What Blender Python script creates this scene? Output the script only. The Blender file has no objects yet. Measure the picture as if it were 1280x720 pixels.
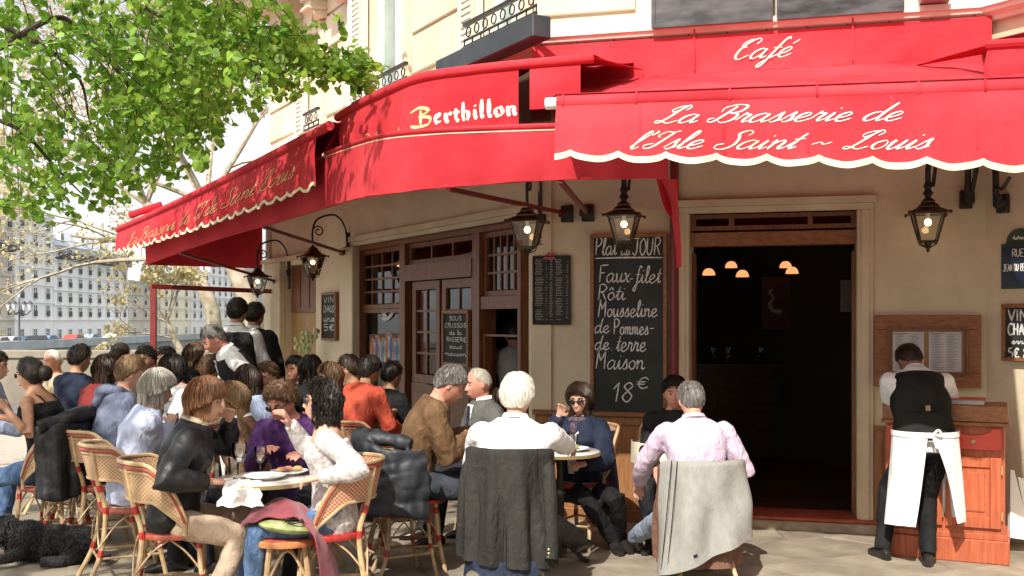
import bpy, bmesh, math, random
import numpy as np
from mathutils import Vector, Matrix, noise as mnoise
random.seed(7)
rnd = random.Random(11)
scene = bpy.context.scene
COL = scene.collection
H, FPX, CX = 400.0, 1350.0, 640.0      # horizon row, focal length in px, centre column of the 1280x720 photo
EYE = 1.65
# ---------------------------------------------------------------- camera
cd = bpy.data.cameras.new('camera')
cam = bpy.data.objects.new('camera', cd); COL.objects.link(cam)
cam.location = (0, 0, EYE); cam.rotation_euler = (math.radians(90), 0, 0)
cd.sensor_width = 36; cd.sensor_fit = 'HORIZONTAL'; cd.lens = FPX/1280*36
cd.shift_y = 40/1280; cd.clip_start = 0.05; cd.clip_end = 3000
scene.camera = cam
# ---------------------------------------------------------------- light
SUN = Vector((0.36, 1.0, -1.02)).normalized()     # direction the sunlight travels
elev = math.asin(-SUN.z); azim = math.atan2(-SUN.x, -SUN.y)
w = bpy.data.worlds.new('World'); scene.world = w; w.use_nodes = True
nt = w.node_tree; nt.nodes.clear()
sky = nt.nodes.new('ShaderNodeTexSky'); sky.sky_type = 'NISHITA'; sky.sun_disc = False
sky.sun_elevation = elev; sky.sun_rotation = azim; sky.air_density = 1.2; sky.dust_density = 6.0; sky.ozone_density = 1.0
bg = nt.nodes.new('ShaderNodeBackground'); bg.inputs['Strength'].default_value = 0.145
wo = nt.nodes.new('ShaderNodeOutputWorld')
tcw = nt.nodes.new('ShaderNodeTexCoord'); cl = nt.nodes.new('ShaderNodeTexNoise'); cl.inputs['Scale'].default_value = 2.2; cl.inputs['Detail'].default_value = 8; cl.inputs['Roughness'].default_value = .6
mpw = nt.nodes.new('ShaderNodeMapping'); mpw.inputs['Scale'].default_value = (1, 1, 3); nt.links.new(tcw.outputs['Generated'], mpw.inputs[0]); nt.links.new(mpw.outputs[0], cl.inputs['Vector'])
mrw = nt.nodes.new('ShaderNodeMapRange'); mrw.inputs['From Min'].default_value = .35; mrw.inputs['From Max'].default_value = .7; mrw.inputs['To Min'].default_value = .25; mrw.inputs['To Max'].default_value = .85
nt.links.new(cl.outputs['Fac'], mrw.inputs['Value']); mxw = nt.nodes.new('ShaderNodeMix'); mxw.data_type = 'RGBA'
nt.links.new(mrw.outputs[0], mxw.inputs['Factor']); nt.links.new(sky.outputs[0], mxw.inputs[6]); mxw.inputs[7].default_value = (10.0, 10.1, 10.3, 1)
nt.links.new(mxw.outputs[2], bg.inputs[0]); nt.links.new(bg.outputs[0], wo.inputs[0])
sd = bpy.data.lights.new('sun', 'SUN'); sd.energy = 5.0; sd.angle = math.radians(0.55); sd.color = (1.0, 0.95, 0.86)
sun = bpy.data.objects.new('sun', sd); COL.objects.link(sun); sun.location = (-10, -20, 25)
sun.rotation_mode = 'QUATERNION'; sun.rotation_quaternion = SUN.to_track_quat('-Z', 'Y')
scene.view_settings.view_transform = 'Standard'; scene.view_settings.look = 'None'
scene.view_settings.exposure = 0.27; scene.view_settings.gamma = 1.0
scene.cycles.max_bounces = 8; scene.cycles.transparent_max_bounces = 12
# ---------------------------------------------------------------- helpers
def V(*a): return Vector(a)
def P(x, y, Y): return Vector(((x-CX)*Y/FPX, Y, EYE-(y-H)*Y/FPX))
def lerp(a, b, t): return a+(b-a)*t
def catmull(pts, n=6, closed=False):
    pts = [Vector(p) for p in pts]
    if len(pts) < 3: return [pts[0].lerp(pts[-1], i/n) for i in range(n+1)]
    out = []
    N = len(pts)
    rng = range(N) if closed else range(N-1)
    for i in rng:
        p0 = pts[(i-1) % N] if (closed or i > 0) else pts[0]*2-pts[1]
        p1 = pts[i]; p2 = pts[(i+1) % N]
        p3 = pts[(i+2) % N] if (closed or i+2 < N) else p2*2-p1
        for k in range(n):
            t = k/n
            out.append(0.5*((2*p1)+(p2-p0)*t+(2*p0-5*p1+4*p2-p3)*t*t+(3*p1-p0-3*p2+p3)*t**3))
    if not closed: out.append(pts[-1])
    return out
class MB:
    def __init__(s): s.v = []; s.f = []; s.m = []; s.mi = 0
    def add(s, vs, fs):
        o = len(s.v); s.v += [Vector(v) for v in vs]
        for f in fs: s.f.append(tuple(i+o for i in f)); s.m.append(s.mi)
    def box(s, c, d, M=None, bev=0):
        x, y, z = d[0]/2, d[1]/2, d[2]/2
        if bev:
            bm = bmesh.new(); bmesh.ops.create_cube(bm, size=1)
            for v in bm.verts: v.co = Vector((v.co.x*d[0], v.co.y*d[1], v.co.z*d[2]))
            bmesh.ops.bevel(bm, geom=bm.edges[:], offset=bev, segments=1, affect='EDGES')
            vs = [v.co.copy() for v in bm.verts]; fs = [[v.index for v in f.verts] for f in bm.faces]; bm.free()
        else:
            vs = [Vector(q) for q in ((-x,-y,-z),(x,-y,-z),(x,y,-z),(-x,y,-z),(-x,-y,z),(x,-y,z),(x,y,z),(-x,y,z))]
            fs = ((0,3,2,1),(4,5,6,7),(0,1,5,4),(1,2,6,5),(2,3,7,6),(3,0,4,7))
        c = Vector(c)
        s.add([((M @ v) if M else v)+c for v in vs], fs)
    def bar(s, a, b, w, h=None, up=(0,0,1)):
        a = Vector(a); b = Vector(b); h = h or w
        d = b-a; L = d.length; d.normalize(); up = Vector(up)
        if abs(d.dot(up)) > .98: up = Vector((0,1,0))
        r = d.cross(up).normalized(); u = r.cross(d)
        s.box((a+b)/2, (w, L, h), Matrix((r, d, u)).transposed())
    def tube(s, pts, r, n=8, cap=True, flat=1.0, up=None):
        pts = [Vector(p) for p in pts]; N = len(pts)
        rs = r if isinstance(r, (list, tuple)) else [r]*N
        d0 = (pts[1]-pts[0]).normalized()
        ref = Vector(up) if up else (Vector((0,0,1)) if abs(d0.z) < .9 else Vector((1,0,0)))
        a = d0.cross(ref).normalized()
        vs = []; 
        for i in range(N):
            d = (pts[min(i+1,N-1)]-pts[max(i-1,0)])
            d = d.normalized() if d.length > 1e-9 else d0
            a = (a-d*a.dot(d)); a = a.normalized() if a.length > 1e-6 else d.orthogonal().normalized()
            b = d.cross(a)
            rr = rs[i]
            ra, rb = (rr if isinstance(rr, tuple) else (rr, rr*flat))
            for k in range(n):
                t = 2*math.pi*k/n
                vs.append(pts[i]+a*(math.cos(t)*ra)+b*(math.sin(t)*rb))
        fs = []
        for i in range(N-1):
            for k in range(n):
                k2 = (k+1) % n
                fs.append((i*n+k, i*n+k2, (i+1)*n+k2, (i+1)*n+k))
        if cap: fs.append(tuple(range(n))[::-1]); fs.append(tuple((N-1)*n+k for k in range(n)))
        s.add(vs, fs)
    def lathe(s, prof, n=16, c=(0,0,0), M=None):
        vs = []; c = Vector(c)
        for (r, z) in prof:
            for k in range(n):
                t = 2*math.pi*k/n; q = Vector((r*math.cos(t), r*math.sin(t), z))
                vs.append(((M @ q) if M else q)+c)
        fs = []
        for i in range(len(prof)-1):
            for k in range(n):
                k2 = (k+1) % n
                fs.append((i*n+k, i*n+k2, (i+1)*n+k2, (i+1)*n+k))
        fs.append(tuple(range(n))[::-1]); fs.append(tuple((len(prof)-1)*n+k for k in range(n)))
        s.add(vs, fs)
    def ell(s, c, r, n=12, m=8, M=None):
        c = Vector(c); vs = []; fs = []
        for i in range(m+1):
            th = math.pi*i/m
            for k in range(n):
                ph = 2*math.pi*k/n
                q = Vector((r[0]*math.sin(th)*math.cos(ph), r[1]*math.sin(th)*math.sin(ph), r[2]*math.cos(th)))
                vs.append(((M @ q) if M else q)+c)
        for i in range(m):
            for k in range(n):
                k2 = (k+1) % n
                fs.append((i*n+k, (i+1)*n+k, (i+1)*n+k2, i*n+k2))
        s.add(vs, fs)
    def grid(s, rows, closed=False):
        n = len(rows[0]); vs = [p for r in rows for p in r]; fs = []
        for i in range(len(rows)-1):
            for k in range(n if closed else n-1):
                k2 = (k+1) % n
                fs.append((i*n+k, i*n+k2, (i+1)*n+k2, (i+1)*n+k))
        s.add(vs, fs)
    def slab(s, rows, th, nrm=None):     # a sheet of points given thickness
        R = len(rows); n = len(rows[0])
        def normal(i, k):
            a = Vector(rows[min(i+1,R-1)][k])-Vector(rows[max(i-1,0)][k])
            b = Vector(rows[i][min(k+1,n-1)])-Vector(rows[i][max(k-1,0)])
            q = b.cross(a); return q.normalized() if q.length > 1e-9 else Vector((0,0,1))
        A = [[Vector(rows[i][k]) for k in range(n)] for i in range(R)]
        B = [[A[i][k]-(nrm if nrm else normal(i, k))*th for k in range(n)] for i in range(R)]
        o = len(s.v)
        s.v += [p for r in A for p in r]+[p for r in B for p in r]
        q = R*n
        def F(*idx): s.f.append(tuple(o+i for i in idx)); s.m.append(s.mi)
        for i in range(R-1):
            for k in range(n-1):
                a, b, c, d = i*n+k, i*n+k+1, (i+1)*n+k+1, (i+1)*n+k
                F(a, d, c, b); F(q+a, q+b, q+c, q+d)
        for i in range(R-1):
            a, d = i*n, (i+1)*n; F(a, q+a, q+d, d)
            a, d = i*n+n-1, (i+1)*n+n-1; F(a, d, q+d, q+a)
        for k in range(n-1):
            a, b = k, k+1; F(a, b, q+b, q+a)
            a, b = (R-1)*n+k, (R-1)*n+k+1; F(a, q+a, q+b, b)
    def prism(s, poly, axis_n, th):       # planar polygon (3D points) extruded along axis_n by th
        poly = [Vector(p) for p in poly]; n = len(poly); a = Vector(axis_n)*th
        s.add(poly+[p+a for p in poly], [tuple(range(n)), tuple(range(2*n-1, n-1, -1))]+[(i, i+n, (i+1) % n+n, (i+1) % n) for i in range(n)])
    def mesh(s, name, mats, smooth=True, off=None, angle=40, matrix=None):
        me = bpy.data.meshes.new(name)
        vs = s.v
        if off is not None: vs = [v-off for v in vs]
        if matrix is not None: vs = [matrix @ v for v in vs]
        me.from_pydata([tuple(v) for v in vs], [], s.f)
        if not isinstance(mats, (list, tuple)): mats = [mats]
        for m in mats: me.materials.append(m)
        if len(mats) > 1: me.polygons.foreach_set('material_index', s.m)
        if smooth:
            me.polygons.foreach_set('use_smooth', [True]*len(me.polygons))
            try: me.set_sharp_from_angle(angle=math.radians(angle))
            except Exception: pass
        me.update()
        return me
    def build(s, name, mats, parent=None, world=True, smooth=True, angle=40, kind=None, label=None, cat=None, group=None, loc=None):
        """world=True: the points are world coordinates; the object is placed at its own base point"""
        if parent is not None:
            off = parent.matrix_world.inverted() if world else None
            me = s.mesh(name, mats, smooth, angle=angle, matrix=off)
            o = bpy.data.objects.new(name, me); COL.objects.link(o); o.parent = parent
            o.matrix_world = parent.matrix_world.copy()
            o.matrix_parent_inverse = Matrix(); o.matrix_basis = Matrix()
        else:
            if world and loc is None and kind != 'structure':
                xs = [v.x for v in s.v]; ys = [v.y for v in s.v]; zs = [v.z for v in s.v]
                loc = Vector(((min(xs)+max(xs))/2, (min(ys)+max(ys))/2, min(zs)))
            loc = Vector(loc) if loc is not None else Vector()
            me = s.mesh(name, mats, smooth, off=loc, angle=angle)
            o = bpy.data.objects.new(name, me); COL.objects.link(o); o.location = loc
            o.matrix_world = Matrix.Translation(loc)
        if kind: o['kind'] = kind
        if label: o['label'] = label
        if cat: o['category'] = cat
        if group: o['group'] = group
        return o
def thing(name, label, cat, loc=(0,0,0), rotz=0.0, group=None):
    o = bpy.data.objects.new(name, None); COL.objects.link(o)
    o.location = loc; o.rotation_euler = (0, 0, rotz); o.empty_display_size = .1
    o.matrix_world = Matrix.Translation(Vector(loc)) @ Matrix.Rotation(rotz, 4, 'Z')
    o['label'] = label; o['category'] = cat
    if group: o['group'] = group
    return o
def child_copy(o, parent, M=None):
    c = o.copy(); COL.objects.link(c); c.parent = parent
    if M is not None: c.matrix_basis = M
    c.matrix_world = parent.matrix_world @ c.matrix_basis
    return c
KIDS = {}
def dup(root, loc, rotz, label, group=None):
    r = root.copy(); COL.objects.link(r); r.location = loc; r.rotation_euler = (0, 0, rotz)
    r.matrix_world = Matrix.Translation(Vector(loc)) @ Matrix.Rotation(rotz, 4, 'Z')
    r['label'] = label
    if group: r['group'] = group
    for ch in list(root.children):
        c = child_copy(ch, r)
        for g in list(ch.children): child_copy(g, c)
    return r
def instance(me, name, parent, M, label=None):      # another object sharing a mesh, placed by a world matrix
    o = bpy.data.objects.new(name, me); COL.objects.link(o)
    if parent is not None:
        o.parent = parent; o.matrix_basis = parent.matrix_world.inverted() @ M
        o.matrix_world = M
    else: o.matrix_basis = M; o.matrix_world = M
    if label: o['label'] = label
    return o
# ---------------------------------------------------------------- materials
MC = {}
def mat(name, c1, c2=None, rough=.6, scale=8, bump=.0, bscale=60, metal=0, spec=.5, stretch=None, trans=0, detail=4, coat=0, sheen=0, c3=None, dirt=0, bdist=.01, emit=None, emits=0, lo=.35, hi=.65, rand=0):
    if name in MC: return MC[name]
    m = bpy.data.materials.new(name); m.use_nodes = True; MC[name] = m
    nt = m.node_tree; N = nt.nodes; L = nt.links; b = N['Principled BSDF']
    b.inputs['Roughness'].default_value = rough; b.inputs['Metallic'].default_value = metal
    b.inputs['Specular IOR Level'].default_value = spec
    b.inputs['Coat Weight'].default_value = coat; b.inputs['Sheen Weight'].default_value = sheen
    tc = N.new('ShaderNodeTexCoord'); co = tc.outputs['Object']
    if stretch:
        mp = N.new('ShaderNodeMapping'); mp.inputs['Scale'].default_value = stretch
        L.new(co, mp.inputs['Vector']); co = mp.outputs[0]
    if rand:
        oi = N.new('ShaderNodeObjectInfo'); ad = N.new('ShaderNodeVectorMath'); ad.operation = 'MULTIPLY_ADD'
        L.new(oi.outputs['Random'], ad.inputs[0]); ad.inputs[1].default_value = (37, 91, 53); L.new(co, ad.inputs[2]); co = ad.outputs[0]
    col = None
    if c2 is not None:
        nz = N.new('ShaderNodeTexNoise'); nz.inputs['Scale'].default_value = scale; nz.inputs['Detail'].default_value = detail
        L.new(co, nz.inputs['Vector'])
        rp = N.new('ShaderNodeValToRGB'); L.new(nz.outputs['Fac'], rp.inputs['Fac'])
        rp.color_ramp.elements[0].position = lo; rp.color_ramp.elements[1].position = hi
        rp.color_ramp.elements[0].color = (*c1, 1); rp.color_ramp.elements[1].color = (*c2, 1)
        if c3 is not None:
            e = rp.color_ramp.elements.new((lo+hi)/2); e.color = (*c3, 1)
        col = rp.outputs['Color']
        if rand:
            hs = N.new('ShaderNodeHueSaturation'); mr = N.new('ShaderNodeMapRange')
            mr.inputs['To Min'].default_value = 1-rand; mr.inputs['To Max'].default_value = 1+rand
            L.new(oi.outputs['Random'], mr.inputs['Value']); L.new(mr.outputs[0], hs.inputs['Value']); L.new(col, hs.inputs['Color']); col = hs.outputs[0]
        if dirt:
            n2 = N.new('ShaderNodeTexNoise'); n2.inputs['Scale'].default_value = 1.7; n2.inputs['Detail'].default_value = 8
            n2.inputs['Roughness'].default_value = .7
            L.new(tc.outputs['Object'], n2.inputs['Vector'])
            mr = N.new('ShaderNodeMapRange'); mr.inputs['From Min'].default_value = .42; mr.inputs['From Max'].default_value = .7
            mr.inputs['To Min'].default_value = 0; mr.inputs['To Max'].default_value = dirt
            L.new(n2.outputs['Fac'], mr.inputs['Value'])
            mx = N.new('ShaderNodeMix'); mx.data_type = 'RGBA'; L.new(mr.outputs[0], mx.inputs['Factor'])
            L.new(col, mx.inputs[6]); mx.inputs[7].default_value = (c1[0]*.45, c1[1]*.42, c1[2]*.4, 1)
            col = mx.outputs[2]
        L.new(col, b.inputs['Base Color'])
    else: b.inputs['Base Color'].default_value = (*c1, 1)
    if bump:
        nb = N.new('ShaderNodeTexNoise'); nb.inputs['Scale'].default_value = bscale; nb.inputs['Detail'].default_value = 5; nb.inputs['Distortion'].default_value = 1.3 if name.startswith('cloth') else 0
        L.new(co, nb.inputs['Vector'])
        bp = N.new('ShaderNodeBump'); bp.inputs['Strength'].default_value = bump; bp.inputs['Distance'].default_value = bdist
        L.new(nb.outputs['Fac'], bp.inputs['Height']); L.new(bp.outputs[0], b.inputs['Normal'])
    if emit: b.inputs['Emission Color'].default_value = (*emit, 1); b.inputs['Emission Strength'].default_value = emits
    if trans:
        tr = N.new('ShaderNodeBsdfTranslucent'); mx = N.new('ShaderNodeMixShader'); mx.inputs[0].default_value = trans
        if col is not None: L.new(col, tr.inputs['Color'])
        else: tr.inputs['Color'].default_value = (*c1, 1)
        o = N['Material Output']; L.new(b.outputs[0], mx.inputs[1]); L.new(tr.outputs[0], mx.inputs[2]); L.new(mx.outputs[0], o.inputs['Surface'])
    return m
def glass(name, tint=(.9,.95,.95), rough=.02, alpha=.25):
    if name in MC: return MC[name]
    m = bpy.data.materials.new(name); m.use_nodes = True; MC[name] = m
    nt = m.node_tree; N = nt.nodes; L = nt.links; N.clear()
    o = N.new('ShaderNodeOutputMaterial'); g = N.new('ShaderNodeBsdfGlossy'); t = N.new('ShaderNodeBsdfTransparent'); mx = N.new('ShaderNodeMixShader')
    g.inputs['Roughness'].default_value = rough; g.inputs['Color'].default_value = (.95,.95,.95,1); t.inputs['Color'].default_value = (*tint, 1)
    fr = N.new('ShaderNodeFresnel'); fr.inputs['IOR'].default_value = 1.5
    ad = N.new('ShaderNodeMath'); ad.operation = 'ADD'; ad.inputs[1].default_value = alpha; ad.use_clamp = True
    L.new(fr.outputs[0], ad.inputs[0]); L.new(ad.outputs[0], mx.inputs[0]); L.new(t.outputs[0], mx.inputs[1]); L.new(g.outputs[0], mx.inputs[2]); L.new(mx.outputs[0], o.inputs['Surface'])
    return m
# weave material: small holes/strips pattern from generated uv-less object coordinates
def weave(name, ca, cb, sc=110):
    m = mat(name, ca, cb, rough=.5, scale=30)
    nt = m.node_tree; N = nt.nodes; L = nt.links; b = N['Principled BSDF']
    uv = N.new('ShaderNodeUVMap'); ck = N.new('ShaderNodeTexChecker'); ck.inputs['Scale'].default_value = sc
    ck.inputs['Color1'].default_value = (*ca, 1); ck.inputs['Color2'].default_value = (*cb, 1)
    L.new(uv.outputs[0], ck.inputs['Vector']); L.new(ck.outputs['Color'], b.inputs['Base Color'])
    bp = N.new('ShaderNodeBump'); bp.inputs['Strength'].default_value = .5; bp.inputs['Distance'].default_value = .002
    L.new(ck.outputs['Fac'], bp.inputs['Height']); L.new(bp.outputs[0], b.inputs['Normal'])
    return m
RED = mat('awning_red_canvas', (.48,.028,.04), (.68,.062,.08), rough=.85, scale=1.1, bump=.5, bscale=4, bdist=.03, trans=.10, spec=.12, rand=.03, dirt=.16)
REDP = mat('red_painted_metal', (.16,.012,.014), (.2,.018,.02), rough=.4, scale=10)
CREAM = mat('cream_trim', (.72,.62,.42), (.8,.72,.5), rough=.8, scale=14)
LETTER = mat('awning_lettering', (.68,.55,.36), (.92,.86,.76), rough=.7, scale=5, lo=.3, hi=.6)
STONE = mat('pale_limestone', (.66,.58,.44), (.76,.69,.55), rough=.85, scale=1.6, bump=.25, bscale=40, dirt=.25)
STONEW = mat('white_stone_ledge', (.74,.69,.58), (.82,.78,.68), rough=.85, scale=5, bump=.2, bscale=50, dirt=.3)
WALL = mat('cream_painted_wall', (.66,.56,.39), (.74,.64,.46), rough=.7, scale=1.2, bump=.3, bscale=18, dirt=.32)
TRIMW = mat('cream_door_surround', (.6,.5,.34), (.68,.58,.41), rough=.6, scale=3, bump=.15, bscale=20, dirt=.25)
WOOD = mat('brown_varnished_wood', (.13,.045,.016), (.24,.09,.034), rough=.42, scale=6, stretch=(9,9,1), bump=.2, bscale=20)
WOODL = mat('oak_frame_wood', (.2,.075,.026), (.32,.13,.045), rough=.45, scale=6, stretch=(1.5,9,9), bump=.25, bscale=20)
WOODP = mat('wainscot_wood', (.26,.11,.04), (.36,.165,.065), rough=.5, scale=5, stretch=(9,9,1), bump=.2, bscale=20, dirt=.3)
WOODR = mat('red_orange_cabinet_wood', (.4,.085,.035), (.52,.14,.06), rough=.45, scale=4, stretch=(12,12,1), bump=.35, bscale=16, dirt=.3)
BLACKM = mat('black_iron', (.02,.018,.016), (.045,.04,.035), rough=.45, scale=20, metal=.3)
BRASSD = mat('dark_bronze_lantern', (.05,.032,.018), (.11,.07,.035), rough=.4, scale=20, metal=.6)
BOARD = mat('blackboard', (.012,.014,.013), (.03,.034,.032), rough=.7, scale=3)
CHALK = mat('chalk', (.5,.5,.5), (.86,.86,.83), rough=.9, scale=60)
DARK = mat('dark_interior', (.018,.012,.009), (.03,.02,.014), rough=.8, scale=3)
GLASSW = glass('window_glass', (.5,.52,.5), alpha=.0)
GLASSD = glass('drinking_glass', (.97,.98,.98), alpha=.03)
PLATE = mat('white_china', (.8,.8,.78), (.86,.86,.84), rough=.15, scale=5)
CANE = mat('cane_bamboo', (.40,.26,.13), (.58,.42,.24), rough=.35, scale=12, bump=.2, bscale=30, coat=.3, rand=.1)
CANER = mat('reddish_cane', (.3,.09,.035), (.5,.2,.08), rough=.35, scale=12, coat=.3, rand=.1)
REDB = mat('red_binding', (.33,.02,.02), (.45,.035,.03), rough=.5, scale=40)
ASPH = mat('ground_asphalt', (.12,.11,.1), (.17,.155,.14), rough=.9, scale=5, bump=.3, bscale=90)
SLAB = mat('sidewalk_stone', (.22,.185,.14), (.35,.3,.23), rough=.85, scale=3.5, bump=.5, bscale=35, dirt=.45, detail=8, rand=.14, c3=(.285,.24,.18))
JOINT = mat('pale_joint_mortar', (.34,.31,.26), (.42,.38,.31), rough=.95, scale=9, bump=.4, bscale=50)
# ================================================================ facade frames
CO = Vector((0.169, 9.11, 0))
class Frame:
    def __init__(s, o, u, n): s.o = Vector(o); s.u = Vector(u).normalized(); s.n = Vector(n).normalized()
    def p(s, u, n, z): return s.o+s.u*u+s.n*n+Vector((0,0,z))
    def hit(s, x, y=400, n=0.0):          # facade coordinates of a photo pixel at offset n
        # ray (k*Y, Y): o + u*t + n*off
        k = (x-CX)/FPX; o = s.o+s.n*n
        t = (k*o.y-o.x)/(s.u.x-k*s.u.y); Y = o.y+s.u.y*t
        return t, EYE-(y-H)*Y/FPX, Y
    def box(s, mb, u0, u1, n0, n1, z0, z1, bev=0):
        M = Matrix((s.u, s.n, Vector((0,0,1)))).transposed()
        mb.box(s.p((u0+u1)/2, (n0+n1)/2, (z0+z1)/2), (abs(u1-u0), abs(n1-n0), abs(z1-z0)), M, bev)
UC = Vector((.966,-.259,0)).normalized(); NC = Vector((-.259,-.966,0)).normalized()
UL = Vector((-.563,1,0)).normalized();   NL = Vector((-1,-.563,0)).normalized()
a_ = math.radians(-57); UR = Vector((math.cos(a_), math.sin(a_), 0)); NR = Vector((UR.y, -UR.x, 0))
FC = Frame(CO, UC, NC); FL = Frame(CO, UL, NL)
CW = FC.hit(1233)[0]
FR_ = Frame(FC.p(CW, 0, 0), UR, NR)
LEND = FL.hit(332)[0]
GZ = 3.90            # top of the ground floor
# ---------------------------------------------------------------- wall with rectangular openings
def wall(frame, name, u0, u1, z0, z1, openings, m, parent, th=.35, kind=None, joints=None):
    mb = MB()
    us = sorted(set([u0, u1]+[o[0] for o in openings]+[o[1] for o in openings]))
    for a, b in zip(us[:-1], us[1:]):
        z = z0
        for o in sorted([o for o in openings if o[0] <= a+1e-6 and o[1] >= b-1e-6], key=lambda o: o[2]):
            if o[2] > z+1e-4: frame.box(mb, a, b, -th, 0, z, o[2])
            z = o[3]
        if z < z1-1e-4: frame.box(mb, a, b, -th, 0, z, z1)
    bm = bmesh.new()
    return mb.build(name, m, parent, smooth=False)
bld = thing('corner_brasserie_building', 'cream stone corner building with red awnings over its ground floor cafe', 'building', (CO.x, CO.y, 0))
# chamfer openings
d0 = FC.hit(862)[0]; d1 = FC.hit(1071)[0]; DZ = 2.56
wall(FC, 'wall', 0, CW, 0, GZ, [(d0, d1, 0.0, DZ)], WALL, bld)
wall(FR_, 'wall', 0, 4.0, 0, GZ, [], WALL, bld)
# left facade: big shop window opening and far door opening
w0 = FL.hit(661)[0]; w1 = FL.hit(447)[0]; WZ = 2.56
e0 = FL.hit(395)[0]; e1 = FL.hit(357)[0]; EZ = 2.4
wall(FL, 'wall', 0, LEND, 0, GZ, [(w0, w1, 0.0, WZ), (e0, e1, 0, EZ)], WALL, bld)
mb = MB(); 
endn = FL.p(LEND, 0, 0)
F4 = Frame(FL.p(LEND, 0, 0), -NL, UL)
F4.box(mb, 0, 9, -.3, 0, 0, GZ); mb.build('wall', WALL, bld, smooth=False)
# --- mouldings
mb = MB()
FC.box(mb, d0-.14, d1+.14, 0, .07, DZ, DZ+.055); FC.box(mb, d0-.12, d1+.12, 0, .045, DZ-.05, DZ-.002)
mb.build('door_cornice', TRIMW, bld, smooth=False)
for a, b in ((d0-.12, d0-.004), (d1+.004, d1+.12)):
    mb = MB(); FC.box(mb, a, b, -.3, .035, .1, DZ-.052); FC.box(mb, a+.03, b-.03, .035, .05, .1, DZ-.052); mb.build('door_jamb', TRIMW, bld, smooth=False)
mb = MB(); FL.box(mb, w0-.05, w1+.1, 0, .08, WZ, WZ+.06); FL.box(mb, w0-.03, w1+.07, .0, .045, WZ-.045, WZ-.002); mb.build('window_cornice', TRIMW, bld, smooth=False)
mb = MB(); FL.box(mb, w1+.003, w1+.42, 0, .07, 0, WZ-.05, .01); mb.build('pilaster', WALL, bld, smooth=False)
mb = MB(); FL.box(mb, e1+.003, e1+.75, 0, .09, 0, EZ+.05, .01); mb.build('pilaster', WALL, bld, smooth=False)
mb = MB(); FL.box(mb, e0-.05, e1+.8, 0, .12, EZ+.053, EZ+.11); mb.build('door_cornice', TRIMW, bld, smooth=False)
# flat pilaster strips on the chamfer
mb = MB(); FC.box(mb, .002, FC.hit(690)[0], .0, .03, .9, 3.6); mb.build('pilaster', WALL, bld, smooth=False)
# door header beam, transom and frame
mb = MB(); FC.box(mb, d0+.002, d1-.002, -.16, -.03, FC.hit(960,306)[1], FC.hit(960,289)[1]); mb.build('door_header', WOODL, bld, smooth=False)
tz0 = FC.hit(960,286)[1]; tz1 = DZ-.055
tr = MB(); FC.box(tr, d0+.002, d1-.002, -.13, -.05, tz0, tz0+.035); FC.box(tr, d0+.002, d1-.002, -.13, -.05, tz1-.03, tz1)
for f in (0.02, .255, .73, .985):
    u = lerp(d0, d1, f); FC.box(tr, u-.02, u+.02, -.128, -.052, tz0+.035, tz1-.03)
tro = tr.build('transom_window', WOOD, bld, smooth=False)
for a, b in ((.03,.245),(.265,.72),(.74,.975)):
    g = MB(); FC.box(g, lerp(d0,d1,a), lerp(d0,d1,b), -.1, -.092, tz0+.037, tz1-.032); g.build('pane', GLASSW, tro, smooth=False)
for a, b in ((d0+.002, d0+.03), (d1-.03, d1-.002)):
    mb = MB(); FC.box(mb, a, b, -.29, -.17, .1, 2.2); mb.build('door_frame', WOOD, bld, smooth=False)
# wainscot, threshold step
def panel(frame, u0, u1, z0, z1, parent, name='wainscot_panel', m=WOODP):
    mb = MB(); frame.box(mb, u0, u1, .004, .035, z0, z1)
    for (a, b, c, d) in ((u0, u1, z0, z0+.1), (u0, u1, z1-.07, z1), (u0, u0+.06, z0+.102, z1-.072), (u1-.06, u1, z0+.102, z1-.072)):
        frame.box(mb, a, b, .036, .055, c, d)
    return mb.build(name, m, parent, smooth=False)
wz = .86
panel(FC, .04, (d0-.13)/2, .1, wz, bld); panel(FC, (d0-.13)/2+.004, d0-.125, .1, wz, bld)
panel(FC, d1+.125, (d1+.125+CW)/2, .1, .8, bld); panel(FC, (d1+.125+CW)/2+.004, CW, .1, .8, bld)
mb = MB(); FC.box(mb, .02, d0-.125, .0, .08, wz+.002, wz+.035); mb.build('dado_rail', WOODL, bld, smooth=False)
mb = MB(); FC.box(mb, d1+.125, CW, .0, .08, .802, .83); mb.build('dado_rail', WOODL, bld, smooth=False)
mb = MB(); FC.box(mb, d0-.2, CW+.02, -.34, .11, -.05, .07, .01); mb.build('doorstep', mat('worn_stone_step', (.3,.24,.17), (.42,.35,.26), rough=.9, scale=14, bump=.5, bscale=40, dirt=.5), bld, smooth=False)
mb = MB(); FC.box(mb, d0-.15, CW, -.34, .085, .07, .1, .008); mb.build('threshold', mat('red_painted_threshold', (.35,.06,.03), (.46,.12,.06), rough=.6, scale=9, dirt=.6), bld, smooth=False)
mb = MB(); FC.box(mb, .0, d0-.2, -.1, .09, -.05, .098, .008); mb.build('plinth', WOODP, bld, smooth=False)
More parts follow.
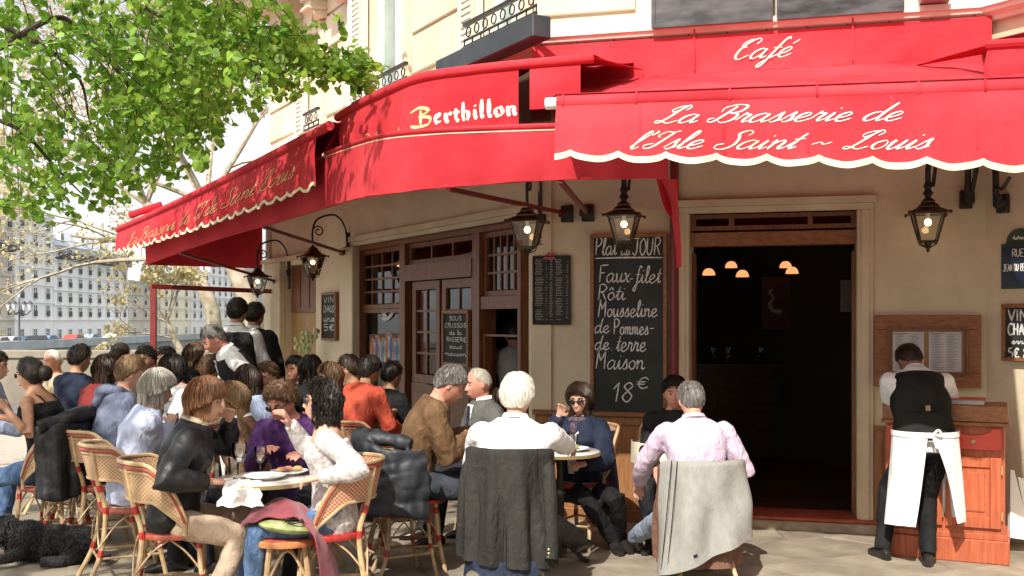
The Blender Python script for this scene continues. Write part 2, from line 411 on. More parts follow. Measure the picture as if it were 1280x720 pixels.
# ================================================================ upper storeys
UZ1 = 8.4
lw = [(FL.hit(510,0)[0], FL.hit(462,0)[0]), (FL.hit(404,80)[0], FL.hit(387,80)[0])]
pw = (FL.hit(655,0)[0], FL.hit(606,0)[0])
opensL = [(pw[0], pw[1], 4.15, 6.9), (lw[0][0], lw[0][1], 4.12, 6.6), (lw[1][0], lw[1][1], 4.12, 5.35)]
c0 = FC.hit(812,20)[0]; c1 = FC.hit(1132,20)[0]
opensC = [(c0+.05, c1-.05, 4.5, 6.9)]
def ashlar(frame, u0, u1, z0, z1, openings, parent):
    # courses of limestone blocks with recessed joints
    core = [o for o in openings]
    wall(frame, 'wall', u0, u1, z0, z1, core, STONE, parent, th=.3)
    h = .42; z = z0+.13; r = 0
    blocks = []
    while z < z1-.05:
        zt = min(z+h, z1)
        cuts = [(o[0]-.16, o[1]+.16) for o in openings if o[3]+.1 > z+.02 and o[2]-.05 < zt-.02]
        segs = [(u0+.01, u1-.01)]
        for (a, b) in cuts:
            ns = []
            for (p, q) in segs:
                if b <= p or a >= q: ns.append((p, q)); continue
                if a > p+.05: ns.append((p, a))
                if b < q-.05: ns.append((b, q))
            segs = ns
        for (p, q) in segs:
            L = q-p; n = max(1, round(L/1.25)); 
            for i in range(n):
                a = p+L*i/n; b = p+L*(i+1)/n
                blocks.append((a+.006, b-.006, z+.017, zt-.017))
        z += h; r += 1
    for (a, b, c, d) in blocks:
        if b-a < .05: continue
        mb = MB(); frame.box(mb, a, b, .002, .034, c, d, .007)
        mb.build('ashlar_block', STONE, parent, smooth=False)
ashlar(FL, .02, LEND-.25, GZ+.15, UZ1, opensL, bld)
ashlar(FC, .02, CW-.02, GZ+.15, 6.2, opensC, bld)
wall(FR_, 'wall', 0, 4.0, GZ+.15, 6.2, [], STONE, bld)
# string course (white ledge) round the corner
def ledge(frame, u0, u1, m0=0, m1=0):
    mb = MB()
    prof = [(0, GZ-.0), (.05, GZ-.0), (.06, GZ+.03), (.12, GZ+.05), (.13, GZ+.08), (.15, GZ+.085), (.15, GZ+.13), (0, GZ+.16)]
    n = len(prof)
    vs = [frame.p(u0-m0*a, a, z) for a, z in prof]+[frame.p(u1+m1*a, a, z) for a, z in prof]
    mb.add(vs, [(i, (i+1) % n, (i+1) % n+n, i+n) for i in range(n)]+[tuple(range(n))[::-1], tuple(range(n, 2*n))])
    return mb.build('string_course', STONEW, bld, smooth=False)
t_ = math.tan(math.radians(22))
ledge(FC, 0, CW, t_, t_); ledge(FL, 0, LEND-.2, t_, 0); ledge(FR_, 0, 4, t_, 0)
# --- windows, shutters, balconies upstairs
WHITEP = mat('white_painted_joinery', (.66,.66,.62), (.76,.76,.71), rough=.5, scale=6)
CURT = mat('pale_green_glass', (.22,.3,.28), (.33,.42,.39), rough=.08, scale=1.5, spec=.9)
SHUT = mat('cream_shutter', (.66,.62,.54), (.74,.7,.61), rough=.6, scale=5)
def upwindow(frame, u0, u1, z0, z1, parent):
    mb = MB(); f = .07
    frame.box(mb, u0+.002, u1-.002, -.2, -.1, z0, z0+f); frame.box(mb, u0+.002, u1-.002, -.2, -.1, z1-f, z1)
    um = (u0+u1)/2
    for a in (u0+.002, u1-f, um-.04): frame.box(mb, a, a+(.08 if a == um-.04 else f-.002), -.198, -.102, z0+f, z1-f)
    w = mb.build('window', WHITEP, parent, smooth=False)
    for a, b in ((u0+f, um-.04), (um+.04, u1-f)):
        g = MB(); frame.box(g, a, b, -.16, -.15, z0+f, z1-f); g.build('pane', CURT, w, smooth=False)
    return w
def shutter(frame, u0, u1, z0, z1, parent, n0=.03):
    mb = MB(); frame.box(mb, u0, u1, n0, n0+.025, z0, z1)
    w = u1-u0
    for a in (u0, u1-.05): frame.box(mb, a, a+.05, n0+.025, n0+.05, z0, z1)
    zz = z0+.05
    while zz < z1-.05:
        frame.box(mb, u0+.05, u1-.05, n0+.026, n0+.043, zz, zz+.035); zz += .06
    return mb.build('shutter', SHUT, parent, smooth=False)
for (a, b, c, d) in opensL: upwindow(FL, a, b, c, d, bld)
shutter(FL, lw[0][1]-.02, lw[0][1]+.5, 4.12, 6.6, bld); shutter(FL, lw[1][1]-.02, lw[1][1]+.42, 4.12, 5.35, bld)
shutter(FL, pw[1]-.02, pw[1]+.4, 4.15, 6.9, bld)
for (a, b, c, d) in opensL:      # moulded stone surrounds
    for q0, q1 in ((a-.15, a-.02), (b+.02, b+.15)):
        mb = MB(); FL.box(mb, q0, q1, .003, .06, GZ+.21, d+.05); FL.box(mb, q0+.04, q1-.03, .06, .085, GZ+.21, d+.05); mb.build('window_surround', STONE, bld, smooth=False)
def balcony_rail(frame, u0, u1, z0, z1, n, parent, rings=True):
    rail = thing('balcony_railing', 'x', 'railing', frame.p(u0, n, z0))
    del rail['label']; del rail['category']; rail.parent = parent; rail.matrix_basis = parent.matrix_world.inverted() @ rail.matrix_world
    mb = MB(); frame.box(mb, u0, u1, n-.02, n+.02, z1-.03, z1); frame.box(mb, u0, u1, n-.012, n+.012, z0, z0+.02)
    frame.box(mb, u0, u1, n-.01, n+.01, z1-.16, z1-.145)
    mb.build('rail', BLACKM, rail, smooth=False)
    k = int((u1-u0)/.15); bm_ = MB()
    for i in range(k+1):
        u = lerp(u0, u1, i/k)
        b = MB(); b.tube([frame.p(u, n, z0), frame.p(u, n, z1-.14)], .008, 6)
        if i < k:
            c = frame.p(lerp(u0, u1, (i+.5)/k), n, z1-.09)
            pts = [c+frame.u*(.042*math.cos(t))+Vector((0,0,.042*math.sin(t))) for t in [2*math.pi*j/10 for j in range(11)]]
            b.tube(pts, .007, 5)
        b.build('baluster', BLACKM, rail, smooth=False)
    return rail
b0 = FL.hit(666,10,.33)[0]; b1 = FL.hit(578,58,.3)[0]
balcony_rail(FL, b0+.03, b1, 4.06, 4.28, .28, bld)
mb = MB(); FL.box(mb, b0, FL.hit(548,80,.3)[0], .16, .33, 3.87, 4.05, .01); mb.build('planter_box', mat('dark_zinc', (.035,.045,.055), (.06,.07,.08), rough=.45, scale=4, metal=.3), bld, smooth=False)
q0 = FL.hit(508,90,.3)[0]; q1 = FL.hit(440,122,.3)[0]
balcony_rail(FL, q0, q1, 3.98, 4.2, .3, bld)
balcony_rail(FL, FL.hit(398,150,.3)[0], FL.hit(380,158,.3)[0], 3.98, 4.2, .3, bld)
# upper balcony slab with scrolled corbels
s0 = FL.hit(440,10)[0]
mb = MB()
FL.box(mb, s0, LEND+.2, 0, .75, 6.15, 6.4); FL.box(mb, s0, LEND+.2, 0, .85, 6.402, 6.5); FL.box(mb, s0+.4, LEND, .0, .45, 6.0, 6.148)
mb.build('upper_balcony', STONEW, bld, smooth=False)
for px in (378, 408, 440):
    u = FL.hit(px, 20)[0]; mb = MB()
    prof = [(0.03, 6.0), (.55, 6.0), (.62, 5.93), (.6, 5.84), (.5, 5.8), (.36, 5.78), (.26, 5.68), (.24, 5.52), (.2, 5.44), (.12, 5.4), (.03, 5.42)]
    vs = [FL.p(u-.12, a, z) for a, z in prof]; mb.prism(vs, FL.u, .24)
    for zz in (5.5, 5.62, 5.74): FL.box(mb, u-.14, u+.14, .05, .3, zz, zz+.03)
    mb.tube([FL.p(u-.16, .5, 5.9), FL.p(u+.16, .5, 5.9)], .075, 10)
    mb.build('scroll_corbel', STONE, bld, smooth=False)
mb = MB(); pp = [FL.p(FL.hit(446,0)[0], .08, z) for z in (4.3, 5, 6, 7)]; mb.tube(pp, .03, 8); mb.build('downpipe', STONEW, bld)
# sign trough panels on the chamfer's balcony (dark glossy panels)
pd = mat('dark_glossy_panel', (.02,.02,.022), (.09,.09,.095), rough=.25, scale=4, stretch=(1,1,3), spec=.7)
cm = FC.hit(967,10,.3)[0]
for (a, b) in ((FC.hit(812,20,.3)[0], cm-.01), (cm+.02, FC.hit(1132,10,.3)[0])):
    mb = MB(); FC.box(mb, a, b, .155, .19, 3.99, 4.8, .006)
    for q in ((a, b, 3.985, 4.02), (a, b, 4.78, 4.815), (a, a+.03, 4.021, 4.779), (b-.03, b, 4.021, 4.779)): FC.box(mb, q[0], q[1], .191, .205, q[2], q[3])
    mb.build('balcony_panel', pd, bld, smooth=False)
upwindow(FC, c0+.05, (c0+c1)/2-.02, 4.5, 6.9, bld)
mb = MB(); FC.box(mb, c1+.08, c1+.3, .1, .26, GZ+.14, GZ+.24, .01); mb.build('floodlight', mat('zinc', (.3,.28,.25), (.42,.4,.36), rough=.5, metal=.5), bld, smooth=False)
# roof of the block (keeps the sun off the rooms; out of sight)
mb = MB(); poly = [FC.p(0,-.31,0), FC.p(CW,-.31,0), FR_.p(4,-.31,0), FR_.p(4,-8,0), FL.p(LEND,-8,0), FL.p(LEND,-.31,0)]
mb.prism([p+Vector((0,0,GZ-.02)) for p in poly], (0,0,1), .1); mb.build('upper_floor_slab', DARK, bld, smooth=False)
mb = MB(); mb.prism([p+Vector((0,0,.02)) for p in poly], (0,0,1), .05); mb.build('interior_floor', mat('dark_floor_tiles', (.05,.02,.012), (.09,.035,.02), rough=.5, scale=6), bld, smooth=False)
# interior back wall
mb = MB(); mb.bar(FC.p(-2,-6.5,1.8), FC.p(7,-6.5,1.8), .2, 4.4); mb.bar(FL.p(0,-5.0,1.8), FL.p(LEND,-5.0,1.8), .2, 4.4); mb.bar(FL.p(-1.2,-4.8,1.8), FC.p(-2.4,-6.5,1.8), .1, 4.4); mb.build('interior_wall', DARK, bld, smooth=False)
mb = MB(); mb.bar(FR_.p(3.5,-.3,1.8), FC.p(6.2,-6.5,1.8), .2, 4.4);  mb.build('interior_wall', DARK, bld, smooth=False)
# ================================================================ joinery of the left shop front
joinm = WOOD
def jb(name, rects, n0, n1, parent=bld, m=WOOD):
    mb = MB()
    for (a, b, c, d) in rects: FL.box(mb, a, b, n0, n1, c, d)
    return mb.build(name, m, parent, smooth=False)
def Lu(x, n=-.1): return FL.hit(x, 400, n)[0]
xa, xb, xc, xd = Lu(661), Lu(604), Lu(511), Lu(450)
fz = WZ-.05
# posts
jb('door_post', [(xb-.07, xb+.07, .05, fz)], -.2, -.02)
jb('door_post', [(xc-.07, xc+.07, .05, fz)], -.2, -.02)
jb('door_post', [(xa+.005, xa+.06, .05, fz)], -.2, -.02)
jb('door_post', [(xd-.08, w1-.005, .05, fz)], -.2, -.02)
trz = 2.06
jb('transom_beam', [(xb+.073, xc-.073, trz, trz+.17)], -.19, -.01)
jb('head_rail', [(w0+.01, w1-.01, fz-.05, fz-.001)], -.205, -.015)
def lattice(u0, u1, z0, z1, nu, nz, parent, n=-.1, bar=.022, name='lattice_window', fr=.045):
    rects = [(u0, u1, z0, z0+fr), (u0, u1, z1-fr, z1), (u0, u0+fr, z0+fr, z1-fr), (u1-fr, u1, z0+fr, z1-fr)]
    a0, a1, c0_, c1_ = u0+fr, u1-fr, z0+fr, z1-fr
    mb = MB()
    for q in rects: FL.box(mb, q[0], q[1], n-.03, n+.03, q[2], q[3])
    for i in range(1, nu):
        u = lerp(a0, a1, i/nu); FL.box(mb, u-bar/2, u+bar/2, n-.018, n+.018, c0_, c1_)
    for j in range(1, nz):
        z = lerp(c0_, c1_, j/nz); FL.box(mb, a0, a1, n-.02, n+.02, z-bar/2, z+bar/2)
    w = mb.build(name, WOOD, parent, smooth=False)
    for i in range(nu):
        for j in range(nz):
            g = MB(); FL.box(g, lerp(a0,a1,i/nu)+bar/2, lerp(a0,a1,(i+1)/nu)-bar/2, n-.004, n+.004, lerp(c0_,c1_,j/nz)+bar/2, lerp(c0_,c1_,(j+1)/nz)-bar/2)
            g.build('pane', GLASSW, w, smooth=False)
    return w
lattice(xc+.075, xd-.085, 1.78, fz-.055, 4, 4, bld)                       # window left of the door, upper lights
lattice(xc+.075, xd-.085, .75, 1.775, 1, 1, bld, name='shop_window')
jb('window_apron', [(xc+.073, xd-.083, .05, .745)], -.16, -.05)
lattice(xb+.075, xc-.075, trz+.175, fz-.055, 3, 1, bld)                    # above the door
dm = (xb+xc)/2
for (a, b) in ((xb+.11, dm-.03), (dm+.03, xc-.16)):
    lf = lattice(a, b, 1.0, trz-.01, 2, 4, bld, name='glazed_door', fr=.085)
    mb = MB(); FL.box(mb, a, b, -.14, -.06, .1, .997); FL.box(mb, a+.08, b-.08, -.058, -.045, .22, .9); mb.build('door_panel', WOOD, lf, smooth=False)
mb = MB(); mb.tube([FL.p(dm+.06, -.05, 1.0), FL.p(dm+.06, -.0, 1.0), FL.p(dm+.16, 0, 1.0)], .01, 6); mb.build('door_handle', BLACKM, bld)
lattice(xa+.065, xb-.075, 1.87, fz-.055, 5, 3, bld)                        # right bay, upper lights
jb('transom_beam', [(xa+.062, xb-.073, 1.75, 1.865)], -.16, -.03)
jb('window_frame', [(xa+.065, xb-.075, 1.5, 1.52), (xb-.11, xb-.075, .6, 1.5), (xa+.065, xa+.09, .6, 1.5)], -.14, -.06)
jb('window_apron', [(xa+.062, xb-.073, .05, .6)], -.16, -.05)
# far door and its panel
ue0, ue1 = FL.hit(395,400,-.1)[0], FL.hit(357,400,-.1)[0]
jb('side_door', [(e0+.01, e1-.01, 1.75, EZ-.005)], -.14, -.08)
sdd = jb('side_door', [(e0+.01, e1-.01, .05, 1.745)], -.13, -.09, m=mat('ochre_door', (.3,.17,.05), (.4,.24,.08), rough=.5, scale=4, stretch=(5,5,1)))
for q in range(3):
    mb = MB(); a = lerp(e0, e1, .08+.3*q); FL.box(mb, a, a+(e1-e0)*.24, -.079, -.07, 1.82, EZ-.08); mb.build('door_panel', WOOD, bld, smooth=False)
# ================================================================ stroke lettering
LOW = {
 'a': ([[(.76,.85),(.5,1),(.17,.78),(.05,.35),(.2,.02),(.46,.08),(.72,.5),(.8,.95)],[(.8,.95),(.73,.4),(.8,.05),(.92,.04),(1.1,.25)]],1.02),
 'b': ([[(0,.2),(.3,1),(.42,1.8),(.3,2),(.17,1.6),(.12,.5),(.25,.05),(.5,0),(.72,.4),(.65,.85),(.45,.95),(.3,.7)]],.9),
 'c': ([[(.7,.8),(.45,1),(.1,.7),(.1,.25),(.35,0),(.78,.3)]],.75),
 'd': ([[(.76,.85),(.5,1),(.17,.78),(.05,.35),(.2,.02),(.46,.08),(.72,.5),(.8,.95)],[(.95,2.0),(.8,1.2),(.74,.4),(.82,.05),(.94,.04),(1.12,.25)]],1.04),
 'e': ([[(.02,.3),(.4,.48),(.64,.8),(.45,1),(.15,.75),(.1,.28),(.3,0),(.55,.05),(.88,.32)]],.82),
 'f': ([[(.75,1.75),(.65,2.03),(.47,1.75),(.33,.6),(.2,-.6),(.05,-.95),(-.1,-.75),(.1,-.3),(.5,.1),(.75,.35)],[(.08,1),(.66,1.02)]],.66),
 'h': ([[(0,.2),(.35,1.3),(.4,1.9),(.28,2),(.18,1.4),(.12,0)],[(.14,.5),(.42,.98),(.64,.8),(.62,.25),(.74,.03),(.95,.25)]],.9),
 'i': ([[(0,.25),(.2,.98),(.16,.3),(.27,.02),(.5,.25)],[(.24,1.42),(.28,1.52)]],.46),
 'l': ([[(0,.25),(.34,1.2),(.42,1.85),(.3,2.03),(.18,1.5),(.15,.3),(.28,.02),(.52,.25)]],.46),
 'm': ([[(0,.65),(.14,1),(.13,0)],[(.14,.5),(.36,.98),(.5,.8),(.49,0)],[(.5,.5),(.72,.98),(.87,.8),(.84,.22),(.95,.03),(1.14,.25)]],1.1),
 'n': ([[(0,.65),(.14,1),(.13,0)],[(.14,.5),(.42,.98),(.62,.8),(.6,.22),(.72,.03),(.93,.25)]],.88),
 'o': ([[(.4,1),(.1,.72),(.08,.3),(.34,0),(.62,.3),(.6,.78),(.4,1)]],.72),
 'r': ([[(0,.25),(.2,1.08),(.25,.88),(.52,.92),(.44,.3),(.54,.03),(.76,.25)]],.7),
 's': ([[(0,.18),(.36,1.08),(.42,.72),(.5,.3),(.3,0),(.08,.12)],[(.3,0),(.68,.25)]],.62),
 't': ([[(0,.25),(.3,1.0),(.4,1.7)],[(.4,1.7),(.25,.4),(.33,.03),(.57,.25)],[(.06,1.05),(.62,1.1)]],.52),
 'u': ([[(0,.65),(.13,1),(.11,.3),(.27,0),(.5,.3),(.68,1)],[(.68,1),(.6,.3),(.7,.03),(.92,.25)]],.86),
 'x': ([[(0,.9),(.2,.95),(.45,.1),(.72,.1)],[(.72,1),(0,0)]],.74),
 'y': ([[(0,.65),(.13,1),(.11,.4),(.3,.2),(.55,.5),(.7,1)],[(.7,1),(.5,-.4),(.2,-.8),(.0,-.4),(.7,.2)]],.8),
 'é': None, 'ô': None,
 "'": ([[(.15,2.05),(.17,1.85),(.02,1.55)]],.3), '~': ([[(0,.45),(.3,.72),(.6,.5),(.9,.75)]],1.1), '-': ([[(0,.5),(.4,.52)]],.55), ' ': ([],.6), '.': ([[(.05,.02),(.1,.06)]],.25),
}
LOW['é'] = (LOW['e'][0]+[[(.45,1.3),(.72,1.7)]], LOW['e'][1]); LOW['ô'] = (LOW['o'][0]+[[(.1,1.25),(.32,1.6),(.55,1.25)]], LOW['o'][1])
CAPS = {
 'C': ([[(1.0,1.5),(1.12,1.85),(.85,2.08),(.42,1.7),(.17,1.0),(.22,.3),(.58,0),(1.05,.4)],[(.5,1.25),(.2,1.2),(.1,1.6),(.35,1.95),(.7,2.0)]],1.15),
 'L': ([[(1.0,1.5),(1.12,1.88),(.9,2.08),(.68,1.6),(.48,.7),(.25,.08),(-.02,.06),(.02,.3),(.35,.2),(.75,0),(1.15,.3)],[(.68,1.6),(.42,1.3),(.22,1.55),(.45,1.9),(.9,2.08)]],1.2),
 'B': ([[(.72,1.9),(.5,.9),(.3,.15),(0,.08),(-.08,.4),(.15,.5)],[(.15,1.25),(.12,1.75),(.65,2.08),(1.25,1.92),(1.2,1.3),(.72,1.08),(1.22,.95),(1.22,.3),(.8,0),(.5,.2)]],1.4),
 'I': ([[(.3,1.3),(.05,1.5),(.3,1.95),(.7,1.9),(1.0,2.05)],[(.78,1.92),(.55,.9),(.35,.15),(.02,.05),(-.12,.4),(.25,.62)]],.98),
 'S': ([[(1.12,1.5),(1.18,1.88),(.86,2.08),(.55,1.75),(.8,1.15),(.87,.45),(.5,0),(.05,.1),(0,.5),(.3,.62)]],1.12),
}
PRINT = {   # chalk capitals
 'P': ([[(.1,0),(.1,2)],[(.0,1.95),(.5,2.05),(.85,1.6),(.55,1.05),(.12,1.0)]],.95), 'J': ([[(.2,1.95),(1.0,2.0)],[(.65,1.98),(.62,.4),(.35,0),(.02,.35)]],1.0),
 'F': ([[(.15,0),(.12,1.9)],[(.1,1.9),(1.0,2.0)],[(.14,1.05),(.65,1.1)]],.85), 'R': ([[(.1,0),(.1,2)],[(.0,1.95),(.5,2.05),(.8,1.6),(.5,1.1),(.14,1.05)],[(.4,1.05),(.85,0)]],.95),
 'M': ([[(.0,0),(.1,2),(.12,1.9)],[(.12,1.9),(.42,.9)],[(.42,.9),(.85,2)],[(.85,2),(.88,0)]],1.1),
 '1': ([[(.05,1.3),(.4,1.95),(.4,1.9)],[(.4,1.95),(.36,0)]],.65), '8': ([[(.75,1.7),(.45,2),(.12,1.6),(.4,1.15),(.75,.6),(.45,0),(.08,.5),(.4,1.1),(.75,1.65)]],.95),
 '€': ([[(.9,1.6),(.6,1.9),(.25,1.5),(.25,.6),(.6,.2),(.95,.5)],[(0,1.2),(.7,1.25)],[(0,.85),(.65,.9)]],1.0),
 'U': ([[(0,2),(.05,.5),(.35,0),(.7,.5),(.75,2)]],.95), 'O': ([[(.4,2),(.05,1.4),(.1,.4),(.45,0),(.8,.6),(.75,1.5),(.4,2)]],.95),
 'V': ([[(0,2),(.4,0)],[(.4,0),(.8,2)]],.9),'I': ([[(.1,2),(.1,0)]],.35),'N': ([[(.05,0),(.05,2)],[(.05,2),(.7,0)],[(.7,0),(.72,2)]],.95),
 'C': ([[(.8,1.8),(.4,2),(.05,1.3),(.1,.4),(.45,0),(.85,.3)]],.95),'H': ([[(.05,0),(.05,2)],[(.7,0),(.72,2)],[(.05,1),(.7,1.05)]],.95),'A': ([[(0,0),(.42,2)],[(.42,2),(.8,0)],[(.15,.7),(.65,.7)]],.95),
 'D': ([[(.05,0),(.05,2)],[(.0,2),(.6,1.8),(.8,1),(.5,.1),(.0,0)]],.95),'T': ([[(0,2),(.9,2)],[(.45,2),(.45,0)]],.95),'E': ([[(.8,2),(.05,2)],[(.05,2),(.05,0)],[(.05,0),(.8,0)],[(.05,1),(.6,1)]],.9),
 'S': ([[(.75,1.75),(.4,2),(.1,1.5),(.4,1.1),(.75,.6),(.4,0),(.05,.3)]],.9),'W': ([[(0,2),(.25,0)],[(.25,0),(.5,1.4)],[(.5,1.4),(.75,0)],[(.75,0),(1,2)]],1.15),
 '5': ([[(.75,2),(.15,1.95)],[(.15,1.95),(.12,1.15)],[(.12,1.15),(.6,1.2),(.8,.6),(.4,0),(.02,.25)]],.95),'0': ([[(.4,2),(.05,1.4),(.1,.4),(.45,0),(.8,.6),(.75,1.5),(.4,2)]],.95),
}
def lay(text, caps, h=1.0, slant=0.0, space=.06):
    """-> list of stroke polylines (x, y) with x-height 1 and the total width"""
    x = 0; out = []
    for ch in text:
        g = caps.get(ch) or LOW.get(ch) or PRINT.get(ch)
        if g is None: x += .6; continue
        for st in g[0]:
            pts = catmull([Vector((p[0], p[1], 0)) for p in st], 5) if len(st) > 2 else [Vector((*st[0],0)).lerp(Vector((*st[1],0)), i/3) for i in range(4)]
            out.append([(x+p.x+p.y*slant, p.y) for p in pts])
        x += g[1]+space
    return out, x
def ribbon(mb, pts, surf, wmin, wmax, nib=None, depth=.002):
    """pts: 2-D points in metres on the surface; surf(x, y, lift)->3-D; writes a raised stroke"""
    n = len(pts); rows = []
    for i in range(n):
        ax, ay = pts[max(i-1,0)]; bx, by = pts[min(i+1,n-1)]
        dx, dy = bx-ax, by-ay; L = math.hypot(dx, dy) or 1; dx /= L; dy /= L
        if nib is None: k = max(0, abs(dy)*(1 if dy < 0 else .15))**1.5
        else: k = abs(dx*math.sin(nib)-dy*math.cos(nib))
        w = lerp(wmin, wmax, k)/2
        if i in (0, n-1): w *= .6
        x, y = pts[i]
        rows.append([surf(x+dy*w, y-dx*w, depth), surf(x-dy*w, y+dx*w, depth)])
    vs = [p for r in rows for p in r]
    mb.add(vs, [(i*2, i*2+1, i*2+3, i*2+2) for i in range(n-1)])
def write(mb, text, caps, surf, x0, y0, xh, slant, wmin, wmax, nib=None, width=None, jitter=0, sx=1.0):
    st, W = lay(text, caps, slant=slant)
    if width: sx = width/(W*xh)
    for s in st:
        ribbon(mb, [(x0+px*xh*sx, y0+py*xh+(rnd.uniform(-1,1)*jitter)) for px, py in s], surf, wmin, wmax, nib)
    return W*xh*sx
# ================================================================ awning cloth helpers
def polyl(pts):
    pts = [Vector(p) for p in pts]; d = [0]
    for a, b in zip(pts[:-1], pts[1:]): d.append(d[-1]+(b-a).length)
    def at(s):
        s = min(max(s, 0), d[-1])
        for i in range(len(d)-1):
            if s <= d[i+1] or i == len(d)-2:
                t = (s-d[i])/max(d[i+1]-d[i], 1e-9); return pts[i].lerp(pts[i+1], t)
    def nrm(s):
        a = at(max(s-.05, 0)); b = at(min(s+.05, d[-1])); t = b-a; return Vector((t.y, -t.x, 0)).normalized()
    return at, nrm, d[-1]
def valance(pts, drop, parent, name='valance', scallop=None, depth=.05, out=.03, wav=.012, seed=0, mats=RED, trim=True, ph=0.0):
    """cloth hanging from a polyline of bar points; scallop = number of scallops"""
    at, nr, L = polyl(pts)
    def bottom(s):
        d = drop(s) if callable(drop) else drop
        if not scallop: return d
        f = (s/L*scallop+ph) % 1.0
        return d-depth+depth*math.sin(math.pi*f)**.75
    def surf(s, v, lift=0):      # v = metres below the bar
        p = at(s); n = nr(s); f = v/.4
        w = wav*f*(math.sin(s*9+seed)+.6*math.sin(s*21+seed*2+v*3))+wav*.6*f*f*math.sin(s*37+seed)
        return p+n*(out*min(1, v*8)+w+lift)-Vector((0,0,v))
    n = int(L/.035); m = 9
    if scallop: n = max(n, scallop*12)
    rows = [[surf(L*k/n, bottom(L*k/n)*j/m) for k in range(n+1)] for j in range(m+1)]
    mb = MB(); mb.slab(rows, .004); o = mb.build(name, mats, parent, smooth=True, angle=60)
    if trim:
        mb = MB(); th = .016 if scallop < 15 else .011
        rows = [[surf(L*k/n, bottom(L*k/n)-th+th*j*1.12, .004) for k in range(n+1)] for j in range(3)]
        mb.slab(rows, .012); mb.build('trim', CREAM, o, smooth=True)
    return o, surf, L
# ---------------------------------------------------------------- main front awning
aw = thing('front_awning', 'red canvas awning with white script and scalloped edge over the open entrance', 'awning', FC.p(CW/2, 1.2, 2.9))
BO = 2.68
uL = FC.hit(697, 120, BO)[0]; uR = FC.hit(1345, 120, BO)[0]
ZB = 2.905
YL, YR = FC.p(uL, BO, 0).y, FC.p(uR, BO, 0).y
ZL, ZR = EYE+(H-129)*YL/FPX, EYE+(H-106)*YR/FPX        # the bar climbs slightly to the right
def zb(u): return lerp(ZL, ZR, (u-uL)/(uR-uL))
barp = [FC.p(u, BO, zb(u)) for u in (uL, uR)]
mb = MB(); mb.tube(barp, .045, 12); mb.build('front_bar', RED, aw)
for u in (uL+.04, lerp(uL,uR,.17), lerp(uL,uR,.36), lerp(uL,uR,.53), lerp(uL, uR,.72), lerp(uL,uR,.84)):
    mb = MB(); mb.tube([FC.p(u-.006, BO, zb(u)), FC.p(u+.006, BO, zb(u))], .052, 12); mb.build('bar_clip', RED, aw)
mb = MB(); mb.tube([FC.p(uL-.07, BO, ZL), FC.p(uL, BO, ZL)], .035, 10); mb.build('bar_end_cap', PLATE, aw)
def scn(x0, x1, y, cnt): return cnt
val, vsurf, VL = valance([FC.p(uL, BO+.03, ZL-.01), FC.p(uR, BO+.03, ZR-.01)], lambda s: lerp(.318, .44, s/(uR-uL)), aw, scallop=10, depth=.034, wav=.013, seed=1.3, ph=.67)
for px in (800, 905, 1010, 1115, 1222):      # stitched seams
    s_ = FC.hit(px, 160, BO+.06)[0]-uL; mb = MB(); mb.slab([[vsurf(s_-.008, .02+.3*j/8, .005), vsurf(s_+.008, .02+.3*j/8, .005)] for j in range(9)], .002); mb.build('seam', RED, val)
# roof canvas of the front awning
rz = 3.62; ru0, ru1 = FC.hit(700,90)[0]-.02, FC.hit(1290,90,.1)[0]
rows = []
for j in range(13):
    t = j/12; row = []
    for k in range(41):
        s = k/40; a = FC.p(lerp(.12, CW+.0, s), .1, rz); b = FC.p(lerp(uL, uR, s), BO+.03, lerp(ZL, ZR, s)+.045)
        p = a.lerp(b, t); p.z -= .06*math.sin(math.pi*t)+.012*math.sin(s*60+t*4)*math.sin(math.pi*t); row.append(p)
    rows.append(row)
mb = MB(); mb.slab(rows, .004); mb.build('roof_canvas', RED, aw)
# folding arms under it
for u in (3.1,):
    mb = MB(); mb.bar(FC.p(u, .05, 3.3), FC.p(u+.5, 1.3, 3.1), .05, .03); mb.bar(FC.p(u+.5, 1.3, 3.09), FC.p(u+.05, BO-.05, zb(u)), .05, .03); mb.build('folding_arm', REDP, aw)
def zt_(s): return lerp(ZL, ZR, s/(uR-uL))-.01
def fs(s, y, lift): return vsurf(s, -y+VB[0]+(VB[1]-VB[0])*(s-VB[2])/VB[3], lift+.006)
# line 1 / line 2
def px2s(x, y=160):
    t, z, Y = FC.hit(x, y, BO+.07); return t-uL, z
for (txt, xa_, ya_, xb_, yb_, xh, caps) in (("La Brasserie de", 822, 154, 1142, 150, .049, CAPS), ("l'Isle Saint ~ Louis", 788, 186, 1180, 186, .049, CAPS)):
    s0_, z0_ = px2s(xa_, ya_); s1_, z1_ = px2s(xb_, yb_)
    VB = (zt_(s0_)-z0_, zt_(s1_)-z1_, s0_, s1_-s0_); base = 0
    mb = MB(); write(mb, txt, caps, fs, s0_-.02, base, xh, .55, .0045, .017, width=(s1_-s0_)*.96)
    mb.build('lettering', LETTER, val, smooth=False)
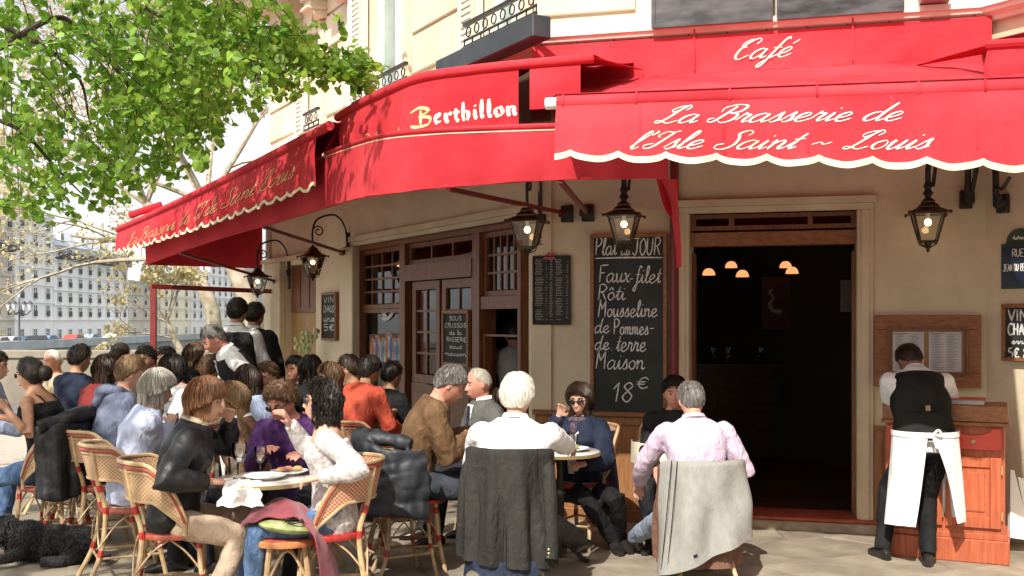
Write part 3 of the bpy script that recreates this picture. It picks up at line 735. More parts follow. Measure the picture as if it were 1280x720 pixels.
# backing board "Café" on the wall
mb = MB(); rows = []
bu0 = FC.hit(650,80,.12)[0]; bu1 = CW+.02
for j in range(8):
    t = j/7; row = []
    for k in range(61):
        u = lerp(.03, bu1, k/60); z = lerp(3.925, 3.62, t); row.append(FC.p(u, .11+.008*math.sin(u*14+t*5)*t+.006*math.sin(u*31)*t, z))
    rows.append(row)
mb.slab(rows, .004); o = mb.build('backing_canvas', RED, aw)
mb = MB()
def cs(x, y, lift): return FC.p(x, .122+lift, y)
sA, zA, _ = FC.hit(912, 75, .12); sB, zB, _ = FC.hit(998, 73, .12)
write(mb, 'Café', CAPS, cs, sA, zA+.0, .075, .55, .007, .021, width=(sB-sA)*.86); mb.build('lettering', LETTER, o, smooth=False)
for i in range(12):
    mb = MB(); mb.tube([FC.p(lerp(.1, CW-.1, i/11), .1, 3.93), FC.p(lerp(.1, CW-.1, i/11)+.01, .1, 3.96)], .004, 5); mb.build('hook', BLACKM, aw)
for px in (868, 1066):      # seams
    u = FC.hit(px, 70, .12)[0]; mb = MB(); mb.slab([[cs(u-.006, 3.98, .004), cs(u+.006, 3.98, .004)], [cs(u-.006, 3.65, .012), cs(u+.006, 3.65, .012)]], .003); mb.build('seam', RED, o)
# ---------------------------------------------------------------- lower band (skirt) along the left facade
sk = thing('side_awning_skirt', 'long plain red lower awning band curving round the terrace corner below the other canvases', 'awning', P(560, 235, 7.2))
ctrl = [(183,14.7,270,331),(260,12.3,240,303),(340,10.5,214,280),(400,9.1,194,262),(440,8.15,180,250),(480,7.45,169,243),(540,7.15,163,236),(600,7.0,160,231),(690,6.9,157,225),(760,6.85,155,224),(835,6.8,153,222)]
top = catmull([P(x, a, Y) for (x, Y, a, b) in ctrl], 6); bot = catmull([P(x, b, Y) for (x, Y, a, b) in ctrl], 6)
rows = []
for j in range(9):
    t = j/8; rows.append([top[k].lerp(bot[k], t)+Vector((0,-.018*math.sin(k*1.3)*t-.012*math.sin(k*.57+1)*t-.02*math.sin(math.pi*t),0)) for k in range(len(top))])
mb = MB(); mb.slab(rows, .004); sko = mb.build('band', RED, sk, angle=70)
mb = MB(); mb.tube([p+Vector((0,-.005,0)) for p in top], .016, 8); mb.build('front_rail', RED, sk)
mb = MB(); mb.tube([p+Vector((0,-.012,-.03)) for p in top], .004, 5); mb.build('piping', CREAM, sk)
mb = MB(); mb.tube([p+Vector((0,.02,.01)) for p in bot], .012, 6); mb.build('hem', RED, sk)
# its roof running back to the wall
wallp = []
for k in range(len(top)):
    p = top[k]
    if k > len(top)*.62: q = FC.p(lerp(.0, .98, (k/len(top)-.62)/.38), .05, 3.3)
    else: q = FL.p(lerp(LEND*1.0, .0, k/(len(top)*.62)), .05, 3.25)
    wallp.append(q)
rows = [[top[k].lerp(wallp[k], t)+Vector((0,0,-.04*math.sin(math.pi*t))) for k in range(len(top))] for t in [j/6 for j in range(7)]]
mb = MB(); mb.slab(rows, .004); mb.build('roof_canvas', RED, sk, angle=70)
# curled end piece on the right
ctr = [(835,222),(842,228),(846,240),(848,262),(850,285),(852,310),(852,334)]
A = [P(x, y, 6.8+i*.06) for i, (x, y) in enumerate(ctr)]; B_ = [P(x-14-(6 if i < 3 else 0)+i*2.1, y-12+i*2, 7.3+i*.12) for i, (x, y) in enumerate(ctr)]
mb = MB(); mb.slab([A, [a.lerp(b, .5)+Vector((-.02,.05,0)) for a, b in zip(A, B_)], B_], .005); mb.build('curled_end_flap', RED, sk)
E0 = P(820, 222, 7.1); rows = []
for j in range(7):
    t = j/6; rows.append([P(lerp(822, 847, s)-4*t*(1-s), lerp(224, 264-26*(1-s)**2*2+14*math.sin(math.pi*s), t), 7.2+.2*s) for s in [i/8 for i in range(9)]])
mb = MB(); mb.slab(rows, .005); mb.build('end_flap', RED, sk)
# left end closing cloth
a = top[0]; b = bot[0]; wq = wallp[0]; rows = []
for j in range(5):
    t = j/4; rows.append([lerp(a, b, t).lerp(Vector((wq.x, wq.y, lerp(a.z+.2, b.z, t))), s) for s in [i/10 for i in range(11)]])
mb = MB(); mb.slab(rows, .004); mb.build('end_flap', RED, sk)
# support arms with wall brackets
def arm(x0, y0, Y0, fr, x1, y1, n1=.06):
    u, z, _ = fr.hit(x1, y1, n1); mb = MB(); q = fr.p(u, n1, z); mb.bar(P(x0, y0, Y0), q, .03, .03); mb.build('support_arm', REDP, sk)
    mb = MB(); fr.box(mb, u-.05, u+.05, .0, .06, z-.07, z+.07, .008); fr.box(mb, u-.06, u+.06, .06, .1, z-.03, z+.03, .006); mb.build('arm_bracket', BLACKM, sk)
arm(560, 236, 7.12, FC, 708, 267); arm(700, 226, 6.9, FC, 734, 266); arm(330, 284, 10.1, FL, 430, 316); arm(225, 316, 12.9, FL, 345, 352)
# ---------------------------------------------------------------- middle awning ("Glaces Berthillon") hanging over the band
ma = thing('side_awning', 'red awning lettered Berthillon in gothic script above the curved terrace band', 'awning', P(560, 120, 7.7))
mbar = catmull([P(422,147,8.9), P(450,130,8.5), P(490,111,8.05), P(530,96,7.78), P(600,86,7.62), P(670,79,7.58), P(742,73,7.55)], 8)
mb = MB(); mb.tube(mbar, .035, 10); mb.build('front_bar', RED, ma)
ins = [p+Vector((0,.0,-.03)) for p in mbar]
# valance from x=430 to 690
at_, nr_, ML = polyl(ins)
sub = [at_(ML*lerp(.03, .80, k/40)) for k in range(41)]
mv, msurf, MVL = valance(sub, .47, ma, scallop=4, depth=.04, wav=.02, seed=4.0, out=.02, ph=.2)
sub2 = [at_(ML*lerp(.83, .965, k/8)) for k in range(9)]
valance(sub2, lambda s: .30+.02*s, ma, name='side_flap', wav=.02, seed=2, trim=False)
# far left end flap, hanging at a slant
rows = [[P(lerp(432, 404, t)+s*lerp(0, 10, t)+s*2, lerp(142, 192, t)+s*lerp(2,8,t), 8.9+.15*s) for s in [i/4*1.6 for i in range(5)]] for t in [j/6 for j in range(7)]]
mb = MB(); mb.slab(rows, .006); eo = mb.build('side_flap', RED, ma)
mb = MB(); mb.slab([[P(404, 190, 8.88), P(424, 203, 9.1)], [P(402, 195, 8.87), P(423, 208, 9.1)]], .01); mb.build('trim', CREAM, eo)
# roof: bar back to the wall
rows = []
N_ = len(mbar)
for j in range(7):
    t = j/6; row = []
    for k in range(N_):
        s = k/(N_-1)
        q = FL.p(lerp(2.2, .02, min(1, s/.62)), .06, 3.72) if s < .62 else FC.p(lerp(.02, .88, (s-.62)/.38), .12, 3.74)
        p = mbar[k]+Vector((0,0,.03)); r = p.lerp(q, t); r.z -= .03*math.sin(math.pi*t); row.append(r)
    rows.append(row)
mb = MB(); mb.slab(rows, .004); mb.build('roof_canvas', RED, ma, angle=70)
def msf(s, y, lift): return msurf(s, .47-y, lift+.006)
def mpx(x):      # arc position of a pixel column on the valance
    best = min(range(200), key=lambda i: abs(((msurf(MVL*i/199, .3).x/msurf(MVL*i/199, .3).y)*FPX+CX)-x)); return MVL*best/199
sA = mpx(543); sB = mpx(656); zt = .47-.335
GOTH = {'i': ([[(.05,.85),(.27,1)],[(.2,.95),(.2,.1)],[(.15,.14),(.4,0)],[(.12,1.35),(.3,1.5)]],.45), 'n': ([[(.05,.85),(.27,1)],[(.2,.95),(.2,.1)],[(.15,.14),(.38,0)],[(.25,.8),(.6,1)],[(.62,.97),(.62,.1)],[(.57,.14),(.82,0)]],.88),
 'e': ([[(.14,.9),(.14,.15)],[(.12,.17),(.4,-.02)],[(.4,0),(.62,.16)],[(.12,.86),(.4,1.02)],[(.38,1.02),(.6,.78)],[(.6,.76),(.2,.45)]],.72), 'r': ([[(.05,.85),(.27,1)],[(.2,.95),(.2,.1)],[(.15,.14),(.4,0)],[(.25,.8),(.5,1)],[(.42,1),(.62,.84)]],.66),
 't': ([[(.24,1.45),(.2,.15)],[(.2,.15),(.5,0)],[(0,1),(.55,1)]],.6), 'h': ([[(.06,1.85),(.26,2)],[(.18,1.95),(.18,.1)],[(.13,.14),(.36,0)],[(.22,.8),(.55,1)],[(.6,.95),(.6,.1)],[(.6,.12),(.52,-.12)]],.84),
 'l': ([[(.08,1.85),(.28,2)],[(.2,1.95),(.2,.12)],[(.15,.14),(.4,0)]],.45), 'o': ([[(.12,.85),(.12,.2)],[(.12,.2),(.38,0)],[(.38,0),(.62,.2)],[(.62,.2),(.62,.85)],[(.62,.85),(.38,1)],[(.38,1),(.12,.85)]],.76)}
mb = MB(); write(mb, 'erthillon', GOTH, msf, sA, zt+.012, .062, .0, .008, .034, nib=math.radians(35), width=sB-sA)
mb.build('lettering', LETTER, mv, smooth=False); mb = MB(); write(mb, 'B', {'B': ([[(0,1.6),(.5,1.95),(.95,1.55),(.5,1.05)],[(.45,1.05),(1.0,.8),(.9,.15),(.4,0),(0,.2)],[(.55,.2),(.55,1.7)]],1.1)}, msf, mpx(514), zt+.004, .07, 0, .008, .028, nib=math.radians(40), width=mpx(541)-mpx(514))
mb.build('lettering', mat('gold_lettering', (.62,.38,.12), (.85,.68,.4), rough=.7, scale=20), mv, smooth=False)
mb = MB(); write(mb, 'Glaces', {'G': ([[(1.0,1.6),(.7,2.0),(.2,1.5),(.1,.6),(.5,0),(.95,.3),(.95,.9),(.6,.95)]],1.15)}, msf, mpx(448), zt-.035, .06, .3, .006, .02, width=mpx(500)-mpx(448))
mb.build('lettering', mat('faded_gold_lettering', (.55,.3,.12), (.68,.45,.2), rough=.7, scale=8), mv, smooth=False)
# ---------------------------------------------------------------- left awning
la = thing('far_side_awning', 'red awning with faded gold script at the left end under the tree', 'awning', P(280, 215, 11))
LB = [P(412,157,8.55), P(147,287,15.2)]
lb_pts = [LB[1].lerp(LB[0], k/30)+Vector((0,0,-.03*math.sin(math.pi*k/30))) for k in range(31)]
mb = MB(); mb.tube(lb_pts, .04, 10); mb.build('front_bar', RED, la)
sh = [p+Vector((0,0,-.03)) for p in lb_pts]
LLL = polyl(sh)[2]
lv, lsurf, LLv = valance([polyl(sh)[0](LLL*lerp(.0,.965,k/60)) for k in range(61)], lambda s: lerp(.31, .43, s/LLL), la, scallop=26, depth=.05, wav=.012, seed=7, out=.02, ph=.1)
at_l = polyl(sh)[0]
rows = []
for j in range(7):
    t = j/6; row = []
    for k in range(31):
        q = FL.p(lerp(LEND+.15, 1.9, k/30), .06, 3.55); p = lb_pts[k]+Vector((0,0,.035)); r = p.lerp(q, t); r.z -= .03*math.sin(math.pi*t); row.append(r)
    rows.append(row)
mb = MB(); mb.slab(rows, .004); mb.build('roof_canvas', RED, la)
mb = MB(); q = FL.p(LEND+.1, .06, 3.5); p = lb_pts[0]+Vector((0,0,.1)); mb.tube([p+Vector((.1,.2,.12)), p.lerp(q, .3)+Vector((0,0,.13))], .05, 8); mb.build('cassette_end', RED, la)
def lsf(s, y, lift): return lsurf(s, .42-y, lift+.008)
mb = MB(); write(mb, "La Brasserie de l'Isle Saint Louis", CAPS, lsf, LLv*.1, .155, .075, .5, .006, .018, width=LLv*.84)
mb.build('lettering', mat('worn_gold_lettering', (.6,.36,.13), (.75,.55,.25), rough=.7, scale=8), lv, smooth=False)
# ---------------------------------------------------------------- right awning end
ra = thing('right_side_awning', 'red awning flap folded at the far right end of the front awning', 'awning', P(1270, 80, 6.6))
A = P(1132,85,8.15); rows = []
far0, far1 = P(1235,56,6.9), P(1330,50,6.4)
rows = [[A.lerp(Vector((lerp(far0.x, far1.x, s), lerp(far0.y, far1.y, s), lerp(far0.z, far1.z, s))), t) for s in [i/8 for i in range(9)]] for t in [.02+.98*j/8 for j in range(9)]]
mb = MB(); mb.slab(rows, .006); mb.build('roof_canvas', RED, ra)
mb = MB(); mb.tube([far0, far1], .03, 8); mb.build('front_bar', RED, ra)
fz_ = far0.z; e0_, e1_ = far0+UR*.6, far0+UR*4.2
rows = [[Vector((lerp(far0.x, e1_.x, s), lerp(far0.y, e1_.y, s), fz_+.03)).lerp(FR_.p(4.2*s, .06, 3.68), t) for s in [i/10 for i in range(11)]] for t in [.03+.97*j/6 for j in range(7)]]
mb = MB(); mb.slab(rows, .005); mb.build('roof_canvas', RED, ra); mb = MB(); mb.tube([far1, e1_+Vector((0,0,0))], .03, 8); mb.build('front_bar', RED, ra)
valance([far1+Vector((0,0,-.02)), e1_+Vector((0,0,-.02))], .42, ra, scallop=14, depth=.034, wav=.01, trim=True)
valance([far0+Vector((0,0,-.02)), far1+Vector((0,0,-.02))], .2, ra, name='side_flap', wav=.02, trim=False)
# matching little folded corner by the middle awning
rows = [[P(805,88,8.75).lerp(P(lerp(688,742,s), lerp(74,72,s), lerp(7.6,7.56,s)), t) for s in [i/6 for i in range(7)]] for t in [.02+.98*j/8 for j in range(9)]]
mb = MB(); mb.slab(rows, .006); mb.build('corner_fold', RED, ma)
# dark red pipe beside the blackboard
mb = MB(); u = FC.hit(843, 400, .06)[0]; mb.tube([FC.p(u, .06, .9), FC.p(u, .06, 3.5)], .035, 10); mb.build('drainpipe', REDP, bld)
# ================================================================ wall lanterns
BULB = mat('warm_bulb', (1,.7,.35), emit=(1,.62,.28), emits=9)
LGL = glass('lantern_glass', (.96,.95,.92), alpha=.0)
def lantern_master(label):
    t = thing('wall_lantern', label, 'lantern', (0,0,0)); t.matrix_world = Matrix()
    S = .115; zt, zb = .0, -.27; b = .062
    mb = MB()                        # frame: four slanted corner bars, rims
    c4 = [(1,1),(-1,1),(-1,-1),(1,-1)]
    for (x, y) in c4: mb.bar((x*S, y*S, zt), (x*b, y*b, zb), .012)
    for i in range(4):
        p, q = c4[i], c4[(i+1) % 4]
        mb.bar((p[0]*S, p[1]*S, zt), (q[0]*S, q[1]*S, zt), .018); mb.bar((p[0]*b, p[1]*b, zb), (q[0]*b, q[1]*b, zb), .014)
    mb.bar((S+.02, 0, zt+.012), (-S-.02, 0, zt+.012), .012, .006); 
    mb.build('lantern_frame', BRASSD, t, smooth=False)
    mb = MB()                        # glass
    for i in range(4):
        p, q = c4[i], c4[(i+1) % 4]
        mb = MB(); k = .97
        mb.prism([(p[0]*S*k, p[1]*S*k, zt-.01), (q[0]*S*k, q[1]*S*k, zt-.01), (q[0]*b*k, q[1]*b*k, zb+.01), (p[0]*b*k, p[1]*b*k, zb+.01)], ((p[0]+q[0])/2, (p[1]+q[1])/2, 0), .003)
        mb.build('glass_pane', LGL, t, smooth=False)
    mb = MB()                        # cap
    rows = [(S+.035, .0), (S+.03, .012), (.085, .05), (.075, .055), (.078, .07), (.05, .1), (.045, .105), (.05, .12), (.025, .15), (.012, .16), (.012, .2)]
    vs = []; fs = []
    for (r, z) in rows: vs += [(x*r, y*r, z) for (x, y) in c4]
    for i in range(len(rows)-1):
        for k in range(4): fs.append((i*4+k, i*4+(k+1) % 4, (i+1)*4+(k+1) % 4, (i+1)*4+k))
    fs.append((0,1,2,3)); mb.add(vs, fs)
    for (x, y) in c4: mb.ell((x*(S+.035), y*(S+.035), .0), (.012,.012,.02), 6, 4)
    mb.build('lantern_cap', BRASSD, t, smooth=False)
    mb = MB(); mb.box((0,0,zb-.01), (.1,.1,.015)); mb.lathe([(.035,zb-.02),(.02,zb-.05),(.028,zb-.06),(.01,zb-.075),(.016,zb-.09),(.002,zb-.11)], 8)
    for (x, y) in c4: mb.tube(catmull([(x*b,y*b,zb), (x*b*.9,y*b*.9,zb-.03), (x*.01,y*.01,zb-.06)], 3), .006, 5)
    mb.build('finial', BRASSD, t)
    mb = MB(); mb.ell((0,0,-.085), (.027,.027,.036), 10, 8); mb.build('bulb', BULB, t)
    mb = MB(); mb.tube([(0,0,.0),(0,0,-.055)], .016, 8); mb.build('bulb_socket', PLATE, t)
    return t
def hang(root, fr, x, ytop, n, label, bracket='scroll', first=False, sc=1.0):
    """place the lantern with the top of its glass at (x, ytop), n metres off the wall, plus its iron bracket"""
    u, z, Y = fr.hit(x, ytop, n)
    pos = fr.p(u, n, z); rz_ = math.atan2(fr.u.y, fr.u.x)
    if first: r = root; r.location = pos; r.rotation_euler = (0,0,rz_); r.matrix_world = Matrix.Translation(pos) @ Matrix.Rotation(rz_, 4, 'Z')
    else: r = dup(root, pos, rz_, label)
    r['group'] = 'wall lanterns of the brasserie'; r['label'] = label
    mb = MB()
    if bracket == 'scroll':
        base = fr.p(u, .03, z+.05); a = fr.p(u, n, z+.13)
        pts = [fr.p(u, .02, z-.1), fr.p(u, .03, z+.2), fr.p(u, .06, z+.38), fr.p(u, n*.4, z+.5), fr.p(u, n*.85, z+.45), fr.p(u, n, z+.32), a]
        mb.tube(catmull(pts, 6), .012, 6)
        sp = [fr.p(u, n-.07+.07*math.cos(t)*(1-t/12), z+.3+.07*math.sin(t)*(1-t/12)) for t in [i*.5 for i in range(18)]]
        mb.tube(sp, .009, 5)
        fr.box(mb, u-.03, u+.03, .0, .03, z-.16, z+.3, .004); fr.box(mb, u-.045, u+.045, .0, .06, z+.02, z+.1, .006)
    else:
        mb.tube([fr.p(u, n, z+.12), fr.p(u, n, z+.33), fr.p(u+.02, n, z+.42), fr.p(u+.02, .04, z+.5)], .022, 8); mb.tube([fr.p(u+.035, n, z+.2), fr.p(u+.06, n, z+.42)], .014, 6)
        mb.lathe([(.025,.13),(.04,.15),(.02,.18),(.035,.2),(.015,.26)], 10, c=pos)
    mb.build('bracket', BLACKM, r)
    return r
lm = lantern_master('iron lantern hanging left of the small menu board on the corner')
g_objs = []
for (fr, x, y, n, lab, br) in ((FC, 780, 270, .4, 'iron lantern in front of the top of the tall chalkboard', 'post'), (FC, 1160, 267, .3, 'iron lantern on the wall right of the entrance', 'post'),
                               (FL, 391, 321, .45, 'iron lantern over the side door by the terrace', 'scroll'), (FL, 322, 346, .45, 'iron lantern at the far end of the side wall', 'scroll')):
    hang(lm, fr, x, y, n, lab, br)
hang(lm, FC, 659, 277, .5, lm['label'], 'scroll', first=True)
for o_ in [o for o in COL.objects if o.name.startswith('wall_lantern')]:
    for c_ in o_.children:
        if not c_.name.startswith('bracket'): c_.scale = (.95, .95, .76)
# loose awning crank brackets at the right
for (x, y, lab) in ((1207, 250, 'black iron awning bracket between the right lantern and the street sign'), (1256, 255, 'black iron awning bracket above the blue street sign')):
    u, z, _ = FC.hit(x, y, 0) if x < 1230 else FR_.hit(x, y, 0); fr = FC if x < 1230 else FR_
    t = thing('awning_bracket', lab, 'bracket', fr.p(u, 0, z), group='awning brackets on the right wall')
    mb = MB(); fr.box(mb, u-.045, u+.045, .0, .05, z-.07, z+.07, .008); fr.box(mb, u-.02, u+.05, .05, .13, z-.03, z+.02, .008); mb.tube([fr.p(u+.02, .11, z-.04), fr.p(u+.02, .11, z+.05)], .03, 8); mb.build('wall_plate', BLACKM, t)
    mb = MB(); mb.tube([fr.p(u+.0, .11, z), fr.p(u-.0, .12, z+.5)], .025, 8); 
    if x < 1230: mb.tube([fr.p(u+.03, .11, z+.05), fr.p(u+.1, .2, z+.5)], .018, 8)
    else: mb.tube(catmull([fr.p(u+.0,.12,z+.12), fr.p(u+.07,.14,z+.1), fr.p(u+.13,.14,z+.18)], 5), .014, 6)
    mb.build('crank_rod', BLACKM, t)
# ================================================================ boards and signs
def board(fr, x0, y0, x1, y1, name, label, cat, n=.03, fw=.035, fm=WOODL, bm_=BOARD, tilt=0):
    u0, z1, _ = fr.hit(x0, y0, n); u1, z0, _ = fr.hit(x1, y1, n)
    if u0 > u1: u0, u1 = u1, u0
    t = thing(name, label, cat, fr.p((u0+u1)/2, n, z0))
    mb = MB(); fr.box(mb, u0+fw*.6, u1-fw*.6, n-.018, n+.002, z0+fw*.6, z1-fw*.6); mb.build('panel', bm_, t, smooth=False)
    fo = MB()
    for q in ((u0, u1, z0, z0+fw), (u0, u1, z1-fw, z1)): fr.box(fo, q[0], q[1], n-.02, n+.022, q[2], q[3], .004)
    for q in ((u0, u0+fw), (u1-fw, u1)): fr.box(fo, q[0], q[1], n-.02, n+.02, z0+fw, z1-fw, .004)
    fo.build('frame', fm, t, smooth=False)
    return t, u0, u1, z0, z1, n
t, u0, u1, z0, z1, n = board(FC, 738, 293, 834, 522, 'menu_chalkboard', 'tall blackboard chalked with Plat du Jour, Faux-Filet and 18 euros left of the entrance', 'chalkboard', n=.06, fw=.032)
def chs(x, y, lift): return FC.p(x, .063+lift, y)
def chalk(x, y, text, xh_px, x1=None, w=.0105, slant=.1):
    a, z, Y = FC.hit(x, y, .06); wdt = (FC.hit(x1, y, .06)[0]-a) if x1 else None
    mb = MB(); write(mb, text, PRINT, chs, a, z, xh_px*Y/FPX, slant, w*.85, w, nib=.6, width=wdt, jitter=.0015)
    mb.build('chalk_writing', CHALK, t, smooth=False)
chalk(744, 319, 'Plat', 11, 771); chalk(776, 319, 'du', 6, 788, w=.008); chalk(790, 319, 'JOUR', 10.5, 826)
a_u = FC.hit(744,323,.06); b_u = FC.hit(828,322,.06); mb = MB(); ribbon(mb, [(a_u[0], a_u[1]), (lerp(a_u[0],b_u[0],.5), a_u[1]+.003), (b_u[0], b_u[1])], chs, .014, .014); mb.build('chalk_writing', CHALK, t, smooth=False)
chalk(748, 353, 'Faux', 11, 788); chalk(787, 354, '-filet', 10.5, 826); chalk(747, 375, 'Rôti', 9.5, 782)
chalk(748, 396, 'Mousseline', 10, 822); chalk(743, 416, 'de', 9, 762); chalk(767, 418, 'Pommes', 9.5, 811, slant=.05); chalk(812, 415, '-', 9, 820)
chalk(743, 437, 'de', 9, 762); chalk(764, 438, '.', 9); chalk(770, 439, 'terre', 11, 808); chalk(745, 461, 'Maison', 11, 806); chalk(764, 502, '18', 12, 793, w=.012); chalk(794, 487, '€', 8, 811, w=.011)
# small price list board (columns of tiny figures)
t, u0, u1, z0, z1, n = board(FC, 666, 320, 713, 406, 'price_list_board', 'black price list board crowded with small white lines left of the tall chalkboard', 'price list', fw=.012, fm=BLACKM)
WP = mat('off_white_print', (.45,.4,.35), (.62,.56,.5), rough=.8, scale=30)
def csn(n_): return lambda x, y, lift: FC.p(x, n_+.003+lift, y)
r2 = random.Random(3); mb = MB()
cols = [(.05,.3), (.34,.38), (.44,.54), (.6,.8), (.88,.95)]
for (ca, cb) in cols:
    z = z1-.035
    while z > z0+.03:
        if r2.random() < .86:
            a = lerp(u0, u1, ca+r2.uniform(0,.04)); b = lerp(u0, u1, cb-r2.uniform(0,.1)*(cb-ca)*3)
            x = a
            while x < b:
                L = r2.uniform(.006,.02); ribbon(mb, [(x, z), (min(x+L, b), z)], csn(n), .006, .008 if ca > .2 else .011); x += L+.004
        z -= .0135
o_ = mb.build('printed_lines', WP, t, smooth=False); o_['kind'] = 'stuff'
mb = MB(); c = lerp(u0, u1, .45)
mb.prism([csn(n)(c-.055, z1-.03, .001), csn(n)(c+.055, z1-.03, .001), csn(n)(c+.03, z1+.01, .001), csn(n)(c, z1+.03, .001), csn(n)(c-.03, z1+.01, .001)], NC, .012); mb.build('red_crest', mat('red_enamel', (.4,.03,.03), (.45,.05,.05), rough=.4), t, smooth=False)
# vin chaud by the side door (left facade)
t, u0, u1, z0, z1, n = board(FL, 403, 366, 421, 426, 'chalkboard', 'narrow chalkboard advertising vin chaud between the side door and the shop window', 'chalkboard', n=.03, fw=.03)
def fls(n_): return lambda x, y, lift: FL.p(u1-x, n_+.004+lift, y)
W_ = u1-u0
for i, tx in enumerate(('VIN', 'CHAUD', 'une', '5€')):
    mb = MB(); write(mb, tx, PRINT, fls(n), .055, z1-.13-i*.115, .04, 0, .009, .012, nib=.6, width=W_-.11); mb.build('chalk_writing', CHALK, t, smooth=False)
# tout chaud board leaning on the glazed door
t, u0, u1, z0, z1, n = board(FL, 554, 388, 587, 459, 'chalkboard', 'chalkboard covered in handwriting hung on the right leaf of the glazed double door', 'chalkboard', n=-.03, fw=.035)
for i, tx in enumerate(('SOUS', 'CRUSSOIS', 'de la', 'BRASSERIE', 'tout', 'maison')):
    mb = MB(); W_ = u1-u0; write(mb, tx, PRINT, fls(n), .05+(.1 if i in (0,2,4) else 0), z1-.1-i*.068, .021, 0, .006, .009, nib=.6, width=W_-.1-(.2 if i in (0,2,4) else 0)); mb.build('chalk_writing', CHALK, t, smooth=False)
# framed menu right of the door
t, u0, u1, z0, z1, n = board(FC, 1093, 394, 1226, 485, 'framed_menu', 'wide wooden frame holding two printed menu pages on the wall behind the waiter', 'menu frame', n=.06, fw=.11, bm_=mat('menu_backing', (.3,.17,.07), (.36,.2,.09), rough=.6, scale=8))
mb = MB()
for q in ((u0+.09, u1-.09, z0+.085, z0+.11), (u0+.09, u1-.09, z1-.11, z1-.085)): FC.box(mb, q[0], q[1], n+.0, n+.035, q[2], q[3])
for q in ((u0+.085, u0+.11), (u1-.11, u1-.085)): FC.box(mb, q[0], q[1], n, n+.033, z0+.111, z1-.111)
mb.build('inner_moulding', WOOD, t, smooth=False)
PAP = mat('menu_paper', (.5,.5,.52), (.56,.56,.58), rough=.7, scale=4); INK = mat('grey_print', (.2,.2,.22), (.27,.27,.29), rough=.8, scale=10); PRED = mat('red_print', (.5,.12,.08), (.55,.15,.1), rough=.8)
for (xa, xb) in ((1116,1155),(1161,1202)):
    a, zt, _ = FC.hit(xa, 415, n+.01); b, zb_, _ = FC.hit(xb, 465, n+.01)
    mb = MB(); FC.box(mb, a, b, n+.004, n+.008, zb_, zt); pg = mb.build('menu_page', PAP, t, smooth=False)
    mb = MB(); z = zt-.02; k = 0
    while z > zb_+.015:
        for (ca, cb) in ((.08,.46),(.54,.92)):
            x = lerp(a, b, ca); e = lerp(a, b, cb)
            L = (e-x)*r2.uniform(.6,1); ribbon(mb, [(x, z), (x+L*.5, z), (x+L, z)], csn(n+.007), .0035, .0045, nib=1.2)
        z -= .0125; k += 1
    o_ = mb.build('printed_lines', INK, pg, smooth=False); o_['kind'] = 'stuff'
    mb = MB(); ribbon(mb, [(lerp(a,b,.05), zt-.012), (lerp(a,b,.5), zt-.012)], csn(n+.0075), .008, .008, nib=1.2); mb.build('printed_heading', PRED, pg, smooth=False)
# vin chaud board, far right
t, u0, u1, z0, z1, n = board(FR_, 1253, 380, 1308, 453, 'chalkboard', 'chalkboard reading Vin Chaud below the blue street sign at the right edge', 'chalkboard', n=.03, fw=.03)
def frs(n_): return lambda x, y, lift: FR_.p(u0+x, n_+.004+lift, y)
for i, (tx, h_, ww, w2) in enumerate((('VIN', .042, .62, .014), ('CHAUD', .042, .84, .014), ('verre', .02, .6, .008), ('5€ 80', .04, .8, .014))):
    mb = MB(); write(mb, tx, PRINT, frs(n), .05, z1-.125-[0,.105,.17,.28][i], h_, 0, w2*.8, w2, nib=.6, width=(u1-u0-.08)*ww); mb.build('chalk_writing', CHALK, t, smooth=False)
# street sign
u0, z1, _ = FR_.hit(1250, 305, .03); u1, z0, _ = FR_.hit(1296, 360, .03)
t = thing('street_sign', 'dark blue enamel street sign with arched top reading Rue Jean du Bellay', 'street sign', FR_.p((u0+u1)/2, .03, z0))
BLU = mat('blue_enamel', (.006,.012,.03), (.01,.018,.04), rough=.25, scale=4); GRN = mat('green_enamel_rim', (.012,.04,.03), (.018,.05,.04), rough=.3)
mb = MB(); FR_.box(mb, u0, u1, .003, .02, z0, z1, .004); um = (u0+u1)/2
hw = (u1-u0)*.36; arch = [FR_.p(um+hw*math.cos(a), .003, z1-.002+.11*math.sin(a)) for a in [math.pi*i/14 for i in range(15)]]
mb.prism(arch, NR, .0165); mb.build('enamel_plate', GRN, t, smooth=False)
mb = MB(); FR_.box(mb, u0+.015, u1-.015, .0205, .0235, z0+.02, z1-.025); mb.build('blue_field', BLU, t, smooth=False)
for (tx, zz, h_, ww) in (('RUE', .235, .028, .34), ('JEAN DU BELLAY', .13, .026, .84), ('4eArr', z1-z0+.025, .015, .3)):
    LOC = dict(PRINT); LOC['B'] = ([[(.05,0),(.05,2)],[(0,2),(.6,1.9),(.7,1.3),(.1,1.05)],[(.1,1.05),(.8,.9),(.7,.1),(0,0)]],.9); LOC['L'] = ([[(.05,2),(.05,0)],[(.05,0),(.7,0)]],.8); LOC['Y'] = ([[(0,2),(.4,1)],[(.8,2),(.4,1)],[(.4,1),(.4,0)]],.9); LOC['4'] = ([[(.6,0),(.6,2)],[(.6,2),(0,.6)],[(0,.6),(.85,.6)]],.9)
    st, W = lay(tx, LOC); wd = (u1-u0)*ww; sx = wd/W; mb = MB(); x0_ = um-wd/2
    for s in st: ribbon(mb, [(x0_+px*sx, z0+zz+py*h_) for px, py in s], lambda x, y, l: FR_.p(x, .025+l, y), .004, .007, nib=.2)
    mb.build('lettering', PLATE, t, smooth=False)
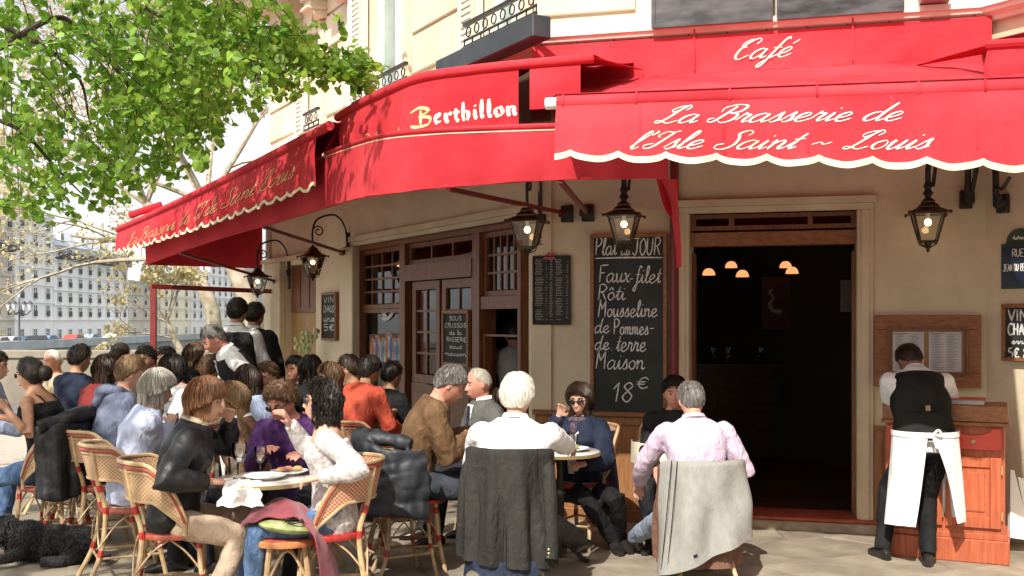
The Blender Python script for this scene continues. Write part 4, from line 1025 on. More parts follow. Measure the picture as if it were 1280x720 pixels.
# ================================================================ ground
mb = MB(); mb.add([(-400,-60,-.03),(400,-60,-.03),(400,22.5,-.03),(-400,22.5,-.03)], [(0,1,2,3)]); mb.build('ground', ASPH, kind='structure', smooth=False)
pv = bpy.data.objects.new('pavement', None); COL.objects.link(pv); pv['kind'] = 'structure'
mb = MB(); mb.add([(-30,-3,-.008),(14,-3,-.008),(14,16,-.008),(-30,16,-.008)], [(0,1,2,3)]); mb.build('joint_bed', JOINT, pv, smooth=False)
# large flagstones laid askew in rows, with uneven joints
r3 = random.Random(5); ang = math.radians(24); ca, sa = math.cos(ang), math.sin(ang)
def G(u, v): return Vector((ca*u-sa*v, sa*u+ca*v+6.5, 0))
ROW = .62; cnt = 0
def flag(c, th=.02):
    cx = sum(p.x for p in c)/len(c); cy = sum(p.y for p in c)/len(c)
    k = lambda p, g: Vector((p.x+(cx-p.x)*g, p.y+(cy-p.y)*g, 0))
    g1 = .013; z1 = r3.uniform(0, .004); n = len(c)
    a = [k(p, .008)+Vector((0,0,-.007)) for p in c]; b = [k(p, g1)+Vector((0,0,z1-.0015)) for p in c]; d = [k(p, g1+.012)+Vector((0,0,z1)) for p in c]
    mb = MB(); vs = a+b+d
    fs = [(i, (i+1) % n, n+(i+1) % n, n+i) for i in range(n)]+[(n+i, n+(i+1) % n, 2*n+(i+1) % n, 2*n+i) for i in range(n)]+[tuple(range(2*n, 3*n))]
    mb.add([v-Vector((cx,cy,0)) for v in vs], fs)
    me = mb.mesh('flagstone', SLAB, smooth=False)
    o = bpy.data.objects.new('flagstone', me); COL.objects.link(o); o.parent = pv; o.location = (cx, cy, 0)
rows_ = {}
jit = {}
def node(i, j):
    if (i, j) not in jit: jit[(i, j)] = (r3.uniform(-.04, .04), r3.uniform(-.05, .05))
    return jit[(i, j)]
for j in range(-4, 12):
    v0, v1 = j*ROW, (j+1)*ROW
    u = -13+r3.uniform(0, .8)
    sh0 = r3.uniform(-.1,.1)
    while u < 9:
        L = r3.uniform(.7, 1.3); sk1 = r3.uniform(-.16,.16)
        c = [G(u+sh0, v0), G(u+L+sk1, v0), G(u+L-sk1, v1), G(u-sh0, v1)]
        m_ = (c[0]+c[2])/2
        k = (m_.x/max(m_.y, .1)) if m_.y > .1 else 9
        if -2.5 < m_.y < 15 and abs(m_.x) < 13 and cnt < 290 and m_.y > 5.0 and abs(k) < .72: flag(c); cnt += 1
        u += L; sh0 = sk1
# near parapet along the island quay, river, far quay
ST2 = mat('shade_toned_parapet_stone', (.2,.175,.14), (.3,.265,.21), rough=.9, scale=.8, bump=.3, bscale=12, dirt=.4)  # toned down: the shade on the parapet's face is put into the colour
pt = thing('stone_parapet', 'low pale stone parapet wall along the near river quay behind the terrace', 'parapet', (-8, 22, 0))
mb = MB(); mb.box((-12, 22, .42), (60, .4, .9)); mb.build('wall', ST2, pt, smooth=False)
for i in range(40):
    mb = MB(); mb.box((-41.2+i*1.5, 22, .955), (1.49, .5, .165), bev=.02); mb.build('coping_stone', ST2, pt, smooth=False)
mb = MB(); mb.add([(-400,22.6,-4.5),(400,22.6,-4.5),(400,500,-4.5),(-400,500,-4.5)], [(0,1,2,3)])
mb.build('river_water', mat('river_water', (.04,.06,.05), (.07,.09,.08), rough=.12, scale=.5, bump=.6, bscale=2.5, bdist=.1), kind='structure', smooth=False)
mb = MB(); mb.box((0, 22.55, -2.3), (800, .1, 4.5)); mb.build('quay_wall', ST2, kind='structure', smooth=False)
# far quay: runs away from us along X=-54
QX = -56.0; QZ = -1.7
mb = MB(); mb.prism([(QX, 60, QZ), (QX, 420, QZ), (-300, 420, QZ), (-300, 60, QZ)], (0,0,-1), 3.5); mb.build('far_quay', mat('far_quay_paving', (.3,.29,.27), (.38,.36,.33), rough=.9, scale=.3), kind='structure', smooth=False)
pf = thing('quay_parapet', 'long grey parapet wall along the far bank of the river below the white houses', 'parapet', (QX, 160, QZ))
for i in range(60):
    mb = MB(); mb.box((QX+.2, 62+i*4, QZ+.45), (.4, 3.97, 1.0)); mb.build('wall_section', mat('far_parapet', (.36,.38,.38), (.46,.47,.46), rough=.9, scale=.5), pf, smooth=False)
# ================================================================ far houses (facades facing the river, X = FX)
FX = -68.0
def yof(x): return -FX*FPX/(CX-x)      # depth of the far facade plane at photo column x
WHF = mat('far_white_render', (.8,.79,.76), (.86,.85,.82), rough=.9, scale=.15); BEI = mat('far_beige_stone', (.5,.45,.37), (.6,.55,.46), rough=.9, scale=.3)
ZINC = mat('zinc_roof', (.42,.46,.52), (.55,.58,.62), rough=.6, scale=.4); DGL = mat('far_dark_pane', (.06,.07,.08), (.13,.14,.15), rough=.2, scale=.3); FRL = mat('far_iron_rail', (.05,.05,.06), (.08,.08,.09), rough=.6)
CREAMF = mat('far_cream_gable', (.8,.72,.55), (.86,.8,.64), rough=.9, scale=.3); TERR = mat('terracotta_chimney', (.5,.2,.1), (.6,.28,.15), rough=.9, scale=1)
def far_house(xa, xb, yroof_at, floors, name, label, m, ncol, roof='mansard', winw=1.15, Zs=None, balc=(), fx=FX):
    Ya, Yb = -fx*FPX/(CX-xa), -fx*FPX/(CX-xb)
    ztop = EYE-(yroof_at[1]-H)*(-fx*FPX/(CX-yroof_at[0]))/FPX
    t = thing(name, label, 'building', (fx, (Ya+Yb)/2, QZ))
    mb = MB(); mb.box((fx-6, (Ya+Yb)/2, (ztop+QZ)/2), (12, Yb-Ya-.02, ztop-QZ)); mb.build('wall', m, t, smooth=False)
    mb = MB()
    for k in range(floors): mb.box((fx+.12, (Ya+Yb)/2, QZ+3.4+k*(ztop-QZ-3.4)/(floors-1)), (.24, Yb-Ya, .18))
    mb.build('string_courses', m, t, smooth=False)
    fh = (ztop-QZ-3.4)/(floors-1)
    # one window mesh for the house
    wmb = MB(); hh = fh*.62; wmb.box((.03,0,hh/2), (.06, winw, hh)); wm = wmb.mesh('window', DGL, smooth=False)
    fmb = MB()
    for (a, b, c, d) in ((-winw/2-.08, winw/2+.08, -.12, 0), (-winw/2-.08, winw/2+.08, hh, hh+.14)): fmb.box((.08, (a+b)/2, (c+d)/2), (.16, b-a, d-c))
    for a in (-winw/2-.08, winw/2, -.04): fmb.box((.08 if a != -.04 else .075, a+.04, hh/2), (.12, .08, hh))
    fmb.box((.07, 0, hh*.68), (.1, winw, .06)); fm = fmb.mesh('window_frame', WHITEP, smooth=False)
    rmb = MB(); rmb.box((.25, 0, .75), (.04, winw+.1, .05)); rmb.box((.25, 0, .08), (.04, winw+.1, .04)); rmb.box((.22,0,.4),(.02,winw*.9,.6)); rm = rmb.mesh('window_railing', FRL, smooth=False)
    for c in range(ncol):
        y = lerp(Ya, Yb, (c+.5)/ncol)
        for k in range(floors):
            z = QZ+3.4+(k-1)*fh+fh*.2 if k else QZ+.5
            M = Matrix.Translation((fx+.01, y, z))
            o = instance(wm, 'window', t, M); q = bpy.data.objects.new('window_frame', fm); COL.objects.link(q); q.parent = o
            if k: q = bpy.data.objects.new('window_railing', rm); COL.objects.link(q); q.parent = o
    for k in balc:
        z = QZ+3.4+(k-1)*fh+fh*.15; mb = MB(); mb.box((fx+.5, (Ya+Yb)/2, z), (1.0, (Yb-Ya)*.96, .18)); mb.box((fx+.98, (Ya+Yb)/2, z+1.0), (.05, (Yb-Ya)*.96, .07)); mb.box((fx+.98, (Ya+Yb)/2, z+.5), (.02, (Yb-Ya)*.96, .8)); mb.build('balcony', FRL, t, smooth=False)
    if roof == 'mansard':
        a, b = Ya, Yb; mb = MB()
        vs = [(fx+.3,a,ztop),(fx+.3,b,ztop),(fx-2.2,b,ztop+2.6),(fx-2.2,a,ztop+2.6),(fx-7,b,ztop+3.6),(fx-7,a,ztop+3.6),(fx-12,b,ztop),(fx-12,a,ztop)]
        mb.add(vs, [(0,1,2,3),(3,2,4,5),(5,4,6,7),(0,3,5,7),(1,6,4,2),(0,7,6,1)]); rf = mb.build('roof', ZINC, t, smooth=False)
        for c in range(max(2, ncol//2)):
            y = lerp(Ya, Yb, (c+.5)/max(2, ncol//2)); mb = MB(); mb.box((fx-1.1, y, ztop+1.2), (1.6, 1.3, 1.7)); mb.build('dormer', WHF, rf, smooth=False)
            mb = MB(); mb.box((fx-.28, y, ztop+1.2), (.06, .9, 1.2)); mb.build('dormer_window', DGL, rf, smooth=False)
        for y in (Ya+1, Yb-1.2):
            mb = MB(); mb.box((fx-6, y, ztop+4.4), (4, .9, 3)); 
            for q in range(5): mb.lathe([(.2,0),(.16,.8)], 8, c=(fx-7.6+q*.8, y, ztop+5.9))
            mb.build('chimney', CREAMF, rf, smooth=False)
    else:
        mb = MB(); mb.box((fx-6, (Ya+Yb)/2, ztop+.15), (12.6, Yb-Ya+.1, .3)); rf = mb.build('roof', ZINC, t, smooth=False)
        mb = MB(); mb.box((fx-5, Ya+1.2, ztop+1.9), (3.4, 1.0, 3.2)); mb.build('chimney', TERR, rf, smooth=False)
    return t
far_house(-60, 17.5, (10,262), 6, 'stone_house', 'beige stone house at the left edge across the river', BEI, 5, roof='mansard', balc=(4,))
far_house(18, 66.5, (20,263), 7, 'white_house', 'tall white house with one small balcony behind the ornate street lamp', WHF, 3, roof='flat')
far_house(67, 160, (70,306), 6, 'white_apartment_building', 'long white apartment building with a zinc mansard roof and a continuous top balcony', WHF, 8, balc=(5,))
far_house(160.5, 200, (165,352), 4, 'stone_house', 'low beige house right of the long white apartment building', BEI, 3, roof='flat')
far_house(200.5, 238, (205,342), 5, 'stone_house', 'cream house seen behind the red windscreen post', CREAMF, 3)
far_house(238.5, 262, (240,338), 6, 'white_house', 'narrow pale house with dark windows inside the windscreen frame', WHF, 3)
far_house(262.5, 292, (265,330), 6, 'white_apartment_building', 'pale grey house beyond the terrace beside the tree trunk', WHF, 4)
far_house(292.5, 330, (300,320), 6, 'stone_house', 'beige block at the far end of the quay behind the standing waiters', BEI, 4)
# a gable behind the roofs
mb = MB(); mb.prism([(FX-16, yof(75), 8), (FX-16, yof(100), 8), (FX-16, yof(100), 19.5), (FX-16, yof(88), 22.5), (FX-16, yof(75), 22.5)], (-1,0,0), 6); mb.build('gable_house', CREAMF, smooth=False, label='sunlit cream gable wall rising behind the zinc roofs', cat='building')
# far parked cars
def car(x, fx, mname, c, label):
    y = -fx*FPX/(CX-x); t = thing('parked_car', label, 'car', (fx, y, QZ), group='cars parked on the far quay')
    m = mat('car_'+mname, c, rough=.3, spec=.6)
    mb = MB(); prof = [(-2.1,.3),(-2.1,.75),(-1.9,.9),(-1.2,.98),(-.7,1.42),(.9,1.45),(1.6,.98),(2.0,.9),(2.15,.7),(2.15,.3)]
    mb.prism([(fx+.85, y+a, QZ+z) for a, z in prof], (-1,0,0), 1.7); mb.build('body', m, t, smooth=False)
    for (a, b, d, e) in ((-1.0,.0,-.65,.0),(.1,1.3,.1,.85)):
        mb = MB(); mb.prism([(fx+.86, y+a, QZ+1.0), (fx+.86, y+b, QZ+1.0), (fx+.86, y+e, QZ+1.37), (fx+.86, y+d, QZ+1.37)], (1,0,0), .02); mb.build('side_window', DGL, t, smooth=False)
    for a in (-1.35, 1.35):
        mb = MB(); mb.tube([(fx+.7, y+a, QZ+.32), (fx+.9, y+a, QZ+.32)], .32, 12); mb.build('wheel', FRL, t)
for (x, n_, c, l) in ((-4,'white',(.7,.7,.7),'white van like car at the left edge of the far quay'), (12,'silver',(.6,.62,.65),'silver car parked on the far quay near the beige stone house'), (28,'darkblue',(.05,.08,.14),'dark blue car parked behind the ornate street lamp'), (45,'black',(.03,.03,.03),'black car parked in front of the tall white house'), (58,'blue',(.12,.2,.35),'blue car parked at the corner of the tall white house'), (92,'red',(.4,.07,.05),'small red car in front of the long white apartment building'), (112,'greyblue',(.25,.32,.42),'grey blue car parked before the dark doorways'), (142,'pale',(.65,.68,.7),'pale car parked at the right end of the long white building')):
    car(x, -58.5, n_, c, l)
# ornate street lamp on the far quay
x = 24; fx = -57; y = -fx*FPX/(CX-x); t = thing('street_lamp', 'ornate black street lamp with several lanterns on the far quay', 'street lamp', (fx, y, QZ))
zt = EYE-(362-H)*y/FPX
mb = MB(); mb.lathe([(.35,QZ),(.3,QZ+.8),(.12,QZ+1.1),(.1,zt-2.5),(.16,zt-2.4),(.08,zt-2.2),(.07,zt-1)], 10, c=(fx,y,0)); mb.build('pole', FRL, t)
LGW = mat('pale_lamp_glass', (.45,.47,.48), (.55,.57,.58), rough=.2)
for (a, b, dz) in ((0,0,0),(0,1.25,-1.5),(0,-1.25,-1.5),(1.25,0,-1.5),(-1.25,0,-1.5)):
    if a or b: mb = MB(); mb.tube(catmull([(fx,y,zt-2.5),(fx+a*.6,y+b*.6,zt-2.9),(fx+a,y+b,zt-2.5),(fx+a,y+b,zt+dz-.9)], 5), .07, 6); mb.build('arm', FRL, t)
    l = MB(); l.lathe([(.12,zt+dz-.9),(.3,zt+dz-.15)], 8, c=(fx+a,y+b,0)); lo = l.build('lantern', LGW, t)
    l = MB(); l.lathe([(.36,zt+dz-.15),(.2,zt+dz+.1),(.05,zt+dz+.25)], 8, c=(fx+a,y+b,0)); l.build('lantern_cap', FRL, lo)
# ================================================================ trees
BARK = mat('pale_plane_bark', (.32,.26,.18), (.46,.4,.31), rough=.9, scale=5, bump=.5, bscale=14); BARKD = mat('dark_bark', (.035,.025,.018), (.08,.055,.04), rough=.9, scale=20, bump=.5, bscale=40)
def leafmat(name, c1, c2, c3, tr):
    m = mat(name, c1, c2, rough=.45, scale=2, trans=tr, c3=c3, spec=.35)
    nt = m.node_tree; geo = nt.nodes.new('ShaderNodeNewGeometry'); rp = [n for n in nt.nodes if n.type == 'VALTORGB'][0]
    for l in list(rp.inputs['Fac'].links): nt.links.remove(l)
    nt.links.new(geo.outputs['Random Per Island'], rp.inputs['Fac']); rp.color_ramp.elements[0].position = 0; rp.color_ramp.elements[-1].position = 1
    return m
LEAF = leafmat('lime_leaf', (.12,.27,.03), (.36,.52,.07), (.22,.4,.045), .55)
LEAFY = leafmat('pale_spring_leaf', (.5,.42,.2), (.66,.6,.32), (.58,.48,.26), .45)
def grow(mb, leaves, p, d, L, r, depth, rr, leafn, ls, droop=0, spread=.6):
    pts = [p]; n = 5
    for i in range(n):
        d = (d+Vector((rr.uniform(-1,1), rr.uniform(-1,1), rr.uniform(-1,1)))*.16+Vector((0,0,-droop))).normalized(); pts.append(pts[-1]+d*L/n)
    mb.tube(pts, [r*(1-.45*i/n) for i in range(n+1)], 7 if r > .05 else 4, cap=False)
    if depth == 0:
        for _ in range(leafn):
            q = pts[rr.randint(1, n)]+Vector((rr.gauss(0,1), rr.gauss(0,1), rr.gauss(0,1)))*L*.2; leaves.append((q, ls*rr.uniform(.6,1.2)))
        return
    for k in range(3 if depth > 1 else 4):
        i = rr.randint(2, n); nd = (d+Vector((rr.uniform(-1,1), rr.uniform(-1,1), rr.uniform(-.6,1)))*spread).normalized()
        grow(mb, leaves, pts[i], nd, L*rr.uniform(.6,.82), r*.5, depth-1, rr, leafn, ls, droop, spread)
def leafcloud(leaves, rr, hang=.6, name='foliage', m=None, parent=None, fold=.25):
    vs = []; fs = []
    base = [(0,0,0),(.42,.18,0),(.5,.55,0),(0,1.05,0),(-.5,.55,0),(-.42,.18,0),(0,.5,0)]
    tri = [(0,1,6),(1,2,6),(2,3,6),(3,4,6),(4,5,6),(5,0,6)]
    for (p, s) in leaves:
        ax = Vector((rr.gauss(0,1), rr.gauss(0,1), rr.gauss(0,.6)-hang)).normalized(); nrm_ = Vector((rr.gauss(0,1), rr.gauss(0,1)-.3, rr.gauss(0,1)+.7)); nrm_ = (nrm_-ax*nrm_.dot(ax)).normalized(); sd_ = ax.cross(nrm_)
        o = len(vs)
        for (a, b, c) in base: vs.append(tuple(p+(sd_*a+ax*b+nrm_*(abs(a)*fold-.0))*s))
        fs += [tuple(o+i for i in f) for f in tri]
    me = bpy.data.meshes.new(name); me.from_pydata(vs, [], fs); me.materials.append(m); me.polygons.foreach_set('use_smooth', [True]*len(fs)); me.update()
    o = bpy.data.objects.new(name, me); COL.objects.link(o); o.parent = parent; o.matrix_parent_inverse = parent.matrix_world.inverted(); o['kind'] = 'stuff'; return o
def bgtree(x, Y, h, lean, label, seed, r=.28, depth=4, leafn=11, name='plane_tree', start=None, ls=.10, m=LEAFY):
    rr = random.Random(seed); base = P(x, 400, Y); base.z = 0
    t = thing(name, label, 'tree', base); mb = MB(); leaves = []
    p0 = Vector(base); pts = [p0, p0+Vector((.1,0,h*.35)), p0+Vector((lean*.3,0,h*.7)), p0+Vector((lean*.7,0,h))]
    mb.tube(catmull(pts, 4), [lerp(r*1.2, r*.7, i/12) for i in range(13)], 12)
    mb.build('trunk', BARK, t)
    lb = MB()
    for k, dd in enumerate(((-1.0,-.1,.5),(-.6,.3,.9),(.1,.2,1),(-1.1,-.2,.15),(-.3,-.5,1.0),(.5,-.3,.9))):
        grow(lb, leaves, pts[2 if k in (3,) else 3], Vector(dd).normalized(), h*rr.uniform(.6,.85), r*.3, depth, rr, leafn, ls, 0, .75)
    lb.build('limb', BARK, t)
    leafcloud(leaves, rr, .2, 'foliage', m, t)
bgtree(312, 27, 4.5, -1.5, 'bare plane tree with pale bark and thin yellow new leaves right behind the terrace', 3, r=.26)
bgtree(262, 36, 5.5, -3, 'second plane tree with sparse tan leaves farther along the quay', 8, r=.25, depth=4, leafn=10)
bgtree(225, 30, 1.6, -.5, 'low spreading yellow leaved tree behind the red windscreen post', 15, r=.1, depth=3, leafn=5, name='small_tree', ls=.13)
# ---- houses on our side of the street, behind and to the right of the camera (they close in the light)
for (cx_, cy_, wx, wy, lab) in ((2, -17, 15, 10, 'stone apartment house across the street behind the camera'), (19, -17, 17, 10, 'second apartment house across the street behind the camera'), (20, 0, 10, 14, 'apartment house across the side street to the right')):
    t = thing('apartment_house', lab, 'building', (cx_, cy_, 0)); mb = MB(); mb.box((cx_, cy_, 7.5), (wx, wy, 15)); mb.build('wall', BEI, t, smooth=False)
    wm_ = MB(); wm_.box((0,0,.9), (1.1,.08,1.8)); wme = wm_.mesh('window', DGL, smooth=False)
    for fl in range(4):
        for i in range(5):
            if wx > 12: M_ = Matrix.Translation((cx_-wx/2+wx*(i+.5)/5, cy_+wy/2+.03, 1.2+fl*3.4))
            else: M_ = Matrix.Translation((cx_-wx/2-.03, cy_-wy/2+wy*(i+.5)/5, 1.2+fl*3.4)) @ Matrix.Rotation(math.pi/2, 4, 'Z')
            instance(wme, 'window', t, M_)
    mb = MB(); mb.box((cx_, cy_, 15.3), (wx+.5, wy+.5, .6)); mb.build('roof', ZINC, t, smooth=False)
# ---- the lime tree in front: branches come in from the top left
lt = thing('lime_tree', 'lime tree with bright green spring leaves hanging in from the upper left', 'tree', (-8.2, 7.5, 0))
rr = random.Random(21)
mb = MB(); mb.tube(catmull([(-8.2,7.5,0),(-8.1,7.5,1.5),(-8.2,7.6,3),(-7.9,7.7,4.3)], 4), [.26-.008*i for i in range(13)], 12); mb.build('trunk', BARKD, lt)
limbs = [[(-7.9,7.7,4.3)]+[P(x, y, Y) for (x, y, Y) in L] for L in (
 [(-150,60,7.9),(-30,70,8),(60,25,8.1),(95,32,8.2),(140,80,8.3),(165,118,8.3),(172,150,8.4)],
 [(-160,20,8),(-40,10,8.2),(10,35,8.3),(60,62,8.4),(100,100,8.5),(112,150,8.5),(128,185,8.6)],
 [(-120,-80,8.2),(20,-60,8.6),(120,-20,8.8),(220,30,9),(300,70,9),(380,95,9),(440,80,9)],
 [(-120,-160,7.6),(40,-150,7.8),(170,-110,8),(290,-60,8.2),(360,-10,8.3)],
 [(-200,150,8.4),(-60,140,8.6),(20,160,8.7),(70,210,8.8),(110,250,8.9)],
 [(-150,-200,9),(30,-230,9.4),(180,-220,9.8),(300,-160,10.2),(360,-90,10.4)])]
lbm = MB(); tw = MB(); leaves = []
for L in limbs:
    c = catmull(L, 6); n = len(c)
    lbm.tube(c, [lerp(.05, .004, (i/n)**.6) for i in range(n)], 7)
lbm.build('limb', BARKD, lt)
def env_bottom(x):      # lowest photo row the leaves reach
    pts = [(-300,300),(0,262),(60,278),(130,268),(190,245),(232,235),(262,200),(300,150),(380,118),(425,85),(458,62),(470,20)]
    for (a, b), (c, d) in zip(pts[:-1], pts[1:]):
        if x <= c: return lerp(b, d, (x-a)/(c-a))
    return 0
def dens(x, y):
    if y > env_bottom(x): return 0
    if x > 345 and y < 25: return .12
    if x > 395: return .5 if 55 < y < 100 else .0
    if x > 300: return .75 if y < 110 else .35
    if x > 130 and y < 150: return 1
    if x < 130: return .4 if y < 110 else .38
    if y < 180: return .7
    return .55
tries = 0; ntw = 0
while ntw < 1150 and tries < 20000:
    tries += 1; x = rr.uniform(-300, 440); y = rr.uniform(-300, 262)
    if y < 0 and rr.random() < .45: continue
    if x < -20 and rr.random() < .5: continue
    if rr.random() > dens(x, y): continue
    Y = rr.uniform(7.3, 10.2); p = P(x, y, Y)
    L = rr.uniform(.22, .5); d = Vector((rr.uniform(-.3,.9), rr.uniform(-.5,.5), rr.uniform(-.9,.15))).normalized()
    pts = [p]; 
    for i in range(5): d = (d+Vector((rr.uniform(-.2,.2), rr.uniform(-.2,.2), -.12))).normalized(); pts.append(pts[-1]+d*L/5)
    e = pts[-1]; ex = e.x/e.y*FPX+CX; ey = H-(e.z-EYE)*FPX/e.y
    if ey > env_bottom(ex)+6: continue
    tw.tube(pts, [.004,.0035,.003,.003,.002,.0015], 3, cap=False); ntw += 1
    side = 1
    for i in range(rr.randint(8, 13)):
        t = (i+.5)/11*5; k = min(4, int(t)); q = pts[k].lerp(pts[k+1], min(1, t-k)); leaves.append((q+Vector((side*.012, rr.uniform(-.02,.02), 0)), rr.uniform(.046,.082))); side = -side
for _ in range(110):      # the long branch reaching right across the stone wall
    f = rr.random(); x = lerp(300, 452, f); y = lerp(50, 84, f)+rr.uniform(-30, 26)*(1-.55*f); p = P(x, y, rr.uniform(8.3, 9.1)); d = Vector((rr.uniform(.1,1), rr.uniform(-.3,.3), rr.uniform(-.7,.1))).normalized(); pts = [p+d*.045*i for i in range(6)]
    tw.tube(pts, [.004,.0035,.003,.003,.002,.0015], 3, cap=False); side = 1
    for i in range(8): t = (i+.5)/8*5; k = min(4, int(t)); q = pts[k].lerp(pts[k+1], min(1, t-k)); leaves.append((q+Vector((side*.012, 0, 0)), rr.uniform(.05,.085))); side = -side
# the part of the crown overhead, left of and above the view: it dapples the terrace and awnings
for _ in range(110):
    p = Vector((rr.uniform(-7.0,-1.7), rr.uniform(3.7,6.0), rr.uniform(4.75,6.9)))
    if p.z < 1.65+.305*p.y+.1: continue
    if p.x > -3 and rr.random() < .55: continue
    d = Vector((rr.uniform(-.5,.9), rr.uniform(-.7,.7), rr.uniform(-.9,.3))).normalized(); pts = [p]
    for i in range(5): d = (d+Vector((rr.uniform(-.2,.2), rr.uniform(-.2,.2), -.1))).normalized(); pts.append(pts[-1]+d*.09)
    tw.tube(pts, [.005,.004,.003,.003,.002,.0015], 3, cap=False); side = 1
    for i in range(11): t = (i+.5)/11*5; k = min(4, int(t)); q = pts[k].lerp(pts[k+1], min(1, t-k)); leaves.append((q+Vector((side*.012, rr.uniform(-.02,.02), 0)), rr.uniform(.06,.1))); side = -side
for _ in range(430):
    p = Vector((rr.uniform(-7.5,-3.0), rr.uniform(.3,3.8), rr.uniform(4.6,6.6))); d = Vector((rr.uniform(-.5,.9), rr.uniform(-.7,.7), rr.uniform(-.9,.3))).normalized(); pts = [p+d*.09*i for i in range(6)]
    tw.tube(pts, [.005,.004,.003,.003,.002,.0015], 3, cap=False); side = 1
    for i in range(11): t = (i+.5)/11*5; k = min(4, int(t)); q = pts[k].lerp(pts[k+1], min(1, t-k)); leaves.append((q+Vector((side*.012, rr.uniform(-.02,.02), 0)), rr.uniform(.07,.11))); side = -side
# long thin hanging twigs
for _ in range(46):
    x = rr.uniform(0, 330); y = rr.uniform(-20, 150); Y = rr.uniform(7.6, 9.4); p = P(x, y, Y); d = Vector((rr.uniform(-.1,.7), rr.uniform(-.3,.3), rr.uniform(-1,-.2))).normalized(); pts = [p]
    for i in range(8): d = (d+Vector((rr.uniform(-.15,.15), rr.uniform(-.1,.1), -.05))).normalized(); pts.append(pts[-1]+d*.11)
    e = pts[-1]; ex = e.x/e.y*FPX+CX; ey = H-(e.z-EYE)*FPX/e.y
    if ey < env_bottom(ex): tw.tube(pts, [.006-.0005*i for i in range(9)], 4, cap=False)
o = tw.build('twigs', BARKD, lt); o['kind'] = 'stuff'
vis = [l for l in leaves if 0 < l[0].x/l[0].y*FPX+CX < 470 and H-(l[0].z-EYE)*FPX/l[0].y > 0]
vis.sort(key=lambda l: -l[1]/l[0].y); big = vis[:260]; bs = set(id(l) for l in big)
leafcloud([l for l in leaves if id(l) not in bs], rr, .6, 'foliage', LEAF, lt)
base = [(0,0,0),(.42,.18,.1),(.5,.55,.12),(0,1.05,0),(-.5,.55,.12),(-.42,.18,.1),(0,.5,0)]
lme = []
for g in range(1):
    me = bpy.data.meshes.new('leaf'); me.from_pydata(base, [], [(0,1,6),(1,2,6),(2,3,6),(3,4,6),(4,5,6),(5,0,6)]); me.materials.append(mat('single_lime_leaf', (.13,.28,.03), (.33,.5,.07), rough=.45, scale=.8, trans=.42, rand=.4)); me.update(); lme.append(me)
inv = lt.matrix_world.inverted()
for (p, s) in big:
    ax = Vector((rr.gauss(0,1), rr.gauss(0,1), rr.gauss(0,.6)-.7)).normalized(); nn = Vector((rr.gauss(0,1), rr.gauss(0,1)-.3, rr.gauss(0,1)+.7)); nn = (nn-ax*nn.dot(ax)).normalized(); sd_ = ax.cross(nn)
    M = Matrix.Translation(p) @ Matrix((sd_, ax, nn)).transposed().to_4x4() @ Matrix.Scale(s, 4)
    instance(lme[0], 'leaf', lt, M)
# ================================================================ interior seen through the openings
SHADE = mat('lit_lampshade', (.4,.15,.05), emit=(1,.42,.17), emits=1.3, trans=.3)
def pend(x, y, Y, label):
    p = P(x, y, Y); t = thing('pendant_lamp', label, 'lamp', p, group='pendant lamps glowing inside the entrance')
    mb = MB(); mb.lathe([(.02,.07),(.04,.06),(.06,.035),(.068,.0),(.064,.0),(.054,.03),(.02,.06)], 14, c=p-Vector((0,0,.05))); mb.build('lamp_shade', SHADE, t)
    mb = MB(); mb.tube([p+Vector((0,0,.05)), Vector((p.x,p.y,3.9))], .006, 5); mb.build('cord', BLACKM, t)
for (x, y, Y, l) in ((886,338,11.2,'leftmost lit pendant lamp in the dark entrance'), (914,329,11.8,'lit pendant lamp second from the left, hung highest'), (928,340,11.0,'middle lit pendant lamp of the entrance, hung low'), (982,329,11.8,'lit pendant lamp right of centre behind another one'), (990,336,11.3,'rightmost lit pendant lamp in the entrance')): pend(x, y, Y, l)
for (x, y, Y, l) in ((466,363,14.6,'left one of two small lamps seen through the side window'), (477,362,14.6,'right one of two small lamps seen through the side window')): pend(x, y, Y, l)
# things on the dark walls inside: a framed picture of a white goose, a sheet of paper by the jamb
pf_ = thing('framed_picture', 'framed picture of a pale goose hanging in the dark above the bar', 'picture', P(968, 380, 12.2))
mb = MB(); mb.prism([P(952,346,12.2), P(988,346,12.2), P(988,412,12.2), P(952,412,12.2)], (0,1,0), .03); mb.build('frame', mat('dark_red_frame', (.06,.02,.015), (.09,.03,.02), rough=.5), pf_, smooth=False)
mb = MB(); mb.tube(catmull([P(966,361,12.17), P(962,366,12.17), P(967,372,12.17), P(962,380,12.17), P(966,388,12.17), P(976,390,12.17)], 5), [.012,.013,.013,.013]+[.014]*10+[.022]*8+[.03]*4, 8); mb.build('painted_goose', mat('goose_white', (.35,.33,.3), (.45,.43,.4), rough=.8), pf_)
ps2 = thing('paper_notice', 'faded paper notice pinned inside the entrance near the right jamb', 'notice', P(1058, 370, 10.2)); mb = MB(); mb.prism([P(1051,350,10.2), P(1066,350,10.2), P(1066,390,10.2), P(1051,390,10.2)], (0,1,0), .02); mb.build('paper_sheet', mat('grey_paper', (.16,.15,.13), (.22,.2,.18), rough=.8, scale=8), ps2, smooth=False)
